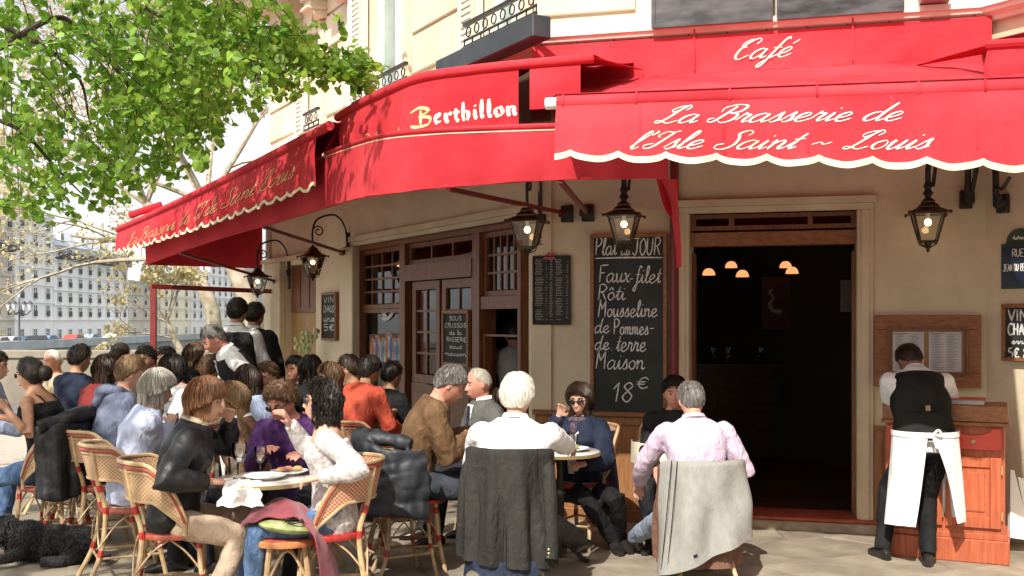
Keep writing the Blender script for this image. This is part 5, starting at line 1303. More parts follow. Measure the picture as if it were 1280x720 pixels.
# bar counter with bottles
DKW = mat('dark_bar_wood', (.05,.025,.012), (.09,.045,.02), rough=.35, scale=5, stretch=(1,1,5))
t = thing('bar_counter', 'dark wooden bar deep inside the entrance', 'bar', P(985, 600, 12.6))
c = P(985, 400, 12.6); 
mb = MB(); mb.box((c.x, 12.6, .55), (2.8, .5, 1.1)); 
for i in range(6): mb.box((c.x-1.15+i*.46, 12.34, .55), (.36, .03, .8))
mb.build('counter_body', DKW, t, smooth=False); mb = MB(); mb.box((c.x, 12.55, 1.125), (2.9, .65, .05)); mb.build('counter_top', DKW, t, smooth=False)
s_ = thing('bottle_shelf', 'dark shelves behind the bar', 'shelf', (c.x, 13.7, .0))
for z in (1.35, 1.7, 2.05, 2.4): mb = MB(); mb.box((c.x, 13.7, z), (3.2, .25, .03)); mb.build('shelf_board', DKW, s_, smooth=False)
for k in (-1.6, 1.6): mb = MB(); mb.box((c.x+k, 13.7, 1.3), (.04, .27, 2.6)); mb.build('side_panel', DKW, s_, smooth=False)
BG_ = [mat('bottle_glass_%s' % n_, c_, rough=.1, spec=.8) for n_, c_ in (('green',(.02,.06,.02)),('amber',(.12,.04,.01)),('clear',(.2,.2,.18)),('red',(.15,.01,.01)))]
bl = MB(); bl.lathe([(.036,0),(.038,.01),(.038,.17),(.03,.2),(.014,.23),(.013,.28),(.016,.285),(.016,.3)], 8); bms = [bl.mesh('bottle', m_) for m_ in BG_]
for z in (1.365, 1.715, 2.065):
    for i in range(24):
        o = bpy.data.objects.new('bottle', bms[rr.randint(0,3)]); COL.objects.link(o); o.location = (c.x-1.5+i*.13+rr.uniform(-.02,.02), 13.62, z)
        o['label'] = 'dark bottle in the row on the %s shelf behind the bar' % {1.365:'lowest',1.715:'middle',2.065:'upper'}[z]; o['category'] = 'bottle'; o['group'] = 'bottles on the bar shelves'
for (x, y, wl_) in ((893,465,'leftmost'),(912,472,'second from left'),(953,463,'middle'),(982,466,'rightmost')):
    p = P(x, y, 12.3); mb = MB(); mb.lathe([(.03,0),(.006,.01),(.006,.07),(.03,.09),(.04,.14),(.033,.19)], 10, c=(p.x, 12.4, 1.15)); mb.build('wine_glass', GLASSD, label='wine glass on the bar inside the entrance, %s one' % wl_, cat='wine glass', group='wine glasses on the bar')
# posters and stickers in the side window: dove, crowd poster
n = -.085
def flp(x, y, n=-.085): u, z, _ = FL.hit(x, y, n); return u, z
def flpoly(pts, m, name, label=None, cat=None, th=.004, n=-.085, parent=None):
    mb = MB(); mb.prism([FL.p(*(lambda q: (q[0], n, q[1]))(flp(x, y, n))) for x, y in pts], FL.n, th); return mb.build(name, m, parent, smooth=False, label=label, cat=cat)
DOVE = mat('white_paper_dove', (.5,.5,.5), (.6,.6,.6), rough=.8)
flpoly([(473,384),(476,382),(482,392),(485,396),(490,390),(493,379),(495,378),(493,389),(490,396),(486,400),(481,402),(477,398),(480,396),(477,390)], DOVE, 'paper_dove', 'white paper dove stuck to the side window', 'dove')
pst = thing('window_poster', 'colourful poster of crowded painted figures low in the side window', 'poster', FL.p(*(lambda q: (q[0], -.085, q[1]))(flp(482, 455))))
flpoly([(462,418),(501,416),(501,470),(462,470)], mat('poster_dark', (.05,.03,.03), (.09,.05,.04), rough=.6, scale=20), 'poster_sheet', parent=pst)
pc = [(.5,.15,.05),(.55,.55,.55),(.05,.15,.4),(.6,.3,.2),(.4,.4,.45),(.1,.3,.5),(.6,.5,.4)]
for i in range(14):
    x = 464+i*2.6; y = 424+rr.uniform(-3,6); m_ = mat('poster_ink_%d' % (i % 7), pc[i % 7], rough=.7)
    flpoly([(x,y),(x+3,y-1),(x+4,y+12),(x+3,y+26),(x,y+25),(x-1,y+10)], m_, 'painted_figure', parent=pst, n=-.08, th=.003)
    flpoly([(x+.5,y-5),(x+2.5,y-5),(x+3,y-2),(x+1.5,y-.5),(x,y-2)], mat('poster_skin', (.45,.2,.12), rough=.7), 'painted_figure', parent=pst, n=-.08, th=.003)
vs_ = thing('flower_vase', 'glass vase with pale flowers seen in front of the ochre side door', 'vase', FL.p(FL.hit(383,425,.2)[0], .2, .0))
p = FL.p(FL.hit(383,425,.25)[0], .25, .84)
mb = MB(); mb.lathe([(.1,0),(.12,.05),(.1,.2),(.07,.3),(.09,.36)], 12, c=p); mb.build('vase_body', mat('blue_white_vase', (.3,.4,.45), (.55,.6,.6), rough=.2, scale=12), vs_)
mb = MB()
for i in range(26):
    a = rr.uniform(0, 6.28); q = p+Vector((math.cos(a)*rr.uniform(.02,.16), math.sin(a)*rr.uniform(.02,.16), rr.uniform(.42,.72))); mb.tube([p+Vector((0,0,.3)), q], .003, 3); mb.ell(q, (.025,.025,.035), 6, 4)
mb.build('flowers', mat('pale_flowers', (.3,.45,.2), (.75,.7,.45), rough=.6, scale=20), vs_)
ps_ = thing('plant_stand', 'small dark stand under the vase', 'stand', (p.x, p.y, 0)); mb = MB(); mb.lathe([(.16,0),(.15,.03),(.03,.06),(.03,.78),(.14,.8),(.15,.835)], 12, c=(p.x,p.y,0)); mb.build('stand_body', DKW, ps_)
# red windscreen frame ending the terrace
ws = thing('terrace_windscreen', 'dark red metal frame standing at the far end of the terrace', 'frame', P(192, 400, 14)-Vector((0,0,EYE)))
a = P(192, 361, 14); b = FL.p(LEND*.93, .05, 2.0)
mb = MB(); mb.bar((a.x,a.y,0), (a.x,a.y,a.z), .07); mb.build('post', REDP, ws, smooth=False)
mb = MB(); mb.bar((a.x-.035,a.y,a.z+.03), (b.x,b.y,a.z+.0), .06); mb.build('top_rail', REDP, ws, smooth=False)
mb = MB(); mb.bar((a.x+.04,a.y+.02,.9), (b.x,b.y,.9), .05); mb.build('mid_rail', REDP, ws, smooth=False)
mb = MB(); mb.bar(a+Vector((.05,.03,-.6)), b+Vector((0,0,-.6)), .008, 1.05); mb.build('glass_sheet', glass('windscreen_glass', (.96,.97,.96), alpha=.0), ws, smooth=False)
# ================================================================ rattan bistro chairs
def setuv(me, fn):
    uv = me.uv_layers.new(name='UVMap')
    for lp in me.loops:
        uv.data[lp.index].uv = fn(me.vertices[lp.vertex_index].co)
CHW = weave('cane_weave_tan', (.56,.42,.25), (.4,.2,.11), 90); CHWR = weave('cane_weave_red', (.42,.09,.055), (.56,.4,.26), 90)
RAILR = mat('dark_red_rattan_strip', (.28,.05,.03), (.36,.08,.05), rough=.4, coat=.3, scale=20)
def chair_master(label, wv, rim):
    t = thing('rattan_chair', label, 'chair', (0,0,0)); t.matrix_world = Matrix()
    R = .205
    mb = MB(); mb.lathe([(R-.02,.435),(R,.44),(R+.005,.455),(R,.468),(R-.03,.474),(.0,.462)], 24); mb.build('seat_rim', rim, t)
    mb = MB(); mb.lathe([(R-.025,.462),(R-.03,.478),(.08,.474),(.0,.472)], 24); s = mb.build('seat', wv, t); setuv(s.data, lambda c: (c.x*1.0+.5, c.y+.5))
    # curved woven backrest: angle 0 = straight back (-y)
    def bp(a, z, r=.225):        # a degrees from the back; leaning back with height
        k = (z-.46)/.4; rr_ = r+.035*k; an = math.radians(a)
        return Vector((math.sin(an)*rr_*1.02, -math.cos(an)*rr_-.05*k*max(0, math.cos(an)), z))
    def ztop(a): c = abs(a)/108; return .87-.02*c*c-.33*max(0, (c-.55)/.45)**1.6
    def zlow(a): c = abs(a)/108; return .66-.02*c*c if c < .62 else lerp(.652, .5, (c-.62)/.38)
    AN = [-104+208*i/32 for i in range(33)]
    rows = []
    for j in range(7):
        rows.append([bp(a, lerp(zlow(a)+.0, ztop(a)-.012, j/6)) for a in AN])
    mb = MB(); mb.slab(rows, .008); b = mb.build('backrest_weave', wv, t)
    setuv(b.data, lambda c: (math.atan2(c.x, -c.y)*.22+.5, c.z))
    mb = MB(); mb.tube([bp(a, ztop(a)) for a in AN]+[bp(104, .47)], .013, 8); mb.tube([bp(-104, ztop(-104)), bp(-104, .47)], .013, 8); mb.build('back_frame', CANE, t)
    mb = MB(); mb.tube([bp(a, ztop(a)-.026, .229) for a in AN], .011, 8); mb.build('back_frame', RAILR, t)
    mb = MB(); mb.tube([bp(a, ztop(a)-.048) for a in AN], .009, 8); mb.build('back_frame', CANE, t)
    mb = MB(); mb.tube([bp(a, zlow(a)) for a in AN]+[bp(104,.47)], .009, 6); mb.tube([bp(-104, zlow(-104)), bp(-104,.47)], .009, 6); mb.build('back_rail', CANE, t)
    # rear legs run up to the back, front legs stop under the seat
    for sx in (-1, 1):
        pts = catmull([bp(sx*33, .84), bp(sx*33, .64), bp(sx*35, .46, .215), Vector((sx*.165,-.21,.2)), Vector((sx*.2,-.3,.0))], 5)
        mb = MB(); mb.tube(pts, .0155, 8); l = mb.build('leg', CANE, t)
        for z0 in (.48, .22, .62):
            q = min(pts, key=lambda p: abs(p.z-z0)); i = pts.index(q); q2 = pts[max(i-1, 0)]; d = (q2-q).normalized(); mb = MB(); mb.tube([q-d*.022, q+d*.022], .0178, 8); mb.build('red_band', REDB, l)
        pts = catmull([Vector((sx*.15,.125,.45)), Vector((sx*.16,.145,.22)), Vector((sx*.175,.19,0))], 5)
        mb = MB(); mb.tube(pts, .0145, 8); l = mb.build('leg', CANE, t)
        for z0 in (.4, .2):
            q = min(pts, key=lambda p: abs(p.z-z0)); mb = MB(); mb.tube([q-Vector((0,0,.02)), q+Vector((0,0,.02))], .0168, 8); mb.build('red_band', REDB, l)
    L = {(-1,-1):(-.168,-.22,.17),(1,-1):(.168,-.22,.17),(-1,1):(-.163,.155,.17),(1,1):(.163,.155,.17)}
    seq = [(-1,-1),(1,-1),(1,1),(-1,1)]
    for i in range(4):
        a = Vector(L[seq[i]]); b = Vector(L[seq[(i+1) % 4]]); mb = MB(); mb.tube([a.lerp(b, -.03), b.lerp(a, -.03)], .009, 6); mb.build('stretcher', CANE, t)
        m = (a+b)/2; m.z = .44; mb = MB()
        mb.tube(catmull([Vector((a.x,a.y,.24)), a.lerp(m, .5)+Vector((0,0,.06)), m*.93+Vector((0,0,.03))], 4), .006, 5); mb.tube(catmull([Vector((b.x,b.y,.24)), b.lerp(m, .5)+Vector((0,0,.06)), m*.93+Vector((0,0,.03))], 4), .006, 5); mb.build('brace', CANE, t)
    return t
chA = chair_master('tan rattan chair holding the woman in the black leather jacket', CHW, RAILR)
chB = chair_master('red and tan woven rattan chair under the woman in the lace top and jeans', CHWR, REDB)
placed = set()
def put_chair(kind, x, y, face, label):
    """x, y world; face in degrees (0 = sitter looks away from the camera, 90 = to the left)"""
    m = chA if kind == 'A' else chB; loc = Vector((x, y, 0)); rz_ = math.radians(face)
    if kind not in placed:
        placed.add(kind); m.location = loc; m.rotation_euler = (0,0,rz_); m['label'] = label; m['group'] = 'rattan bistro chairs on the terrace'; PENDLOC.append((m, Matrix.Translation(loc) @ Matrix.Rotation(rz_, 4, 'Z'))); return m
    return dup(m, loc, rz_, label, 'rattan bistro chairs on the terrace')
PENDLOC = []
def at(x, Y): return ((x-CX)*Y/FPX, Y)
# ---- round tables
MARB = mat('white_marble_top', (.62,.6,.56), (.78,.77,.74), rough=.2, scale=5, coat=.4); BRSS = mat('brass_edge', (.55,.42,.2), (.68,.55,.3), rough=.3, metal=.8, scale=8)
def table_master():
    t = thing('round_table', 'x', 'table', (0,0,0)); t.matrix_world = Matrix()
    mb = MB(); mb.lathe([(.265,.712),(.275,.716),(.278,.74),(.27,.745),(.0,.745)], 36); mb.build('table_top', MARB, t)
    mb = MB(); mb.lathe([(.276,.714),(.282,.716),(.282,.736),(.276,.738)], 36); mb.build('brass_edge', BRSS, t)
    mb = MB(); mb.lathe([(.05,.71),(.03,.68),(.022,.6),(.03,.4),(.022,.2),(.045,.08),(.05,.03)], 12); mb.build('pedestal', BLACKM, t)
    for k in range(4):
        a = math.pi/4+k*math.pi/2; mb = MB(); mb.tube(catmull([(0,0,.1),(.1*math.cos(a),.1*math.sin(a),.09),(.2*math.cos(a),.2*math.sin(a),.03),(.26*math.cos(a),.26*math.sin(a),.015)], 4), .016, 6); mb.build('foot', BLACKM, t)
    return t
tabM = table_master(); tabs = []
def put_table(x, y, label):
    loc = Vector((x, y, 0))
    if not tabs: tabM.location = loc; tabM['label'] = label; tabM['group'] = 'round cafe tables'; PENDLOC.append((tabM, Matrix.Translation(loc))); tabs.append(tabM); return tabM
    r = dup(tabM, loc, 0, label, 'round cafe tables'); tabs.append(r); return r
T1 = at(330, 6.2); put_table(*T1, 'white foreground table between the leather jacket woman and the lace top woman')
TABLES = [(at(225,7.6),'round table in front of the grey haired woman in pale blue'),(at(-60,7.9),'round table at the left edge by the woman with the bun'),(at(618,7.75),'round table with papers between the brown jacket man and the grey suit man'),
          (at(700,7.5),'round table between the white haired man and the woman in sunglasses by the wall'),(at(840,8.05),'small round table with a bottle in front of the man in the pink shirt'),(at(462,8.9),'round table beyond the person in orange'),(at(170,9.6),'round table in the middle of the far left crowd')]
for (p, l) in TABLES: put_table(*p, l)
# ---- things on the tables
TZ = .747
def wineglass(x, y, label, red=False, z=TZ, s=1.0):
    t = thing('wine_glass', label, 'wine glass', (x, y, z), group='glasses on the cafe tables')
    mb = MB(); mb.lathe([(.034*s,0),(.034*s,.003),(.006,.008),(.004,.03),(.0045,.075*s),(.018*s,.082*s),(.038*s,.11*s),(.042*s,.14*s),(.037*s,.175*s),(.0355*s,.175*s),(.040*s,.14*s),(.036*s,.112*s),(.01,.086*s)], 16, c=(x,y,z)); mb.build('bowl', GLASSD, t)
    if red: mb = MB(); mb.lathe([(.012,.088*s),(.034*s,.113*s),(.037*s,.128*s)], 14, c=(x,y,z)); mb.build('wine', mat('rose_wine', (.5,.12,.08), (.55,.15,.1), rough=.1), t)
    return t
def tumbler(x, y, label, h=.1):
    t = thing('tumbler', label, 'glass', (x, y, TZ), group='glasses on the cafe tables')
    mb = MB(); mb.lathe([(.026,0),(.034,h),(.032,h),(.024,.008)], 14, c=(x,y,TZ)); mb.build('glass_body', GLASSD, t); return t
def plate(x, y, label, r=.12, food=None, z=TZ):
    t = thing('plate', label, 'plate', (x, y, z))
    mb = MB(); mb.lathe([(r*.6,0),(r*.62,.006),(r,.02),(r,.024),(r*.6,.012),(0,.011)], 28, c=(x,y,z)); mb.build('dish', PLATE, t)
    if food:
        q = random.Random(int(x*1000)); 
        for i in range(5):
            mb = MB(); mb.ell((x+q.uniform(-.05,.05), y+q.uniform(-.05,.05), z+.03), (q.uniform(.018,.036), q.uniform(.012,.024), q.uniform(.008,.016)), 10, 6, Matrix.Rotation(q.uniform(0,3), 3, 'Z')); mb.build('food', food[i % len(food)], t)
    return t
FOOD = [mat('ham_pink', (.6,.2,.15), (.75,.4,.3), rough=.5, scale=40), mat('orange_fruit', (.6,.32,.12), (.7,.45,.2), rough=.5, scale=30), mat('salad', (.2,.35,.08), (.4,.5,.15), rough=.5, scale=40), mat('bread_crust', (.45,.22,.08), (.65,.42,.2), rough=.7, scale=30)]
x, y = T1
wineglass(x-.13, y-.04, 'large empty wine glass on the foreground table nearest the leather jacket woman', s=1.15); wineglass(x-.04, y+.08, 'wine glass with a little wine in front of the purple sweater', True, s=.95)
tumbler(x-.2, y+.1, 'tumbler at the left rim of the foreground table')
plate(x+.02, y-.06, 'white plate in the middle of the foreground table', .12); plate(x+.12, y+.12, 'plate heaped with pink and orange food on the foreground table', .11, FOOD[:2])
t = thing('paper_napkin', 'crumpled white napkin hanging off the foreground table', 'napkin', (x-.05, y-.2, TZ))
mb = MB(); rows = [[Vector((x-.13+.14*s+.02*j*(s-.5), y-.26-.04*(1 if j > 2 else 0)-.012*math.sin(s*9+j), TZ+.004-(0 if j < 3 else (j-2)*.03))) + Vector((0, .05*(3-min(j,3)), 0)) for s in [i/8 for i in range(9)]] for j in range(7)]
mb.slab([[p+Vector((.012*math.sin(j*2.1), .01*math.sin(k*1.7), .006*math.sin(k*2+j))) for k, p in enumerate(r)] for j, r in enumerate(rows)], .002); mb.build('cloth', PLATE, t)
x, y = TABLES[0][0]; wineglass(x-.02, y-.1, 'wine glass held up before the grey haired woman in pale blue', z=TZ+.08); plate(x+.1, y+.1, 'plate on the table of the grey haired woman', .1, FOOD[2:]); tumbler(x-.1, y+.12, 'tumbler on the table of the grey haired woman')
x, y = TABLES[2][0]; plate(x-.02, y+.05, 'plate on a pile before the man in the grey suit', .11); plate(x-.02, y+.05, 'upper plate with a bread roll before the man in the grey suit', .08, FOOD[3:], TZ+.024)
t = thing('newspaper', 'folded newspaper held over the table by the man in the brown jacket', 'newspaper', (x-.18, y-.12, TZ+.02))
mb = MB(); rows = [[Vector((x-.34+.36*s, y-.3+.26*j/5, TZ+.05+.02*math.sin(s*3+j)+.05*s)) for s in [i/8 for i in range(9)]] for j in range(6)]
mb.slab(rows, .003); mb.build('pages', mat('newsprint', (.42,.4,.5), (.6,.58,.68), rough=.8, scale=12), t)
x, y = TABLES[3][0]; plate(x+.08, y-.05, 'white plate with food between the white haired man and the woman by the wall', .12, FOOD[2:]); tumbler(x+.1, y+.12, 'tumbler on the table of the white haired man'); plate(x-.1, y+.1, 'small plate on the table of the white haired man', .08)
x, y = TABLES[4][0]
t = thing('water_bottle', 'clear glass water bottle on the table before the man in the pink shirt', 'bottle', (x+.02, y, TZ)); mb = MB(); mb.lathe([(.036,0),(.038,.01),(.038,.1),(.025,.15),(.014,.19),(.014,.235),(.016,.24),(.013,.245)], 14, c=(x+.02,y,TZ)); mb.build('glass_body', mat('pale_bottle_glass', (.25,.33,.32), (.3,.38,.37), rough=.08, spec=.9), t)
t = thing('tablecloth', 'cream paper cloth hanging from the small table before the pink shirt man', 'tablecloth', (x, y, .7)); mb = MB()
rows = [[Vector((x+.30*math.cos(a)*(1+.02*math.sin(a*9)*(j/4)), y+.30*math.sin(a)*(1+.02*math.sin(a*9)*(j/4)), TZ+.004-(.16*(j/4)))) for a in [math.pi*.9+math.pi*.9*i/26 for i in range(27)]] for j in range(5)]
mb.slab(rows, .003); mb.build('paper_sheet', mat('cream_paper', (.72,.66,.5), (.8,.74,.58), rough=.8, scale=9), t)
mb = MB(); x, y = TABLES[5][0]; wineglass(x, y-.1, 'wine glass on the shaded table beyond the person in orange'); plate(x+.05, y+.05, 'plate on the shaded table beyond the person in orange', .12)
x, y = TABLES[1][0]; plate(x-.1, y, 'plate at the left edge beside the ponytail woman', .12, FOOD[2:]); tumbler(x+.1, y-.1, 'tumbler at the left edge beside the ponytail woman')
# ---- stool with cloth and bag
sx_, sy_ = at(357, 5.95)
st = thing('rattan_stool', 'rattan stool under a maroon jacket and a green bag in the foreground', 'stool', (sx_, sy_, 0))
mb = MB(); mb.lathe([(.15,.42),(.18,.425),(.185,.445),(.18,.458),(.15,.462)], 24, c=(sx_,sy_,0)); mb.build('seat_rim', mat('orange_rattan', (.5,.16,.06), (.62,.26,.1), rough=.4, scale=20, coat=.3), st)
mb = MB(); mb.lathe([(.15,.455),(.15,.466),(0,.466)], 20, c=(sx_,sy_,0)); mb.build('seat', REDB, st)
for k in range(4):
    a = math.pi/4+k*math.pi/2+.3; c, s = math.cos(a), math.sin(a); mb = MB(); mb.tube([(sx_+c*.13, sy_+s*.13, .43), (sx_+c*.2, sy_+s*.2, 0)], .017, 8); l = mb.build('leg', CANE, st)
    mb = MB(); mb.tube([(sx_+c*.163, sy_+s*.163, .225), (sx_+c*.17, sy_+s*.17, .185)], .0195, 8); mb.build('red_band', REDB, l)
    b = a+math.pi/2; mb = MB(); mb.tube(catmull([(sx_+c*.165, sy_+s*.165, .22), (sx_+(c+math.cos(b))*.075, sy_+(s+math.sin(b))*.075, .4), (sx_+math.cos(b)*.165, sy_+math.sin(b)*.165, .22)], 5), .008, 6); mb.build('brace', CANE, st)
MAR = mat('maroon_cloth', (.2,.018,.035), (.28,.035,.055), rough=.9, scale=6, bump=.3, bscale=20, sheen=.3)
def P2(x, y, Y): return P(x, y, Y)
cl = thing('maroon_jacket', 'maroon jacket heaped over the stool with one sleeve hanging down on the right', 'jacket', (sx_, sy_, .47))
# outline rows across the stool from left to right, front edge / ridge / back edge, then hanging part
ridge = [(300,652,6.0),(312,636,6.03),(330,624,6.05),(352,617,6.08),(372,622,6.05),(390,640,6.0),(403,662,5.92),(413,690,5.88),(420,722,5.86)]
front = [(302,658,5.78),(314,652,5.78),(330,648,5.78),(352,646,5.78),(372,648,5.78),(388,662,5.76),(396,680,5.75),(399,700,5.75),(402,732,5.75)]
back = [(310,655,6.2),(325,642,6.22),(340,634,6.25),(355,632,6.25),(375,636,6.2),(398,652,6.1),(412,672,6.0),(420,700,6.0),(426,728,6.0)]
rows = []
for t_ in [i/8 for i in range(9)]:
    r = []
    for (a, b, c) in zip(front, ridge, back):
        A, B, C = P(*a), P(*b), P(*c); q = A*(1-t_)**2+B*2*t_*(1-t_)*1.0+C*t_**2; q = q.lerp(B, .45*math.sin(math.pi*t_)); r.append(q)
    rr_ = catmull(r, 4); rows.append([p+Vector((0,.0,.008*math.sin(i*.9+t_*7))) for i, p in enumerate(rr_)])
mb = MB(); mb.slab(rows, .006); mb.build('cloth', MAR, cl)
bg_ = thing('green_bag', 'small olive green bag with a pattern lying under the maroon jacket on the stool', 'bag', (sx_, sy_-.1, .468))
mb = MB(); c = P(358, 658, 5.82); M = Matrix.Rotation(.12, 3, 'Y')
mb.ell(c+Vector((.0,0,-.0)), (.155,.09,.036), 22, 10, M); mb.build('bag_body', mat('olive_pattern_bag', (.17,.2,.05), (.38,.4,.22), rough=.6, scale=16, bump=.5, bscale=18, c3=(.25,.29,.1)), bg_)
mb = MB(); mb.tube(catmull([c+Vector((.02,-.06,.03)), c+Vector((.07,-.08,.035)), c+Vector((.1,-.05,.04)), c+Vector((.05,-.02,.045)), c+Vector((.0,-.05,.04))], 5), .006, 6); mb.build('cord', BLACKM, bg_)
# ---- waiter's cabinet
ccx = (P(1103,400,7.72)+P(1267,400,7.2))/2; cang = math.radians(-36)
cu = Vector((math.cos(cang), math.sin(cang), 0)); cn = Vector((math.sin(cang), -math.cos(cang), 0))
FCAB = Frame(Vector((ccx.x, ccx.y, 0)), cu, cn)
wr = P(1262,400,7.23); wl = wr-Vector((.906,-.423,0))*.82
FCAB = Frame(Vector((wr.x, wr.y, 0)), (wr-wl).normalized(), Vector(((wr-wl).y, -(wr-wl).x, 0)).normalized())
CWD = -.82; CD = -.42
cb = thing('service_cabinet', 'red orange wooden service cabinet with an open till drawer at the waiter\'s right hand', 'cabinet', FCAB.p(CWD/2, CD/2, 0))
mb = MB(); FCAB.box(mb, CWD, 0, CD, 0, .0, .16, .008); FCAB.box(mb, CWD+.01, -.01, CD, -.015, .16, .2, .004); mb.build('plinth', WOODR, cb, smooth=False)
mb = MB(); FCAB.box(mb, CWD+.03, -.03, CD, -.03, .2, .93); mb.build('carcass', WOODR, cb, smooth=False)
mb = MB(); FCAB.box(mb, CWD-.0, .0, CD-.02, .01, .93, .955, .004); FCAB.box(mb, CWD+.01, -.01, CD, .0, .957, 1.07, .006); mb.build('cabinet_top', WOODL, cb, smooth=False)
def cdoor(a, b):
    mb = MB()
    for q in ((a, a+.07, .24, .72), (b-.07, b, .24, .72), (a+.071, b-.071, .24, .32), (a+.071, b-.071, .65, .72)): FCAB.box(mb, q[0], q[1], -.028, -.002, q[2], q[3], .004)
    FCAB.box(mb, a+.072, b-.072, -.028, -.018, .321, .649); FCAB.box(mb, a+.1, b-.1, -.017, -.008, .35, .62, .006)
    o = mb.build('door', WOODR, cb, smooth=False)
    for z in (.33, .64): h = MB(); h.tube([FCAB.p(b+.004, .0, z-.03), FCAB.p(b+.004, 0, z+.03)], .006, 6); h.build('hinge', BRSS, o)
cdoor(CWD+.05, CWD/2-.01); cdoor(CWD/2+.01, -.05)
REDC = mat('bright_red_drawer', (.5,.05,.03), (.6,.07,.04), rough=.45, scale=4, dirt=.3)
for (a, b) in ((CWD+.05, CWD/2-.01), (CWD/2+.01, -.05)):
    m_ = (a+b)/2; arc = [(b, .775), (b, .918)]+[(m_+.12*math.cos(t), .918-.05*math.sin(t)) for t in [math.pi*i/10 for i in range(11)]]+[(a, .918), (a, .775)]
    mb = MB(); mb.prism([FCAB.p(u_, -.012, z_) for u_, z_ in arc], FCAB.n, .03); d = mb.build('drawer', REDC, cb, smooth=False)
    mb = MB(); mb.ell(FCAB.p(m_, .03, .83), (.018,.018,.018), 10, 8); mb.build('knob', CANE, d)
bk = thing('order_book', 'red covered order book lying on the service cabinet', 'book', FCAB.p(-.28, -.12, 1.072))
mb = MB(); FCAB.box(mb, -.46, -.16, -.26, -.06, 1.072, 1.1); mb.build('pages', PAP, bk, smooth=False); mb = MB(); FCAB.box(mb, -.47, -.15, -.27, -.05, 1.101, 1.108); mb.build('cover', REDC, bk, smooth=False)
# tray/paper roll and something white leaning at the right edge
wp_ = thing('folded_sign', 'white folded board leaning behind the cabinet at the right edge', 'board', P(1275,676,7.6)); mb = MB(); mb.prism([P(1263,588,7.75), P(1268,588,7.75), P(1290,676,7.6), P(1263,672,7.6)], (0,1,0), .04); mb.prism([P(1272,596,7.8), P(1285,600,7.8), P(1300,660,7.75), P(1285,660,7.75)], (0,1,0), .03); mb.build('leaf_panel', PLATE, wp_, smooth=False)
# ---- black dog lying at the left bottom
FUR = mat('black_curly_fur', (.004,.004,.004), (.014,.013,.012), rough=.6, scale=30, bump=1.0, bscale=55, bdist=.03, sheen=.1)
dog = thing('dog', 'black curly haired dog lying on the pavement at the lower left', 'dog', P(60, 400, 7.4)-Vector((0,0,EYE)))
def dp(x, y, Y=7.4): return P(x, y, Y)
mb = MB()
mb.ell(dp(72,678,7.45), (.26,.17,.12), 24, 14, Matrix.Rotation(.08, 3, 'Y')); mb.ell(dp(100,680,7.4), (.15,.16,.125), 20, 12); mb.ell(dp(35,672,7.4), (.14,.15,.12), 20, 12)
mb.ell(dp(6,662,7.35), (.11,.1,.09), 16, 12); mb.ell(dp(-12,676,7.25), (.09,.06,.045), 14, 10); mb.ell(dp(10,650,7.38), (.05,.045,.05), 12, 8)
mb.tube([dp(30,690,7.3), dp(10,698,7.15), dp(-15,700,7.1)], [.05,.04,.035], 10); mb.tube([dp(95,694,7.3), dp(75,702,7.2), dp(50,703,7.15)], [.06,.04,.035], 10); mb.tube([dp(120,690,7.4), dp(135,696,7.3), dp(128,700,7.2)], [.035,.03,.02], 8)
dme = mb.build('body', FUR, dog)
REM = [(dme, .014, .018, .035, 2)]
fur = MB(); rf_ = random.Random(4)
for (c_, r_, n__) in ((dp(72,678,7.45),(.27,.18,.13),900),(dp(100,680,7.4),(.16,.17,.135),500),(dp(35,672,7.4),(.15,.16,.13),450),(dp(6,662,7.35),(.12,.11,.1),350)):
    for _ in range(n__):
        d_ = Vector((rf_.gauss(0,1), -abs(rf_.gauss(0,1)), rf_.gauss(0,1)+.3)).normalized(); p_ = c_+Vector((d_.x*r_[0], d_.y*r_[1], d_.z*r_[2]))*.98
        if p_.z < .01: continue
        pts = [p_]; q_ = (d_*.35+Vector((rf_.uniform(-.2,1), rf_.uniform(-.5,.5), -.8))).normalized()
        for k in range(4): pts.append(pts[-1]+q_*.014); q_ = (q_+Vector((rf_.gauss(0,.5), rf_.gauss(0,.5), rf_.gauss(0,.5)))).normalized()
        fur.tube(pts, [.003,.003,.0025,.002,.001], 3, cap=False)
fo_ = fur.build('fur', FUR, dog); fo_['kind'] = 'stuff'
mb = MB(); mb.ell(dp(2,668,7.26), (.03,.02,.055), 10, 8); mb.build('ear', FUR, dog)
# ================================================================ people
def skinm(n, a, b): return mat('skin_'+n, a, b, rough=.5, scale=14, spec=.35, bump=.1, bscale=90)
SK = {'fair': skinm('fair', (.56,.29,.2), (.66,.38,.28)), 'tan': skinm('tan', (.4,.2,.12), (.5,.27,.17)), 'red': skinm('ruddy', (.55,.23,.16), (.62,.3,.21)), 'brown': skinm('brown', (.2,.1,.06), (.27,.14,.09))}
def hairm(n, a, b, r=.4): return mat('hair_'+n, a, b, rough=r+.08, scale=26, stretch=(3.5,3.5,.5), bump=.35, bscale=60, bdist=.004, spec=.35)
HA = {'black': hairm('black', (.010,.008,.007), (.035,.025,.018)), 'dark': hairm('dark_brown', (.015,.009,.006), (.05,.028,.016)), 'brown': hairm('brown', (.06,.03,.014), (.14,.075,.035)),
      'auburn': hairm('auburn', (.13,.052,.022), (.29,.135,.06)), 'blond': hairm('dark_blond', (.12,.07,.03), (.25,.15,.07)), 'grey': hairm('silver_grey', (.3,.28,.23), (.52,.49,.42)), 'white': hairm('white', (.62,.58,.5), (.85,.82,.74)), 'salt': hairm('salt_and_pepper', (.07,.065,.06), (.25,.23,.21))}
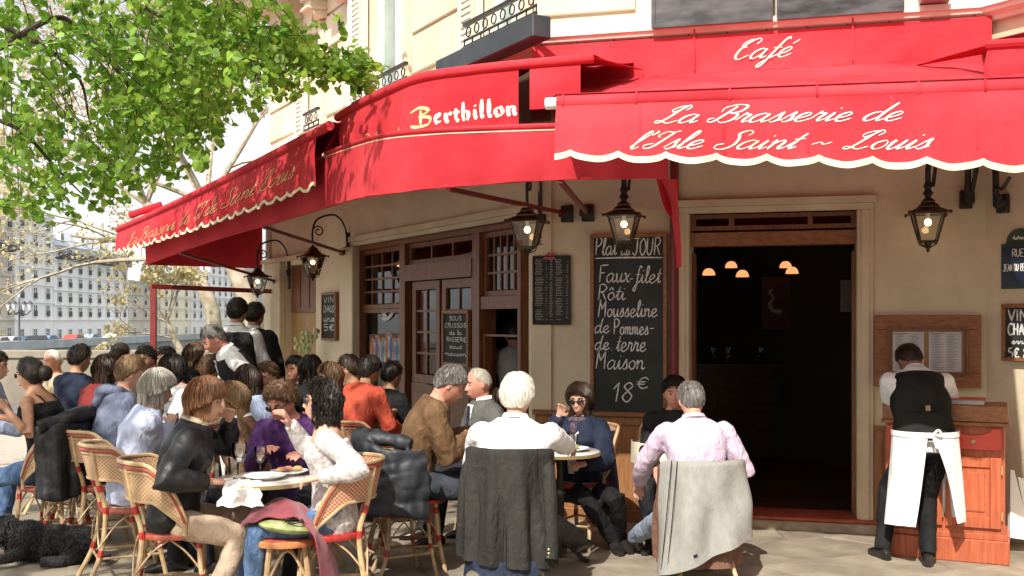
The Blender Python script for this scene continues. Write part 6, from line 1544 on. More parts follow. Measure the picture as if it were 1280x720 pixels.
def clo(n, a, b=None, rough=.85, scale=7, bump=.7, bs=11, **k): return mat('cloth_'+n, a, b or tuple(min(1, c*1.25) for c in a), rough=rough, scale=scale, bump=bump, bscale=bs, bdist=.03, spec=.2, stretch=(1.6,1.6,.8), **k)
SCL = mat('eye_white', (.32,.29,.27), rough=.3); IRI = mat('dark_iris', (.03,.02,.015), rough=.15); LIP = mat('lips', (.42,.12,.1), rough=.4); SGL = mat('sunglass_lens', (.012,.008,.006), rough=.08, spec=.9)
SHOE = mat('black_leather_shoe', (.012,.011,.01), (.025,.022,.02), rough=.35, scale=12)
def R3(a, ax): return Matrix.Rotation(math.radians(a), 3, ax)
def ik(a, t, l1, l2, pole):
    d = t-a; L = d.length
    if L > (l1+l2)*.999: t = a+d*((l1+l2)*.999/L); d = t-a; L = d.length
    if L < abs(l1-l2)+.02: L = abs(l1-l2)+.02
    c = (l1*l1-l2*l2+L*L)/(2*L); h = math.sqrt(max(l1*l1-c*c, 0)); u = d.normalized(); p = pole-u*pole.dot(u)
    p = p.normalized() if p.length > 1e-6 else Vector((0,0,1))
    return a+u*c+p*h, t
def loft(mb, rings, n=22, sq=2.3):
    vs = []
    for (c, r, f, rx, ry) in rings:
        for k in range(n):
            t = 2*math.pi*k/n; ct, st = math.cos(t), math.sin(t)
            vs.append(c+r*(rx*math.copysign(abs(ct)**(2/sq), ct))+f*(ry*math.copysign(abs(st)**(2/sq), st)))
    fs = []
    for i in range(len(rings)-1):
        for k in range(n): k2 = (k+1) % n; fs.append((i*n+k, i*n+k2, (i+1)*n+k2, (i+1)*n+k))
    fs.append(tuple(range(n))[::-1]); fs.append(tuple((len(rings)-1)*n+k for k in range(n)))
    mb.add(vs, fs)
def sm(t): t = min(1, max(0, t)); return t*t*(3-2*t)
def ga(x, s): return math.exp(-(x/s)**2)
def headpt(d, fem=False):
    x, y, z = d
    w = .0765*(1-.20*max(0, -z)**1.4-(.06 if y > 0 else 0)*max(0, -z)); dp_ = .098 if y < 0 else .090
    X, Y, Z = w*x, dp_*y, (.122 if z > 0 else .118)*z
    if y < 0 and z < 0: Y *= 1-.38*(-z)
    if y > 0:
        X *= 1-.10*ga(z+.9, .5)
        Y -= .006*ga(z-.62,.35)*0
        Y += .016*ga(z+.93, .22)*ga(x, .38)                                   # chin
        Y += .012*ga(z+.55, .3)*ga(x, .45)                                    # mouth area
        Y += .005*ga(z-.28, .13)*ga(abs(x)-.35, .25)                          # brow
        Y -= .013*ga(z-.08, .14)*ga(abs(x)-.36, .2)                           # sockets
        Y += .006*ga(z+.2, .18)*ga(abs(x)-.5, .2)                             # cheeks
        k = sm((.16-z)/.42)*(1-sm((-.27-z)/.09)); Y += (.027 if not fem else .023)*k*ga(x, .13)      # nose
        Y += .004*ga(z+.27, .06)*ga(abs(x)-.14, .09)
        Y += .006*(ga(z+.50, .05)+ga(z+.61,.05))*ga(x, .24)-.004*ga(z+.555, .03)*ga(x, .26)
    return Vector((X, Y, Z))
def headmesh(mb, C, M, fem, s=1.0, n=44, m=34):
    vs = []; fs = []
    for i in range(m+1):
        th = math.pi*i/m
        for k in range(n):
            ph = 2*math.pi*k/n; d = (math.sin(th)*math.sin(ph), math.sin(th)*math.cos(ph), math.cos(th)); vs.append(C+M@(headpt(d, fem)*s))
    for i in range(m):
        for k in range(n): k2 = (k+1) % n; fs.append((i*n+k, i*n+k2, (i+1)*n+k2, (i+1)*n+k))
    mb.add(vs, fs)
    for sx in (-1, 1): mb.ell(C+M@(Vector((sx*.076, -.008, -.005))*s), (.010*s, .018*s, .031*s), 8, 6, M)
def hairline(az, style):
    xs = [0, .55, 1.05, 1.5, 1.9, 2.4, 3.15]
    ys = {'short': [.55,.5,.3,.02,-.22,-.5,-.56], 'bald': [.9,.85,.45,.1,-.1,-.4,-.5], 'full': [.42,.35,.1,-.25,-.4,-.6,-.65], 'long': [.72,.58,.16,-.3,-.6,-.8,-.8]}[style]
    for i in range(6):
        if az <= xs[i+1]: return lerp(ys[i], ys[i+1], (az-xs[i])/(xs[i+1]-xs[i]))
    return ys[-1]
def hairmesh(mb, C, M, style, s, rr, th, fringe=False, length=0, curl=0, locks=110, lockr=.007, near=True, part=0):
    base = {'short': 'short', 'curlyshort': 'short', 'bald': 'bald', 'bob': 'full', 'full': 'full', 'long': 'long', 'curly': 'long', 'bun': 'long', 'tail': 'long'}[style]
    if fringe: base = 'full'
    n, m = (40, 28) if near else (22, 16); vs = []; fs = []; off = Vector((rr.uniform(0,9), rr.uniform(0,9), 0))
    def mask(d):
        az = math.atan2(abs(d[0]), d[1]); return sm((d[2]-hairline(az, base)+.06)/.14)
    def surf(d, extra=0):
        p = headpt(d)*s; mk = mask(d); nz = mnoise.noise(Vector(d)*(7 if curl else 4)+off); t = th*.8*(1+.35*nz*(2 if curl else 1))
        if style == 'bald': t *= .6
        top = (1+.4*max(0, d[2]) if style != 'bald' else 1-.8*max(0, d[2]))*(1-.35*max(0, d[1])*(0 if fringe else 1))
        q = Vector(d).normalized(); return p+q*(lerp(-.014, t*top, mk)+extra)
    for i in range(m+1):
        a = math.pi*i/m
        for k in range(n):
            ph = 2*math.pi*k/n; d = (math.sin(a)*math.sin(ph), math.sin(a)*math.cos(ph), math.cos(a)); vs.append(C+M@surf(d))
    for i in range(m):
        for k in range(n): k2 = (k+1) % n; fs.append((i*n+k, i*n+k2, (i+1)*n+k2, (i+1)*n+k))
    mb.add(vs, fs)
    cnt = 0
    while cnt < locks:
        z = rr.uniform(-.55, 1); ph = rr.uniform(0, 6.283); r = math.sqrt(max(0, 1-z*z)); d = Vector((r*math.sin(ph), r*math.cos(ph), z))
        if mask(d) < .55: continue
        cnt += 1; pts = []
        p = surf(d, -.002)
        crown = Vector((0,-.25,.97)); tang = (d-crown); tang = tang-d*tang.dot(d); tang = tang.normalized() if tang.length > .05 else Vector((rr.uniform(-1,1), rr.uniform(-1,1), 0)).normalized()
        if fringe and d.y > 0: tang = (tang+Vector((part*.8, .3, 0))).normalized()
        tang = (tang+Vector((rr.gauss(0,.13), rr.gauss(0,.13), rr.gauss(0,.1)))).normalized()
        L = (length*rr.uniform(.75, 1.1) if length else th*rr.uniform(1.4, 2.6)+.012); ns = max(3, int(L/.022)); dd = tang
        for i in range(ns+1):
            jit_ = Vector((rr.gauss(0,1), rr.gauss(0,1), rr.gauss(0,1)))*(.006*curl)
            pts.append(C+M@(p+jit_))
            if length:
                down = M.transposed()@Vector((0,0,-1)); dd = (dd+down*.28).normalized()
                if curl: dd = (dd+Vector((math.sin(i*1.7+cnt), math.cos(i*1.9+cnt), 0))*.45*curl).normalized()
            p = p+dd*(L/ns); q = p.normalized(); lim = surf(q).length
            if p.length < lim*.995: p = q*(lim*.998+.002)
            else:
                if not length: p = q*(lim+.003)
                elif p.z > -.08: p = q*min(p.length, lim+.015)
            if base in ('full', 'long') and p.y > .03 and p.z < .045*s and length: p.y = min(p.y, .05); p.x += math.copysign(.004, p.x)
        rs = [lockr*(1-.75*abs((i/ns)-.25)) for i in range(ns+1)]
        if not length: rs = [lockr*.55*(1-.8*i/ns) for i in range(ns+1)]
        mb.tube(pts, rs, 3, cap=False)
def hand(mb, w, d, up, sx, curl, s=1.0):
    """w wrist, d hand direction, up = back of the hand normal, sx=+1 right hand"""
    d = d.normalized(); up = (up-d*up.dot(d)).normalized(); r = d.cross(up)*1.0      # r points to the +side
    r = r*(1 if sx > 0 else -1)
    # index side = thumb side; thumb leaves near the palm base
    th_ = -r
    loft(mb, [(w, r, up, .024*s, .018*s), (w+d*.03*s, r, up, .033*s, .017*s), (w+d*.07*s, r, up, .041*s, .014*s), (w+d*.092*s, r, up, .037*s, .011*s)], 12)
    for i, (o, L) in enumerate(((-.03, .068), (-.011, .077), (.009, .072), (.028, .056))):
        p = w+d*(.085-.004*abs(i-1))*s+r*o*s; pts = [p-d*.012*s, p]; dd = (d+r*(i-1.5)*.06).normalized(); c = curl*(1+.12*i)
        for f in (.45, .3, .25):
            a = math.radians(c); dd = (dd*math.cos(a)-up*math.sin(a)).normalized(); up2 = up; pts.append(pts[-1]+dd*L*f*s)
        mb.tube(pts, [.0092*s, .0094*s, .0088*s, .008*s, .006*s], 7)
    p = w+d*.025*s+th_*.026*s; d1 = (d*.55+th_*.8-up*.15).normalized(); d2 = (d*.9+th_*.35-up*.3).normalized(); d3 = (d+th_*.05-up*.4).normalized()
    mb.tube([p, p+d1*.032*s, p+d1*.032*s+d2*.03*s, p+d1*.032*s+d2*.03*s+d3*.022*s], [.0125*s, .011*s, .0098*s, .007*s], 8)
PEOPLE = {}
def person(key, label, hx, hy, Y, face, stand=False, s=1.0, lean=8, side=0, twist=0, hyaw=0, hp=8, roll=0, rh=None, lh=None, rf=None, lf=None, knee=None, fem=False, skin='fair',
           top=None, sleeve=1.0, bot=None, hair=('short','dark'), th=.014, length=0, curl=0, fringe=False, locks=None, lockr=.0026, near=True, glasses=None, faced=True, collar=False, vest=None, broad=1.0, jacket=False,
           neckdrop=0, belly=0, rot_root=None, curlh=28, strap=False, legs=True, wr=1.0, part=0, shoes=None, hpx=None):
    rr = random.Random(sum(ord(c)*(i+1) for i, c in enumerate(key)) if key else 1)
    hz0 = .93*s if stand else .545
    up_t = Matrix.Rotation(math.radians(side), 3, 'Y') @ Matrix.Rotation(-math.radians(lean), 3, 'X')
    up_h = Matrix.Rotation(math.radians(side*.5), 3, 'Y') @ Matrix.Rotation(-math.radians(lean*.55), 3, 'X')
    def spine(z):      # local from hip
        a = up_h@Vector((0,0,min(z,.22)*s)); 
        if z > .22: a = a+up_t@Vector((0,0,(z-.22)*s))
        return a
    TW = up_t @ Matrix.Rotation(math.radians(twist), 3, 'Z'); hw_ = (.150 if fem else .166)*s*broad
    neckb = spine(.515); Mh = Matrix.Rotation(math.radians(hyaw), 3, 'Z') @ Matrix.Rotation(-math.radians(hp), 3, 'X') @ Matrix.Rotation(math.radians(roll), 3, 'Y')
    headc = neckb+(up_t@Vector((0,.012,.055*s)))*.55+Mh@Vector((0,.024*s,.100*s)) + Vector((0,0,.004*s))
    rotz = math.radians(face); Rz = Matrix.Rotation(rotz, 3, 'Z')
    tgt = P(hx, hy, Y); w_ = Rz@headc; root = Vector((tgt.x-w_.x, tgt.y-w_.y, 0)); hz = tgt.z-w_.z
    if stand: hz = min(hz, .99*s)
    hip = Vector((0,0,hz))
    t = thing('person', label, 'person', root, rotz)
    toL = lambda q: Rz.transposed()@(P(*q)-root) if q is not None and len(q) == 3 and not isinstance(q, Vector) else (q if q is None else Vector(q))
    def S(z): return hip+spine(z)
    X = TW@Vector((1,0,0)); F = TW@Vector((0,1,0)); Xh = up_h@Vector((1,0,0)); Fh = up_h@Vector((0,1,0))
    vox = (.0068 if near else .0115); cvox = (.0105 if near else .018)
    hx_ = (1.06 if fem else 1.0)
    def torso(mb, g, z0=-.1, ztop=.55, nk=.052, sw=1.0):
        rg = [(-.1,.13*hx_,.10),(-.02,.165*hx_,.118),(.08,.150*(.94 if fem else 1),.108+belly*.5),(.18,.135*(.93 if fem else 1.02),.10+belly),(.28,.148*(.93 if fem else 1.03),.108+belly*.5),(.36,.162*(.95 if fem else 1.04),.115+(.012 if fem else 0)),(.43,.178*(.92 if fem else 1.04),.10),(.475,.158*(.9 if fem else 1.03),.084),(.505,.105,.072),(.53,.072,.062),(.55,nk,.056)]
        rings = []
        for (z, a, b) in rg:
            if z < z0-1e-6 or z > ztop+1e-6: continue
            k = sm(z/.3); r = (Xh*(1-k)+X*k).normalized(); f = (Fh*(1-k)+F*k).normalized()
            rings.append((S(z)+f*(.006 if z > .3 else 0), r, f, (a*broad+g)*s*(sw if z > .3 else 1), (b+g)*s))
        loft(mb, rings, 24)
    sh = {}; el = {}; wri = {}
    UA, FA = .285*s, .25*s
    for sx, h in ((1, rh), (-1, lh)):
        sh[sx] = S(.445)+X*(sx*hw_)
        h = toL(h) if h is not None else (Vector((sx*.13, .38, hz+.1)) if not stand else Vector((sx*.26, .06, hz-.02)))
        pole = Vector((sx*.55, -.35, -.75)) if not isinstance(knee, dict) or 'pole%d' % sx not in knee else Vector(knee['pole%d' % sx])
        el[sx], wri[sx] = ik(sh[sx], h, UA, FA, pole)
    # ---- body: head, neck, trunk, arms and hands in one surface
    mb = MB(); headmesh(mb, hip+headc, Mh, fem, s*(.96 if fem else 1), *((44,34) if near else (30,24)))
    HC = hip+headc
    mb.tube([S(.46), S(.52)+F*.004, HC+Mh@Vector((0,-.022,-.06))*s, HC+Mh@Vector((0,-.015,-.02))*s], [.062*s,.052*s*(.88 if fem else 1),.052*s*(.88 if fem else 1),.05*s], 16)
    torso(mb, -.006)
    for sx in (1, -1):
        mb.ell(sh[sx], (.052*s,)*3, 12, 8); fat = .9 if fem else 1.05
        mb.tube([sh[sx], sh[sx].lerp(el[sx], .35), el[sx], el[sx].lerp(wri[sx], .3), wri[sx]], [.047*s*fat,.044*s*fat,.036*s*fat,.037*s*fat,.024*s*fat], 12)
        d = (wri[sx]-el[sx]).normalized(); ref = Vector((sx*.3, .0, 1)) if abs(d.z) < .75 else Vector((0, 1 if d.z < 0 else -1, .2))
        hand(mb, wri[sx], d, ref, sx, curlh, s*(.92 if fem else 1.02))
    b = mb.build('body', SK[skin], t, world=False); REM.append((b, vox, 0, .1, 1))
    # ---- face
    if faced:
        for sx in (-1, 1):
            if near:
                e = MB(); e.ell(HC+Mh@Vector((sx*.030,.0735,.008))*s, (.0125*s,.0105*s,.0075*s), 10, 8, Mh); eo_ = e.build('eye', SCL, t, world=False)
                e = MB(); e.ell(HC+Mh@Vector((sx*.030,.0828,.008))*s, (.0052*s,.0025*s,.0052*s), 8, 6, Mh); e.build('iris', IRI, eo_, world=False)
            e = MB(); e.tube([HC+Mh@Vector((sx*.014,.086,.027))*s, HC+Mh@Vector((sx*.03,.085,.033))*s, HC+Mh@Vector((sx*.048,.074,.027))*s], [.003,.0035,.002], 5); e.build('eyebrow', HA[hair[1]] if hair[1] not in ('grey','white') else HA['salt'], t, world=False)
        e = MB(); e.tube([HC+Mh@Vector((-.022,.087,-.066))*s, HC+Mh@Vector((-.008,.0985,-.062))*s, HC+Mh@Vector((0,.0985,-.0635))*s, HC+Mh@Vector((.008,.0985,-.062))*s, HC+Mh@Vector((.022,.087,-.066))*s], [.001,.0042,.0046,.0042,.001], 6)
        e.build('lips', LIP, t, world=False)
    if glasses:
        e = MB(); big_ = glasses == 'sun'
        for sx in (-1, 1):
            if big_: e.ell(HC+Mh@Vector((sx*.033,.094,.006))*s, (.028*s,.006*s,.019*s), 14, 8, Mh@R3(-sx*12, 'Z'))
            else:
                c = HC+Mh@Vector((sx*.031,.097,.002))*s; e.tube([c+Mh@Vector((.022*math.cos(a), 0, .015*math.sin(a)))*s for a in [2*math.pi*i/12 for i in range(13)]], .0016, 4)
            e.tube([HC+Mh@Vector((sx*.058,.082,.012))*s, HC+Mh@Vector((sx*.078,.0,.012))*s], .0028, 4)
        e.tube([HC+Mh@Vector((-.01,.1,.01))*s, HC+Mh@Vector((.01,.1,.01))*s], .003, 4); e.build('sunglasses' if big_ else 'spectacles', SGL if big_ else BLACKM, t, world=False)
    # ---- hair
    hb = MB(); style = hair[0]
    nl = locks if locks is not None else {'short': 800, 'curlyshort': 700, 'bald': 200, 'bob': 1300, 'full': 800, 'long': 1200, 'curly': 900, 'bun': 300, 'tail': 300}[style]
    if not near: nl = int(nl*.3)
    hairmesh(hb, HC, Mh, style, s*(.97 if fem else 1), rr, th, fringe, length if style in ('bob','long','curly','full') else 0, curl, nl, lockr if near else lockr*1.6, near, part)
    if style == 'bun': hb.ell(HC+Mh@Vector((0,-.115,-.01))*s, (.055*s,.05*s,.06*s), 14, 10, Mh)
    if style == 'tail': hb.tube(catmull([HC+Mh@Vector((0,-.09,.03))*s, HC+Mh@Vector((0,-.145,.0))*s, HC+Mh@Vector((0,-.155,-.07))*s, HC+Mh@Vector((0,-.13,-.15))*s, HC+Mh@Vector((0,-.12,-.2))*s], 4), [.03,.04,.045,.05,.052,.053,.053,.052,.05,.046,.042,.036,.03,.024,.016,.01,.006][:17], 10)
    hb.build('hair', HA[hair[1]], t, world=False)
    # ---- clothes
    g = .017 if not jacket else .026
    if top is not None:
        mb = MB(); torso(mb, g, z0=-.1, ztop=.53 if not neckdrop else (.475 if neckdrop < 2 else .43), nk=.06)
        if sleeve > 0:
            for sx in (1, -1):
                fat = (.92 if fem else 1.06); mb.ell(sh[sx]+Vector((0,0,-.004)), ((.055+g*.9)*s,)*3, 14, 10)
                A, E, W = sh[sx], el[sx], wri[sx]; gg = g+.004
                if sleeve >= .55:
                    W2 = E.lerp(W, (sleeve-.5)*2*.97); pts = [A, A.lerp(E, .35), A.lerp(E, .8), E, E.lerp(W2, .25), E.lerp(W2, .6), W2]; rs = [(.05*fat+gg)*s, (.046*fat+gg)*s, (.040*fat+gg*1.05)*s, (.038*fat+gg*1.15)*s, (.039*fat+gg*1.1)*s, (.033*fat+gg)*s, (.027*fat+gg*.75)*s]
                else:
                    W2 = A.lerp(E, sleeve*2); pts = [A, A.lerp(W2, .5), W2]; rs = [(.05*fat+gg)*s, (.047*fat+gg)*s, (.047*fat+gg)*s]
                mb.tube(pts, rs, 14)
        o = mb.build('jacket' if jacket else 'shirt', top, t, world=False); REM.append((o, cvox, (.022 if near else .015)*wr*(.5 if vest is not None else 1), .09, 1))
    if collar:
        cm_ = collar if not isinstance(collar, bool) else top; mb = MB(); up_ = (up_t@Vector((0,0,1))); 
        rows = []
        for j in range(4):
            row = []
            for i in range(25):
                a = math.radians(-155+310*i/24); k = j/3; rad = (.066-.004*k if j < 3 else .078)*s; zz = [0,.025,.036,.012][j]
                row.append(S(.52)+F*.004+X*(math.sin(a)*rad)-F*(math.cos(a)*rad*1.05)+up_*(zz*s-.012*sm(-math.cos(a))))
            rows.append(row)
        mb.slab(rows, .004); mb.build('collar', cm_, t, world=False)
    if vest is not None:
        mb = MB(); torso(mb, g+.02, z0=-.02 if key == 'waiter' or not stand else -.1, ztop=.475, nk=.07, sw=.84 if key == 'waiter' else .95)
        for sx in (1, -1): mb.tube([S(.44)+X*(sx*.075*s)-F*.06, S(.485)+X*(sx*.085*s), S(.44)+X*(sx*.075*s)+F*.06], [.045*s,.04*s,.045*s], 12)
        o = mb.build('vest', vest, t, world=False); REM.append((o, cvox, .006, .1, 1))
    # ---- legs
    if legs:
        mb = MB(); anks = {}; hj = {}
        TH, SHN = .43*s, .42*s
        mb2 = MB(); loft(mb, [(S(-.11), Xh, Fh, .12*s, .10*s), (S(-.04), Xh, Fh, (.17*hx_*broad)*s, .125*s), (S(.05), Xh, Fh, (.158*hx_*broad)*s, (.118+belly)*s), (S(.10), Xh, Fh, (.150*broad)*s, (.112+belly)*s)], 20)
        for sx, ft in ((1, rf), (-1, lf)):
            hj[sx] = S(-.03)+Xh*(sx*.085*s)
            f = toL(ft) if ft is not None else (Vector((sx*.13, .46, .0)) if not stand else Vector((sx*.11, .02, 0)))
            f = Vector((f.x, f.y, max(0, f.z) if ft is not None and len(ft) == 3 and isinstance(ft, Vector) else 0.0))
            ank = f+Vector((0,0,.085*s)); pole = Vector((sx*.25, .6, .8)) if not stand else Vector((sx*.1, 1, .1))
            if isinstance(knee, dict) and 'leg%d' % sx in knee: pole = Vector(knee['leg%d' % sx])
            kn, ank = ik(hj[sx], ank, TH, SHN, pole)
            fat = 1.0 if not fem else .95
            mb.tube([hj[sx], hj[sx].lerp(kn, .3), hj[sx].lerp(kn, .75), kn, kn.lerp(ank, .25), kn.lerp(ank, .7), kn.lerp(ank, 1.04)], [.094*s*fat,.09*s*fat,.072*s*fat,.067*s*fat,.066*s*fat,.058*s*fat,.056*s*fat], 16)
            sd_ = MB(); fw = Vector((kn.x-hj[sx].x, kn.y-hj[sx].y, 0)); fw = fw.normalized() if fw.length > .05 else Vector((0,1,0)); 
            if stand: fw = Vector((sx*.25, 1, 0)).normalized()
            c = Vector((ank.x, ank.y, max(0, ank.z-.085*s))); rgt = fw.cross(Vector((0,0,1)))
            loft(sd_, [(c-fw*.075*s+Vector((0,0,.035)), rgt, Vector((0,0,1)), .022*s, .028*s), (c-fw*.05*s+Vector((0,0,.045)), rgt, Vector((0,0,1)), .036*s, .045*s), (c+fw*.02*s+Vector((0,0,.05)), rgt, Vector((0,0,1)), .04*s, .05*s), (c+fw*.09*s+Vector((0,0,.035)), rgt, Vector((0,0,1)), .046*s, .035*s), (c+fw*.15*s+Vector((0,0,.026)), rgt, Vector((0,0,1)), .042*s, .026*s), (c+fw*.19*s+Vector((0,0,.018)), rgt, Vector((0,0,1)), .02*s, .015*s)], 14)
            sd_.build('shoe', shoes or SHOE, t, world=False)
        o = mb.build('trousers', bot or clo('dark_trousers', (.02,.02,.024)), t, world=False); REM.append((o, cvox, (.024 if near else .012), .1, 1))
    PEOPLE[key] = dict(t=t, S=S, X=X, F=F, HC=HC, Mh=Mh, sh=sh, el=el, wri=wri, hip=hip, up=up_t@Vector((0,0,1)), root=root, face=face, s=s)
    return t
# cloth colours
LEA = mat('black_leather', (.008,.008,.009), (.022,.022,.024), rough=.45, scale=9, bump=.35, bscale=13, bdist=.03, spec=.35)
KHA = clo('khaki', (.42,.31,.22), (.5,.38,.28)); LACE = mat('cloth_lace', (.36,.33,.33), (.68,.64,.62), rough=.8, scale=45, bump=.5, bscale=60, detail=6); JEA = clo('jeans', (.07,.13,.27), (.15,.25,.42), scale=14)
PUR = clo('purple_knit', (.055,.018,.085), (.085,.03,.125), scale=20); WHS = clo('white_shirt', (.76,.76,.77), (.82,.82,.83)); PALB = clo('pale_blue_knit', (.45,.50,.68), (.54,.59,.76), scale=16); HOOD = clo('grey_blue_hoodie', (.12,.14,.21), (.17,.19,.27))
LIL = clo('lilac_shirt', (.6,.48,.61), (.64,.52,.65)); BLK = clo('black', (.010,.010,.011), (.02,.02,.021)); NAV = clo('navy', (.012,.017,.035), (.022,.03,.056)); BRJ = clo('brown_suede', (.11,.06,.03), (.17,.10,.05)); GSU = clo('grey_suit', (.09,.09,.085), (.13,.13,.12))
ORA = clo('orange_red', (.4,.06,.035), (.5,.09,.05)); MAG = clo('dark_red', (.16,.02,.02), (.2,.03,.03)); BRV = clo('brown_cardigan', (.13,.075,.045)); VST = clo('black_vest', (.012,.012,.012), (.022,.022,.022), scale=5); GRY = clo('charcoal', (.05,.05,.048), (.075,.075,.07)); BEI2 = clo('beige', (.42,.34,.24)); LBL = clo('sky_blue', (.35,.42,.6)); TRD = clo('dark_jeans', (.03,.035,.045), (.05,.055,.07)); TRL = clo('faded_jeans', (.22,.27,.36), (.32,.38,.47))
# ---- foreground
person('leather', 'auburn haired woman in black leather jacket and khaki trousers, hand at her mouth', 256, 502, 6.15, -76, lean=16, hp=10, hyaw=-8, fem=True, rh=(262,602,5.95), lh=(286,524,6.35), hair=('bob','auburn'), th=.026, length=.105, fringe=True, part=.3, top=LEA, jacket=True, bot=KHA, rf=(262,722,5.95), lf=(300,700,6.25), broad=1.0, s=1.02, collar=BEI2)
person('lace', 'woman in amber sunglasses, lace top and blue jeans facing left with one hand raised', 402, 502, 6.08, 98, lean=6, hp=-2, hyaw=4, fem=True, rh=(362,528,6.3), lh=(398,597,5.85), hair=('curly','black'), th=.018, length=.21, curl=.7, glasses='sun', top=LACE, neckdrop=2, bot=JEA, lf=(315,735,5.9), rf=(300,720,6.2), wr=.4)
person('purple', 'man with curly brown hair and sunglasses in a purple sweater behind the foreground table', 352, 503, 6.75, 168, lean=22, hp=28, hyaw=-15, rh=(330,565,6.5), lh=(384,572,6.5), hair=('curlyshort','brown'), th=.026, curl=1, glasses='sun', top=PUR, skin='red', broad=1.08)
person('glassesw', 'woman with long dark blond hair and thin spectacles in a brown cardigan facing left', 292, 500, 7.25, 95, lean=8, hp=6, fem=True, hair=('long','blond'), th=.013, length=.26, glasses='thin', top=BRV, jacket=True, collar=WHS, skin='fair', rh=(265,560,7.3), lh=(280,560,7.1))
person('greyw', 'grey haired woman in a pale blue sweater seated with her back half turned', 196, 487, 7.0, -62, lean=16, hp=12, fem=True, hair=('bob','grey'), th=.024, length=.11, fringe=True, top=PALB, rh=(212,530,7.2), lh=(218,540,7.4), bot=TRD, broad=1.05)
person('hoodie', 'young man with light brown hair in a grey blue hooded sweatshirt', 163, 467, 7.9, -58, lean=18, hp=10, hair=('short','blond'), th=.02, top=HOOD, jacket=True, bot=TRD, faced=True, s=1.02)
person('tank', 'woman with dark hair in a bun and bare shoulders at the left edge', 38, 468, 7.8, 82, lean=12, hp=10, fem=True, skin='tan', hair=('bun','black'), th=.012, glasses='sun', top=BLK, sleeve=0, neckdrop=2, bot=JEA, rh=(-5,520,8.0), lh=(8,512,7.5))
person('whitehair', 'broad man with wavy white hair in a white shirt seen from behind', 647, 497, 6.55, -14, lean=10, hp=6, hyaw=-4, s=1.06, broad=1.2, belly=.03, hair=('short','white'), th=.026, top=WHS, collar=True, bot=GRY, rh=(722,566,7.25), lh=(622,560,6.95), rf=(745,686,7.5), lf=(690,668,7.8), faced=False, knee={'leg1': (.9,.5,.7)})
person('pink', 'grey haired man in a lilac pink shirt seen from behind before the entrance', 864, 501, 7.05, 6, lean=14, hp=14, s=1.02, broad=1.1, hair=('short','salt'), th=.009, top=LIL, collar=True, bot=TRL, lh=(799,604,7.3), rh=(910,590,7.25), lf=(790,676,7.7), rf=(880,660,7.8), faced=False, knee={'leg-1': (-.8,.4,.6), 'pole-1': (-1,-.2,-.5)})
person('brownj', 'dark haired man in a mottled brown suede jacket reading at the table', 562, 481, 7.25, -80, lean=22, hp=32, hair=('short','salt'), th=.018, top=BRJ, jacket=True, bot=TRD, rh=(585,546,7.25), lh=(590,540,7.5), skin='red', s=1.04, rf=(600,668,7.2), lf=(612,664,7.6))
person('suit', 'older man with thin grey hair in a grey suit and dark tie', 598, 480, 8.15, 112, lean=4, hp=8, hair=('bald','grey'), th=.012, top=GSU, jacket=True, skin='red', collar=WHS, rh=(560,545,8.1), lh=(590,548,7.9))
person('lowface', 'dark haired woman leaning low between grey suit man and white haired man', 628, 506, 8.2, 120, lean=25, hp=20, fem=True, hair=('long','dark'), th=.016, length=.22, top=BLK, skin='tan', near=False)
person('navyw', 'long haired woman in sunglasses and navy cardigan raising her hand by the wall', 725, 500, 7.9, 146, lean=0, hp=8, hyaw=12, fem=True, hair=('long','dark'), th=.018, length=.27, glasses='sun', top=NAV, jacket=True, rh=(699,519,7.65), lh=(730,580,7.5), bot=BLK, rf=(768,640,7.7), lf=(775,640,7.75))
person('darkman', 'dark haired man in black facing us behind the man in the pink shirt', 843, 492, 7.95, 172, lean=4, hp=4, hair=('short','black'), th=.02, top=BLK, skin='red', lf=(835,650,7.7), rf=(815,650,7.7), s=.97)
person('orange', 'dark haired person in a bright orange jacket turned away in the shade', 462, 464, 8.7, -38, lean=20, hp=12, hair=('short','black'), th=.022, top=ORA, jacket=True, skin='tan', broad=1.0, near=True, s=.93)
person('waiter', 'waiter in black vest and long white apron bending over the red service cabinet', 1137, 451, 7.62, -6, stand=True, s=.99, broad=1.1, lean=33, hp=44, hyaw=8, hair=('short','dark'), th=.012, top=WHS, sleeve=.72, collar=True, vest=VST, bot=BLK, skin='brown', rh=(1178,540,7.78), lh=(1120,545,7.82), lf=(1104,698,7.45), rf=(1160,708,7.25), faced=False, knee={'pole1': (1.3,-.25,-.15), 'pole-1': (-1.3,-.25,-.15)})
# ---- standing waiters in the background
person('oldwaiter', 'grey haired waiter in vest and bow tie bending down over the seated guests', 268, 424, 8.8, 112, stand=True, lean=30, hp=34, hair=('short','salt'), th=.010, top=WHS, collar=True, vest=VST, bot=BLK, skin='red', rh=(262,490,8.7), lh=(290,500,8.5), s=.98, wr=1.3)
person('waiterb', 'tall black haired waiter seen from behind, left one of the two by the wall', 297, 389, 9.9, -12, stand=True, lean=2, hp=2, rh=Vector((.17,.34,1.1)), lh=Vector((-.17,.34,1.1)), hair=('short','black'), th=.012, top=WHS, collar=True, vest=VST, bot=BLK, skin='tan', faced=False, s=1.05)
person('waiterc', 'waiter in black seen from behind, nearest the side wall', 319, 395, 10.4, -20, stand=True, lean=2, hp=4, hair=('short','black'), th=.012, top=BLK, jacket=True, collar=WHS, bot=BLK, skin='tan', faced=False, s=1.04)
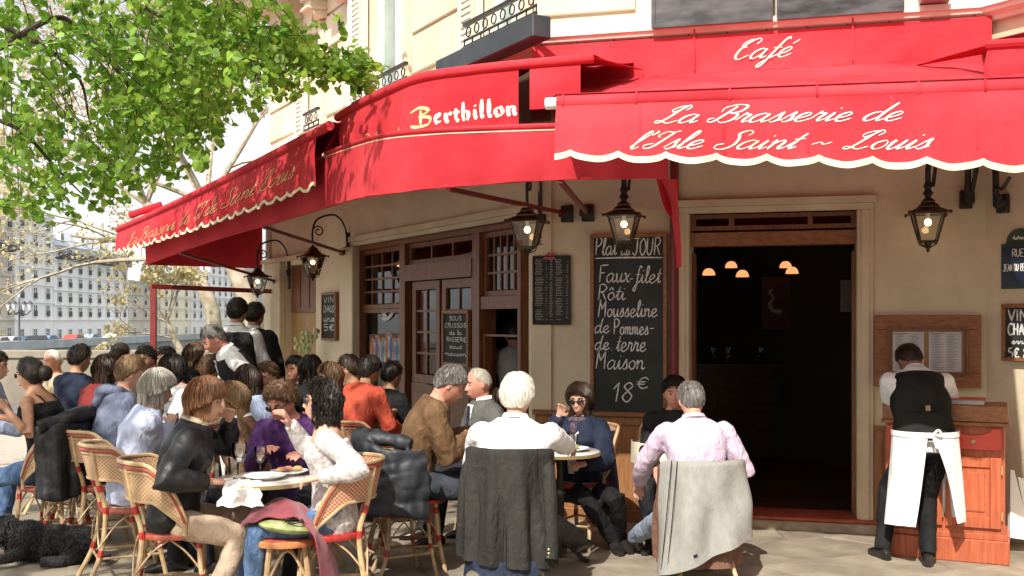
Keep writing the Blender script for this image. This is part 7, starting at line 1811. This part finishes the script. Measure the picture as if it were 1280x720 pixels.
# ---- crowd further back
CR = [('c1','man in a light blue shirt cut off by the left edge',-6,458,8.9,-80,'fair','short','dark',LBL,0), ('c2','white haired man far back above the ponytail woman',66,452,11.0,150,'red','bald','white',BEI2,0),
      ('c3','black haired man in a navy jacket with his back to us',100,449,9.4,-30,'tan','short','black',NAV,0), ('c4','long haired woman in dark red seen from behind',132,462,8.8,-35,'tan','long','dark',MAG,.28),
      ('c5','dark haired man just behind the young man in the hoodie',182,450,9.6,170,'tan','short','black',GRY,0), ('c6','person with smooth dark hair between the windscreen post and the old waiter',208,450,10.2,160,'fair','short','dark',BLK,0),
      ('c7','black haired woman leaning over behind the grey haired woman',216,463,8.3,110,'fair','bob','black',WHS,.12), ('c8','brown haired woman in black looking right, just left of the old waiter',243,445,10.4,-60,'fair','long','brown',BLK,.22),
      ('c9','dark haired woman behind the woman with spectacles',310,476,8.4,70,'tan','long','dark',LBL,.2), ('c10','curly black haired woman in the shade below the narrow chalkboard',388,463,9.3,-20,'tan','curly','black',BLK,.2),
      ('c11','man in dark clothes in the shade left of the curly haired woman',370,462,9.9,150,'red','short','black',BLK,0), ('c12','person in a spotted scarf beside the orange jacket',436,462,9.3,80,'tan','short','dark',GRY,0),
      ('c13','shaded guest in black under the glazed side door',490,470,9.6,-40,'tan','short','black',BLK,0), ('c14','guest with brown hair half hidden behind the blonde woman',262,462,9.6,-10,'fair','short','brown',BEI2,0),
      ('c15','man with black cap of hair left of the windscreen post',150,446,10.6,-20,'fair','short','dark',GRY,0), ('c16','brown haired guest in the middle of the shaded crowd',335,472,9.0,150,'fair','short','brown',BLK,0), ('c17','brown haired woman in the shade right of the purple sweater',412,472,8.7,120,'fair','long','brown',BLK,.18)]
for (k, lab, hx, hy, Y, fc, sk_, hs, hc, tp, ln) in CR:
    person(k, lab, hx, hy, Y, fc, fem=hs in ('long','bob','curly'), skin=sk_, hair=(hs, hc), th=.016, length=ln, curl=.5 if hs == 'curly' else 0, top=tp, near=False, lean=10, hp=8, faced=abs(fc) > 60, legs=k in ('c3','c10','c12','c13','c17'), bot=TRD)
person('inside', 'man in a pale shirt standing in the dark doorway behind the grey suit man', 641, 418, 10.3, 10, stand=True, hair=('short','dark'), top=clo('pale_grey_shirt', (.3,.3,.3)), bot=BLK, near=False, faced=False, hp=4)
# ---- extra garments and details
def pl(key, f):      # mesh in the person's local frame
    pass
q = PEOPLE['oldwaiter']; mb = MB(); S, X, F, up = q['S'], q['X'], q['F'], q['up']
mb.prism([S(.49)+X*.05+F*.118, S(.49)-X*.05+F*.118, S(.28)+F*.155], F, .012); o = mb.build('shirt_front', WHS, q['t'], world=False, smooth=False)
mb = MB(); c = S(.485)+F*.135; mb.prism([c, c+X*.045+up*.022, c+X*.045-up*.022], F, .014); mb.prism([c, c-X*.045+up*.022, c-X*.045-up*.022], F, .014); mb.ell(c+F*.006, (.012,.012,.012), 8, 6); mb.build('bow_tie', BLK, q['t'], world=False)
q = PEOPLE['suit']; mb = MB(); S, X, F, up = q['S'], q['X'], q['F'], q['up']
mb.prism([S(.50)+X*.055+F*.105, S(.50)-X*.055+F*.105, S(.22)+F*.15], F, .010); mb.build('shirt_front', WHS, q['t'], world=False, smooth=False)
mb = MB(); mb.prism([S(.49)+X*.015+F*.122, S(.49)-X*.015+F*.122, S(.25)-X*.025+F*.158, S(.22)+F*.163, S(.25)+X*.025+F*.158], F, .008); mb.build('tie', NAV, q['t'], world=False, smooth=False)
for k_, m_ in (('leather', BEI2), ('glassesw', WHS), ('navyw', WHS)):
    q = PEOPLE[k_]; mb = MB(); S, X, F = q['S'], q['X'], q['F']; mb.prism([S(.50)+X*.05+F*.085, S(.50)-X*.05+F*.085, S(.36)-X*.045+F*.15, S(.12)-X*.02+F*.15, S(.12)+X*.02+F*.15, S(.36)+X*.045+F*.15], F, .01); mb.build('blouse_front', m_, q['t'], world=False, smooth=False)
q = PEOPLE['navyw']; mb = MB(); mb.tube(catmull([q['S'](.50)+q['X']*a+q['F']*b for a, b in ((-.07,-.04),(-.06,.06),(0,.1),(.06,.06),(.07,-.04),(0,-.07),(-.07,-.04))], 4), .026, 8); mb.tube([q['S'](.48)+q['F']*.11, q['S'](.38)+q['F']*.15], .026, 8); mb.build('scarf', clo('dark_scarf', (.05,.03,.045), (.16,.12,.15), scale=40), q['t'], world=False)
q = PEOPLE['c12']; mb = MB(); mb.tube(catmull([q['S'](.50)+q['X']*a+q['F']*b for a, b in ((-.07,-.04),(-.06,.06),(0,.1),(.06,.06),(.07,-.04),(0,-.07),(-.07,-.04))], 4), .03, 8); mb.build('scarf', clo('spotted_scarf', (.03,.05,.18), (.7,.7,.72), scale=60, lo=.5, hi=.55), q['t'], world=False)
# hood of the hoodie
q = PEOPLE['hoodie']; S, X, F, up = q['S'], q['X'], q['F'], q['up']; mb = MB()
mb.tube(catmull([S(.50)+X*.09+F*.05, S(.50)+X*.11-F*.03+up*.01, S(.485)+X*.06-F*.12+up*.01, S(.46)-F*.145, S(.485)-X*.06-F*.12+up*.01, S(.50)-X*.11-F*.03+up*.01, S(.50)-X*.09+F*.05], 4), [.022]+[.03]*3+[.04]*17+[.03]*3+[.022], 10); mb.tube([S(.47)-F*.13, S(.38)-F*.15, S(.33)-F*.13], [.06,.05,.01], 12, flat=.6); o = mb.build('hood', HOOD, q['t'], world=False); REM.append((o, .011, .01, .06, 1))
# straps of the tank top
q = PEOPLE['tank']; S, X, F = q['S'], q['X'], q['F']; mb = MB()
for sx in (-1, 1): mb = MB(); mb.tube(catmull([S(.42)+X*sx*.08+F*.115, S(.48)+X*sx*.09+F*.06, S(.497)+X*sx*.092, S(.48)+X*sx*.088-F*.06, S(.41)+X*sx*.08-F*.112], 4), .006, 5); mb.build('strap', BLK, q['t'], world=False)
pass
# waiter: grey satin back of the vest, cinch strap, apron
q = PEOPLE['waiter']; S, X, F, up, hip = q['S'], q['X'], q['F'], q['up'], q['hip']
mb = MB(); rows = []
for j in range(2): rows.append([S(.155)+X*(.165*math.sin(a))-F*(.150*math.cos(a))+up*(j*.028-.014) for a in [math.radians(-48+96*i/12) for i in range(13)]])
mb.slab(rows, -.006); mb.build('vest_strap', VST, q['t'], world=False); mb = MB(); mb.box(S(.155)-F*.158, (.03,.01,.035)); mb.build('buckle', BRSS, q['t'], world=False)
APR = clo('white_apron', (.78,.78,.79), (.84,.84,.85), bump=.25); mb = MB(); rows = []
for j in range(19):
    v = j/18; z = hip.z+.075-v*.60; row = []
    g0 = 2+17*v; g1 = 4+50*v**.8       # gap half angles at the back, left and right
    for i in range(73):
        a = math.radians(lerp(-180+g0+6, 180-g1+6, i/72)); r = .208+.035*v+.014*v*math.sin(a*7+1)+.007*math.sin(a*13+v*4)*v
        # a measured from the front; back = 180
        # left side of the back hangs lower
        zz = z+(.0 if True else 0)-.03*v*max(0, -math.sin(a))+.05*v*sm((abs(math.degrees(a))-150)/30)*-1
        row.append(Vector((math.sin(a)*r*1.02, math.cos(a)*r*.9-.015+.02*v, zz)))
    rows.append(row)
mb.slab(rows, .004); mb.build('apron', APR, q['t'], world=False)
mb = MB(); rows = [[Vector((math.sin(a)*.214, math.cos(a)*.19-.015, hip.z+.045+j*.035)) for a in [2*math.pi*i/40 for i in range(41)]] for j in range(2)]; mb.slab(rows, .005); mb.tube(catmull([Vector((0,-.21,hip.z+.07)), Vector((.03,-.225,hip.z+.1)), Vector((.05,-.22,hip.z+.06)), Vector((0,-.215,hip.z+.065)), Vector((.02,-.22,hip.z-.02))], 4), .008, 6); mb.build('apron_band', APR, q['t'], world=False)
# bracelet + ear ring
q = PEOPLE['leather']; w_ = q['wri'][-1]; d = (q['wri'][-1]-q['el'][-1]).normalized(); mb = MB(); mb.tube([w_-d*.03, w_-d*.02], .036, 12); mb.build('red_bracelet', REDB, q['t'], world=False)
# ================================================================ chairs under the sitters
def chair_for(key, kind, label, back=.02):
    q = PEOPLE[key]; f = math.radians(q['face']); fw = Vector((-math.sin(f), math.cos(f), 0)); p = q['root']+fw*back; return put_chair(kind, p.x, p.y, q['face'], label)
chair_for('leather', 'A', 'tan rattan chair holding the woman in the black leather jacket')
chair_for('lace', 'B', 'red and tan woven rattan chair under the woman in the lace top and jeans', .04)
chair_for('greyw', 'A', 'rattan chair under the grey haired woman in pale blue'); chair_for('hoodie', 'A', 'rattan chair under the young man in the hoodie')
chair_for('tank', 'A', 'rattan chair at the left edge with a black leather jacket over its back', .0)
CH_W = chair_for('whitehair', 'A', 'rattan chair hidden under the dark grey jacket of the white haired man', .03); CH_P = chair_for('pink', 'A', 'rattan chair under a pale grey sweater and a brown coat before the entrance', .03)
CH_P.scale = (.95,.95,.84); CH_W.scale = (.86,.86,1)
chair_for('brownj', 'B', 'red rattan chair under the man in the brown suede jacket'); chair_for('suit', 'B', 'rattan chair under the man in the grey suit'); chair_for('navyw', 'B', 'rattan chair under the woman in the navy cardigan')
chair_for('darkman', 'A', 'rattan chair under the dark haired man behind the pink shirt'); chair_for('purple', 'A', 'rattan chair under the man in the purple sweater'); chair_for('glassesw', 'A', 'rattan chair under the woman with spectacles'); chair_for('orange', 'B', 'rattan chair under the person in orange')
PC = at(505, 7.0); put_chair('B', PC[0], PC[1], -60, 'rattan chair covered by a black quilted jacket behind the lace top woman').scale = (.86,.86,.9)
for k_, l_ in (('c3','rattan chair under the man in the navy jacket'),('c4','rattan chair under the long haired woman in dark red'),('c7','rattan chair under the black haired woman leaning over'),('c10','rattan chair under the curly haired woman in the shade'),('c12','rattan chair under the guest with the spotted scarf'),('c17','rattan chair under the brown haired woman right of the purple sweater')): chair_for(k_, 'A', l_)
p_ = at(100, 7.9); put_chair('A', p_[0], p_[1], -75, 'empty looking rattan chair between the leather draped chair and the hooded man')
# ---- garments over chair backs
def drape(key_or_loc, face, name, label, m, zt, zb, a0, a1, r0, flare, seed, folds=9, lining=None, inner=.12, th=.008, hem=0, skew=0, amp=.012):
    loc = key_or_loc; t = thing(name, label, 'jacket' if 'jacket' in label or 'coat' in label else 'sweater', (loc.x, loc.y, .3), math.radians(face)); r_ = random.Random(seed); ph = r_.uniform(0, 6); mb = MB(); rows = []
    N = 46; J = 26
    for j in range(J+1):
        v = j/J; row = []
        for i in range(N+1):
            u = i/N; a = math.radians(lerp(a0, a1, u)); 
            if v < .14: k = v/.14; rad = r0-.05*(1-k); z = zt-.10*(1-k)**2+(.0); 
            else: k = 1; rad = r0+flare*((v-.14)/.86)**1.0; z = lerp(zt, zb+hem*math.sin(u*6+ph)+skew*(u-.5), (v-.14)/.86)
            fa = amp*min(1, v*1.6)*(math.sin(u*folds*6.28/2+ph+v*1.2)+.5*math.sin(u*folds*6.28+ph*2-v*2))
            rad += fa+.006*math.sin(v*9+u*14+ph)
            back_ = .03+.02*0; shz = -.02*abs(2*u-1)**3*(1 if v < .5 else 0)
            row.append(Vector((math.sin(a)*rad*1.02, -math.cos(a)*rad-.055*max(0, math.cos(a))*(1-.5*v), z+shz-.3)))
        rows.append(row)
    mb.slab(rows, th); mb.build('cloth', m, t, world=False, angle=80)
    return t
q = PEOPLE['whitehair']; f = math.radians(q['face']); fw = Vector((-math.sin(f), math.cos(f), 0)); wc = q['root']+fw*.03
SUIT2 = clo('dark_grey_suit', (.026,.025,.023), (.042,.04,.036), scale=4); LIN = clo('navy_lining', (.02,.025,.05), (.03,.04,.07), rough=.4)
jw = drape(wc, q['face'], 'draped_jacket', 'dark grey suit jacket hung over the chair back of the white haired man', SUIT2, .91, .24, -80, 80, .262, .03, 3, 9, amp=.024, skew=-.05)
mb = MB(); rows = [[Vector((math.sin(a)*(.27+.02*v), -math.cos(a)*(.27+.02*v)-.03, .27-.13*v-(.06*v*math.sin(a*4+1))-.3)) for a in [math.radians(-88+150*i/30) for i in range(31)]] for v in [j/5 for j in range(6)]]
mb.slab(rows, .005); mb.build('lining', LIN, jw, world=False)
mb = MB(); mb.tube(catmull([Vector((.215,-.12,.585)), Vector((.25,-.16,.45)), Vector((.27,-.19,.2)), Vector((.275,-.2,.03)), Vector((.275,-.21,-.02))], 5), [(.035,.03)]*4+[(.055,.04)]*13+[(.058,.04)]*4, 12); sl = mb.build('sleeve', SUIT2, jw, world=False)
for k in range(3): mb = MB(); mb.ell(Vector((.27, -.258, .0+.022*k)), (.008,.004,.008), 8, 6); mb.build('button', BRSS, sl, world=False)
mb = MB(); mb.tube(catmull([Vector((-.215,-.12,.585)), Vector((-.25,-.15,.4)), Vector((-.265,-.16,.15)), Vector((-.27,-.15,-.03))], 5), [(.035,.03)]*3+[(.055,.04)]*13, 12); mb.build('sleeve', SUIT2, jw, world=False)
mb = MB(); mb.tube([Vector((.03, -.345-.006*j, .2-.055*j)) for j in range(5)], .004, 4); mb.build('vent_seam', BLK, jw, world=False)
q = PEOPLE['pink']; f = math.radians(q['face']); fw = Vector((-math.sin(f), math.cos(f), 0)); pc_ = q['root']+fw*.03
GSW = clo('pale_grey_sweater', (.29,.285,.265), (.34,.335,.31), scale=18, bump=.3, bs=60); BRC = clo('brown_coat', (.16,.08,.055), (.22,.12,.085), scale=8)
bc = drape(pc_, q['face'], 'draped_coat', 'brown coat hanging under the pale grey sweater on the chair', BRC, .74, .12, -108, 94, .232, .03, 8, 9, amp=.014)
sw = drape(pc_, q['face'], 'draped_sweater', 'pale grey sweater with dark edge stripes over the chair back', GSW, .785, .2, -68, 76, .285, .05, 5, 4, skew=.24, hem=.03, amp=.026)
def ds(a, v, r=.0):      # a point on the sweater's outside
    a = math.radians(a); rad = .285+.05*v+.018+r; return Vector((math.sin(a)*rad*1.02, -math.cos(a)*rad-.055*max(0, math.cos(a))*(1-.5*v), lerp(.785, .2, v)-.3))
for aa in (-47, -40): mb = MB(); mb.tube([ds(aa-6*v, v*.98+.0, .004)+Vector((0,0,-.1*v)) for v in [j/10 for j in range(11)]], .003, 5); mb.build('stripe', BLK, sw, world=False)
mb = MB(); c = ds(-18, .93, .006); mb.box(c+Vector((0,0,-.02)), (.025,.006,.014), R3(-20, 'Y'), ); mb.build('small_logo', NAV, sw, world=False)
# black leather jacket on the left chair
q = PEOPLE['tank']; ct = q['root']; lj = drape(ct, q['face'], 'draped_leather_jacket', 'black leather jacket slung over the chair back at the left edge', LEA, .93, .46, -80, 66, .262, .03, 12, 7, amp=.03, th=.02, hem=.05, skew=.12); REM.append((lj.children[0], .011, .028, .13, 1))
mb = MB(); mb.tube(catmull([Vector((-.26,-.08,.6)), Vector((-.12,-.26,.67)), Vector((.05,-.31,.68)), Vector((.22,-.18,.64)), Vector((.27,.0,.58))], 5), [.05]*4+[.06]*13+[.04]*4, 12); o = mb.build('collar', LEA, lj, world=False); REM.append((o, .012, .03, .07, 1))
mb = MB(); mb.tube(catmull([Vector((.26,-.12,.55)), Vector((.32,-.2,.35)), Vector((.31,-.26,.1)), Vector((.29,-.27,-.1))], 5), [.05]*4+[.055]*9+[.045]*3, 12); o = mb.build('sleeve', LEA, lj, world=False); REM.append((o, .012, .025, .06, 1))
# black quilted jacket
pj = thing('quilted_jacket', 'black quilted puffer jacket thrown over the chair behind the lace top woman', 'jacket', (PC[0], PC[1], .25), math.radians(-60)); mb = MB()
for j in range(5):
    z = .62-.10*j+.0; rad = .275+.006*j; pts = [Vector((math.sin(a)*rad*(1+.03*math.sin(j*2+a*3)), -math.cos(a)*rad-.04, z-.05*math.sin(a*1.5+j*.7)-.03*abs(a))) for a in [math.radians(-105+210*i/20) for i in range(21)]]
    mb.tube(pts, [(.026,.06)]*21, 12)
mb.tube(catmull([Vector((-.24,-.05,.62)), Vector((0,-.27,.66)), Vector((.24,-.05,.62))], 8), .045, 10)
mb.tube(catmull([Vector((-.26,-.05,.55)), Vector((-.31,-.12,.35)), Vector((-.3,-.16,.15))], 6), .06, 10)
o = mb.build('quilted_shell', mat('black_nylon', (.012,.014,.018), (.028,.032,.04), rough=.55, scale=8, bump=.35, bscale=12, bdist=.02), pj, world=False); REM.append((o, .012, .05, .12, 1))
# woman's pale jacket / bag by the white haired man's table
mb = MB(); c = P(768, 610, 7.75); o = thing('hanging_coat', 'grey blue coat hanging down beside the woman in the navy cardigan', 'coat', (c.x, c.y, .25)); rows = [[P(lerp(742,772,u)+3*math.sin(v*5+u*4), lerp(538,655,v), 7.95+.03*math.sin(u*9+v*3)) for u in [i/8 for i in range(9)]] for v in [j/9 for j in range(10)]]; mb.slab(rows, .03); mb.build('cloth', clo('slate_coat', (.05,.06,.09), (.09,.10,.14)), o)
# ================================================================ remesh the soft bodies in one pass
tex = {}
for (o, vx, ds_, ns, it) in REM:
    m = o.modifiers.new('r', 'REMESH'); m.mode = 'VOXEL'; m.voxel_size = vx; m.use_smooth_shade = True
    if ds_:
        if ns not in tex: tx = bpy.data.textures.new('folds', 'CLOUDS'); tx.noise_scale = ns; tx.noise_depth = 1; tex[ns] = tx
        d = o.modifiers.new('d', 'DISPLACE'); d.texture = tex[ns]; d.strength = ds_; d.mid_level = .5; d.texture_coords = 'LOCAL'
    s_ = o.modifiers.new('s', 'SMOOTH'); s_.iterations = it+1; s_.factor = .5
dg = bpy.context.evaluated_depsgraph_get(); done = []
for (o, *_) in REM:
    me = bpy.data.meshes.new_from_object(o.evaluated_get(dg)); done.append((o, me))
for o, me in done:
    o.modifiers.clear(); me.name = o.data.name; o.data = me
    me.polygons.foreach_set('use_smooth', [True]*len(me.polygons)); me.update()
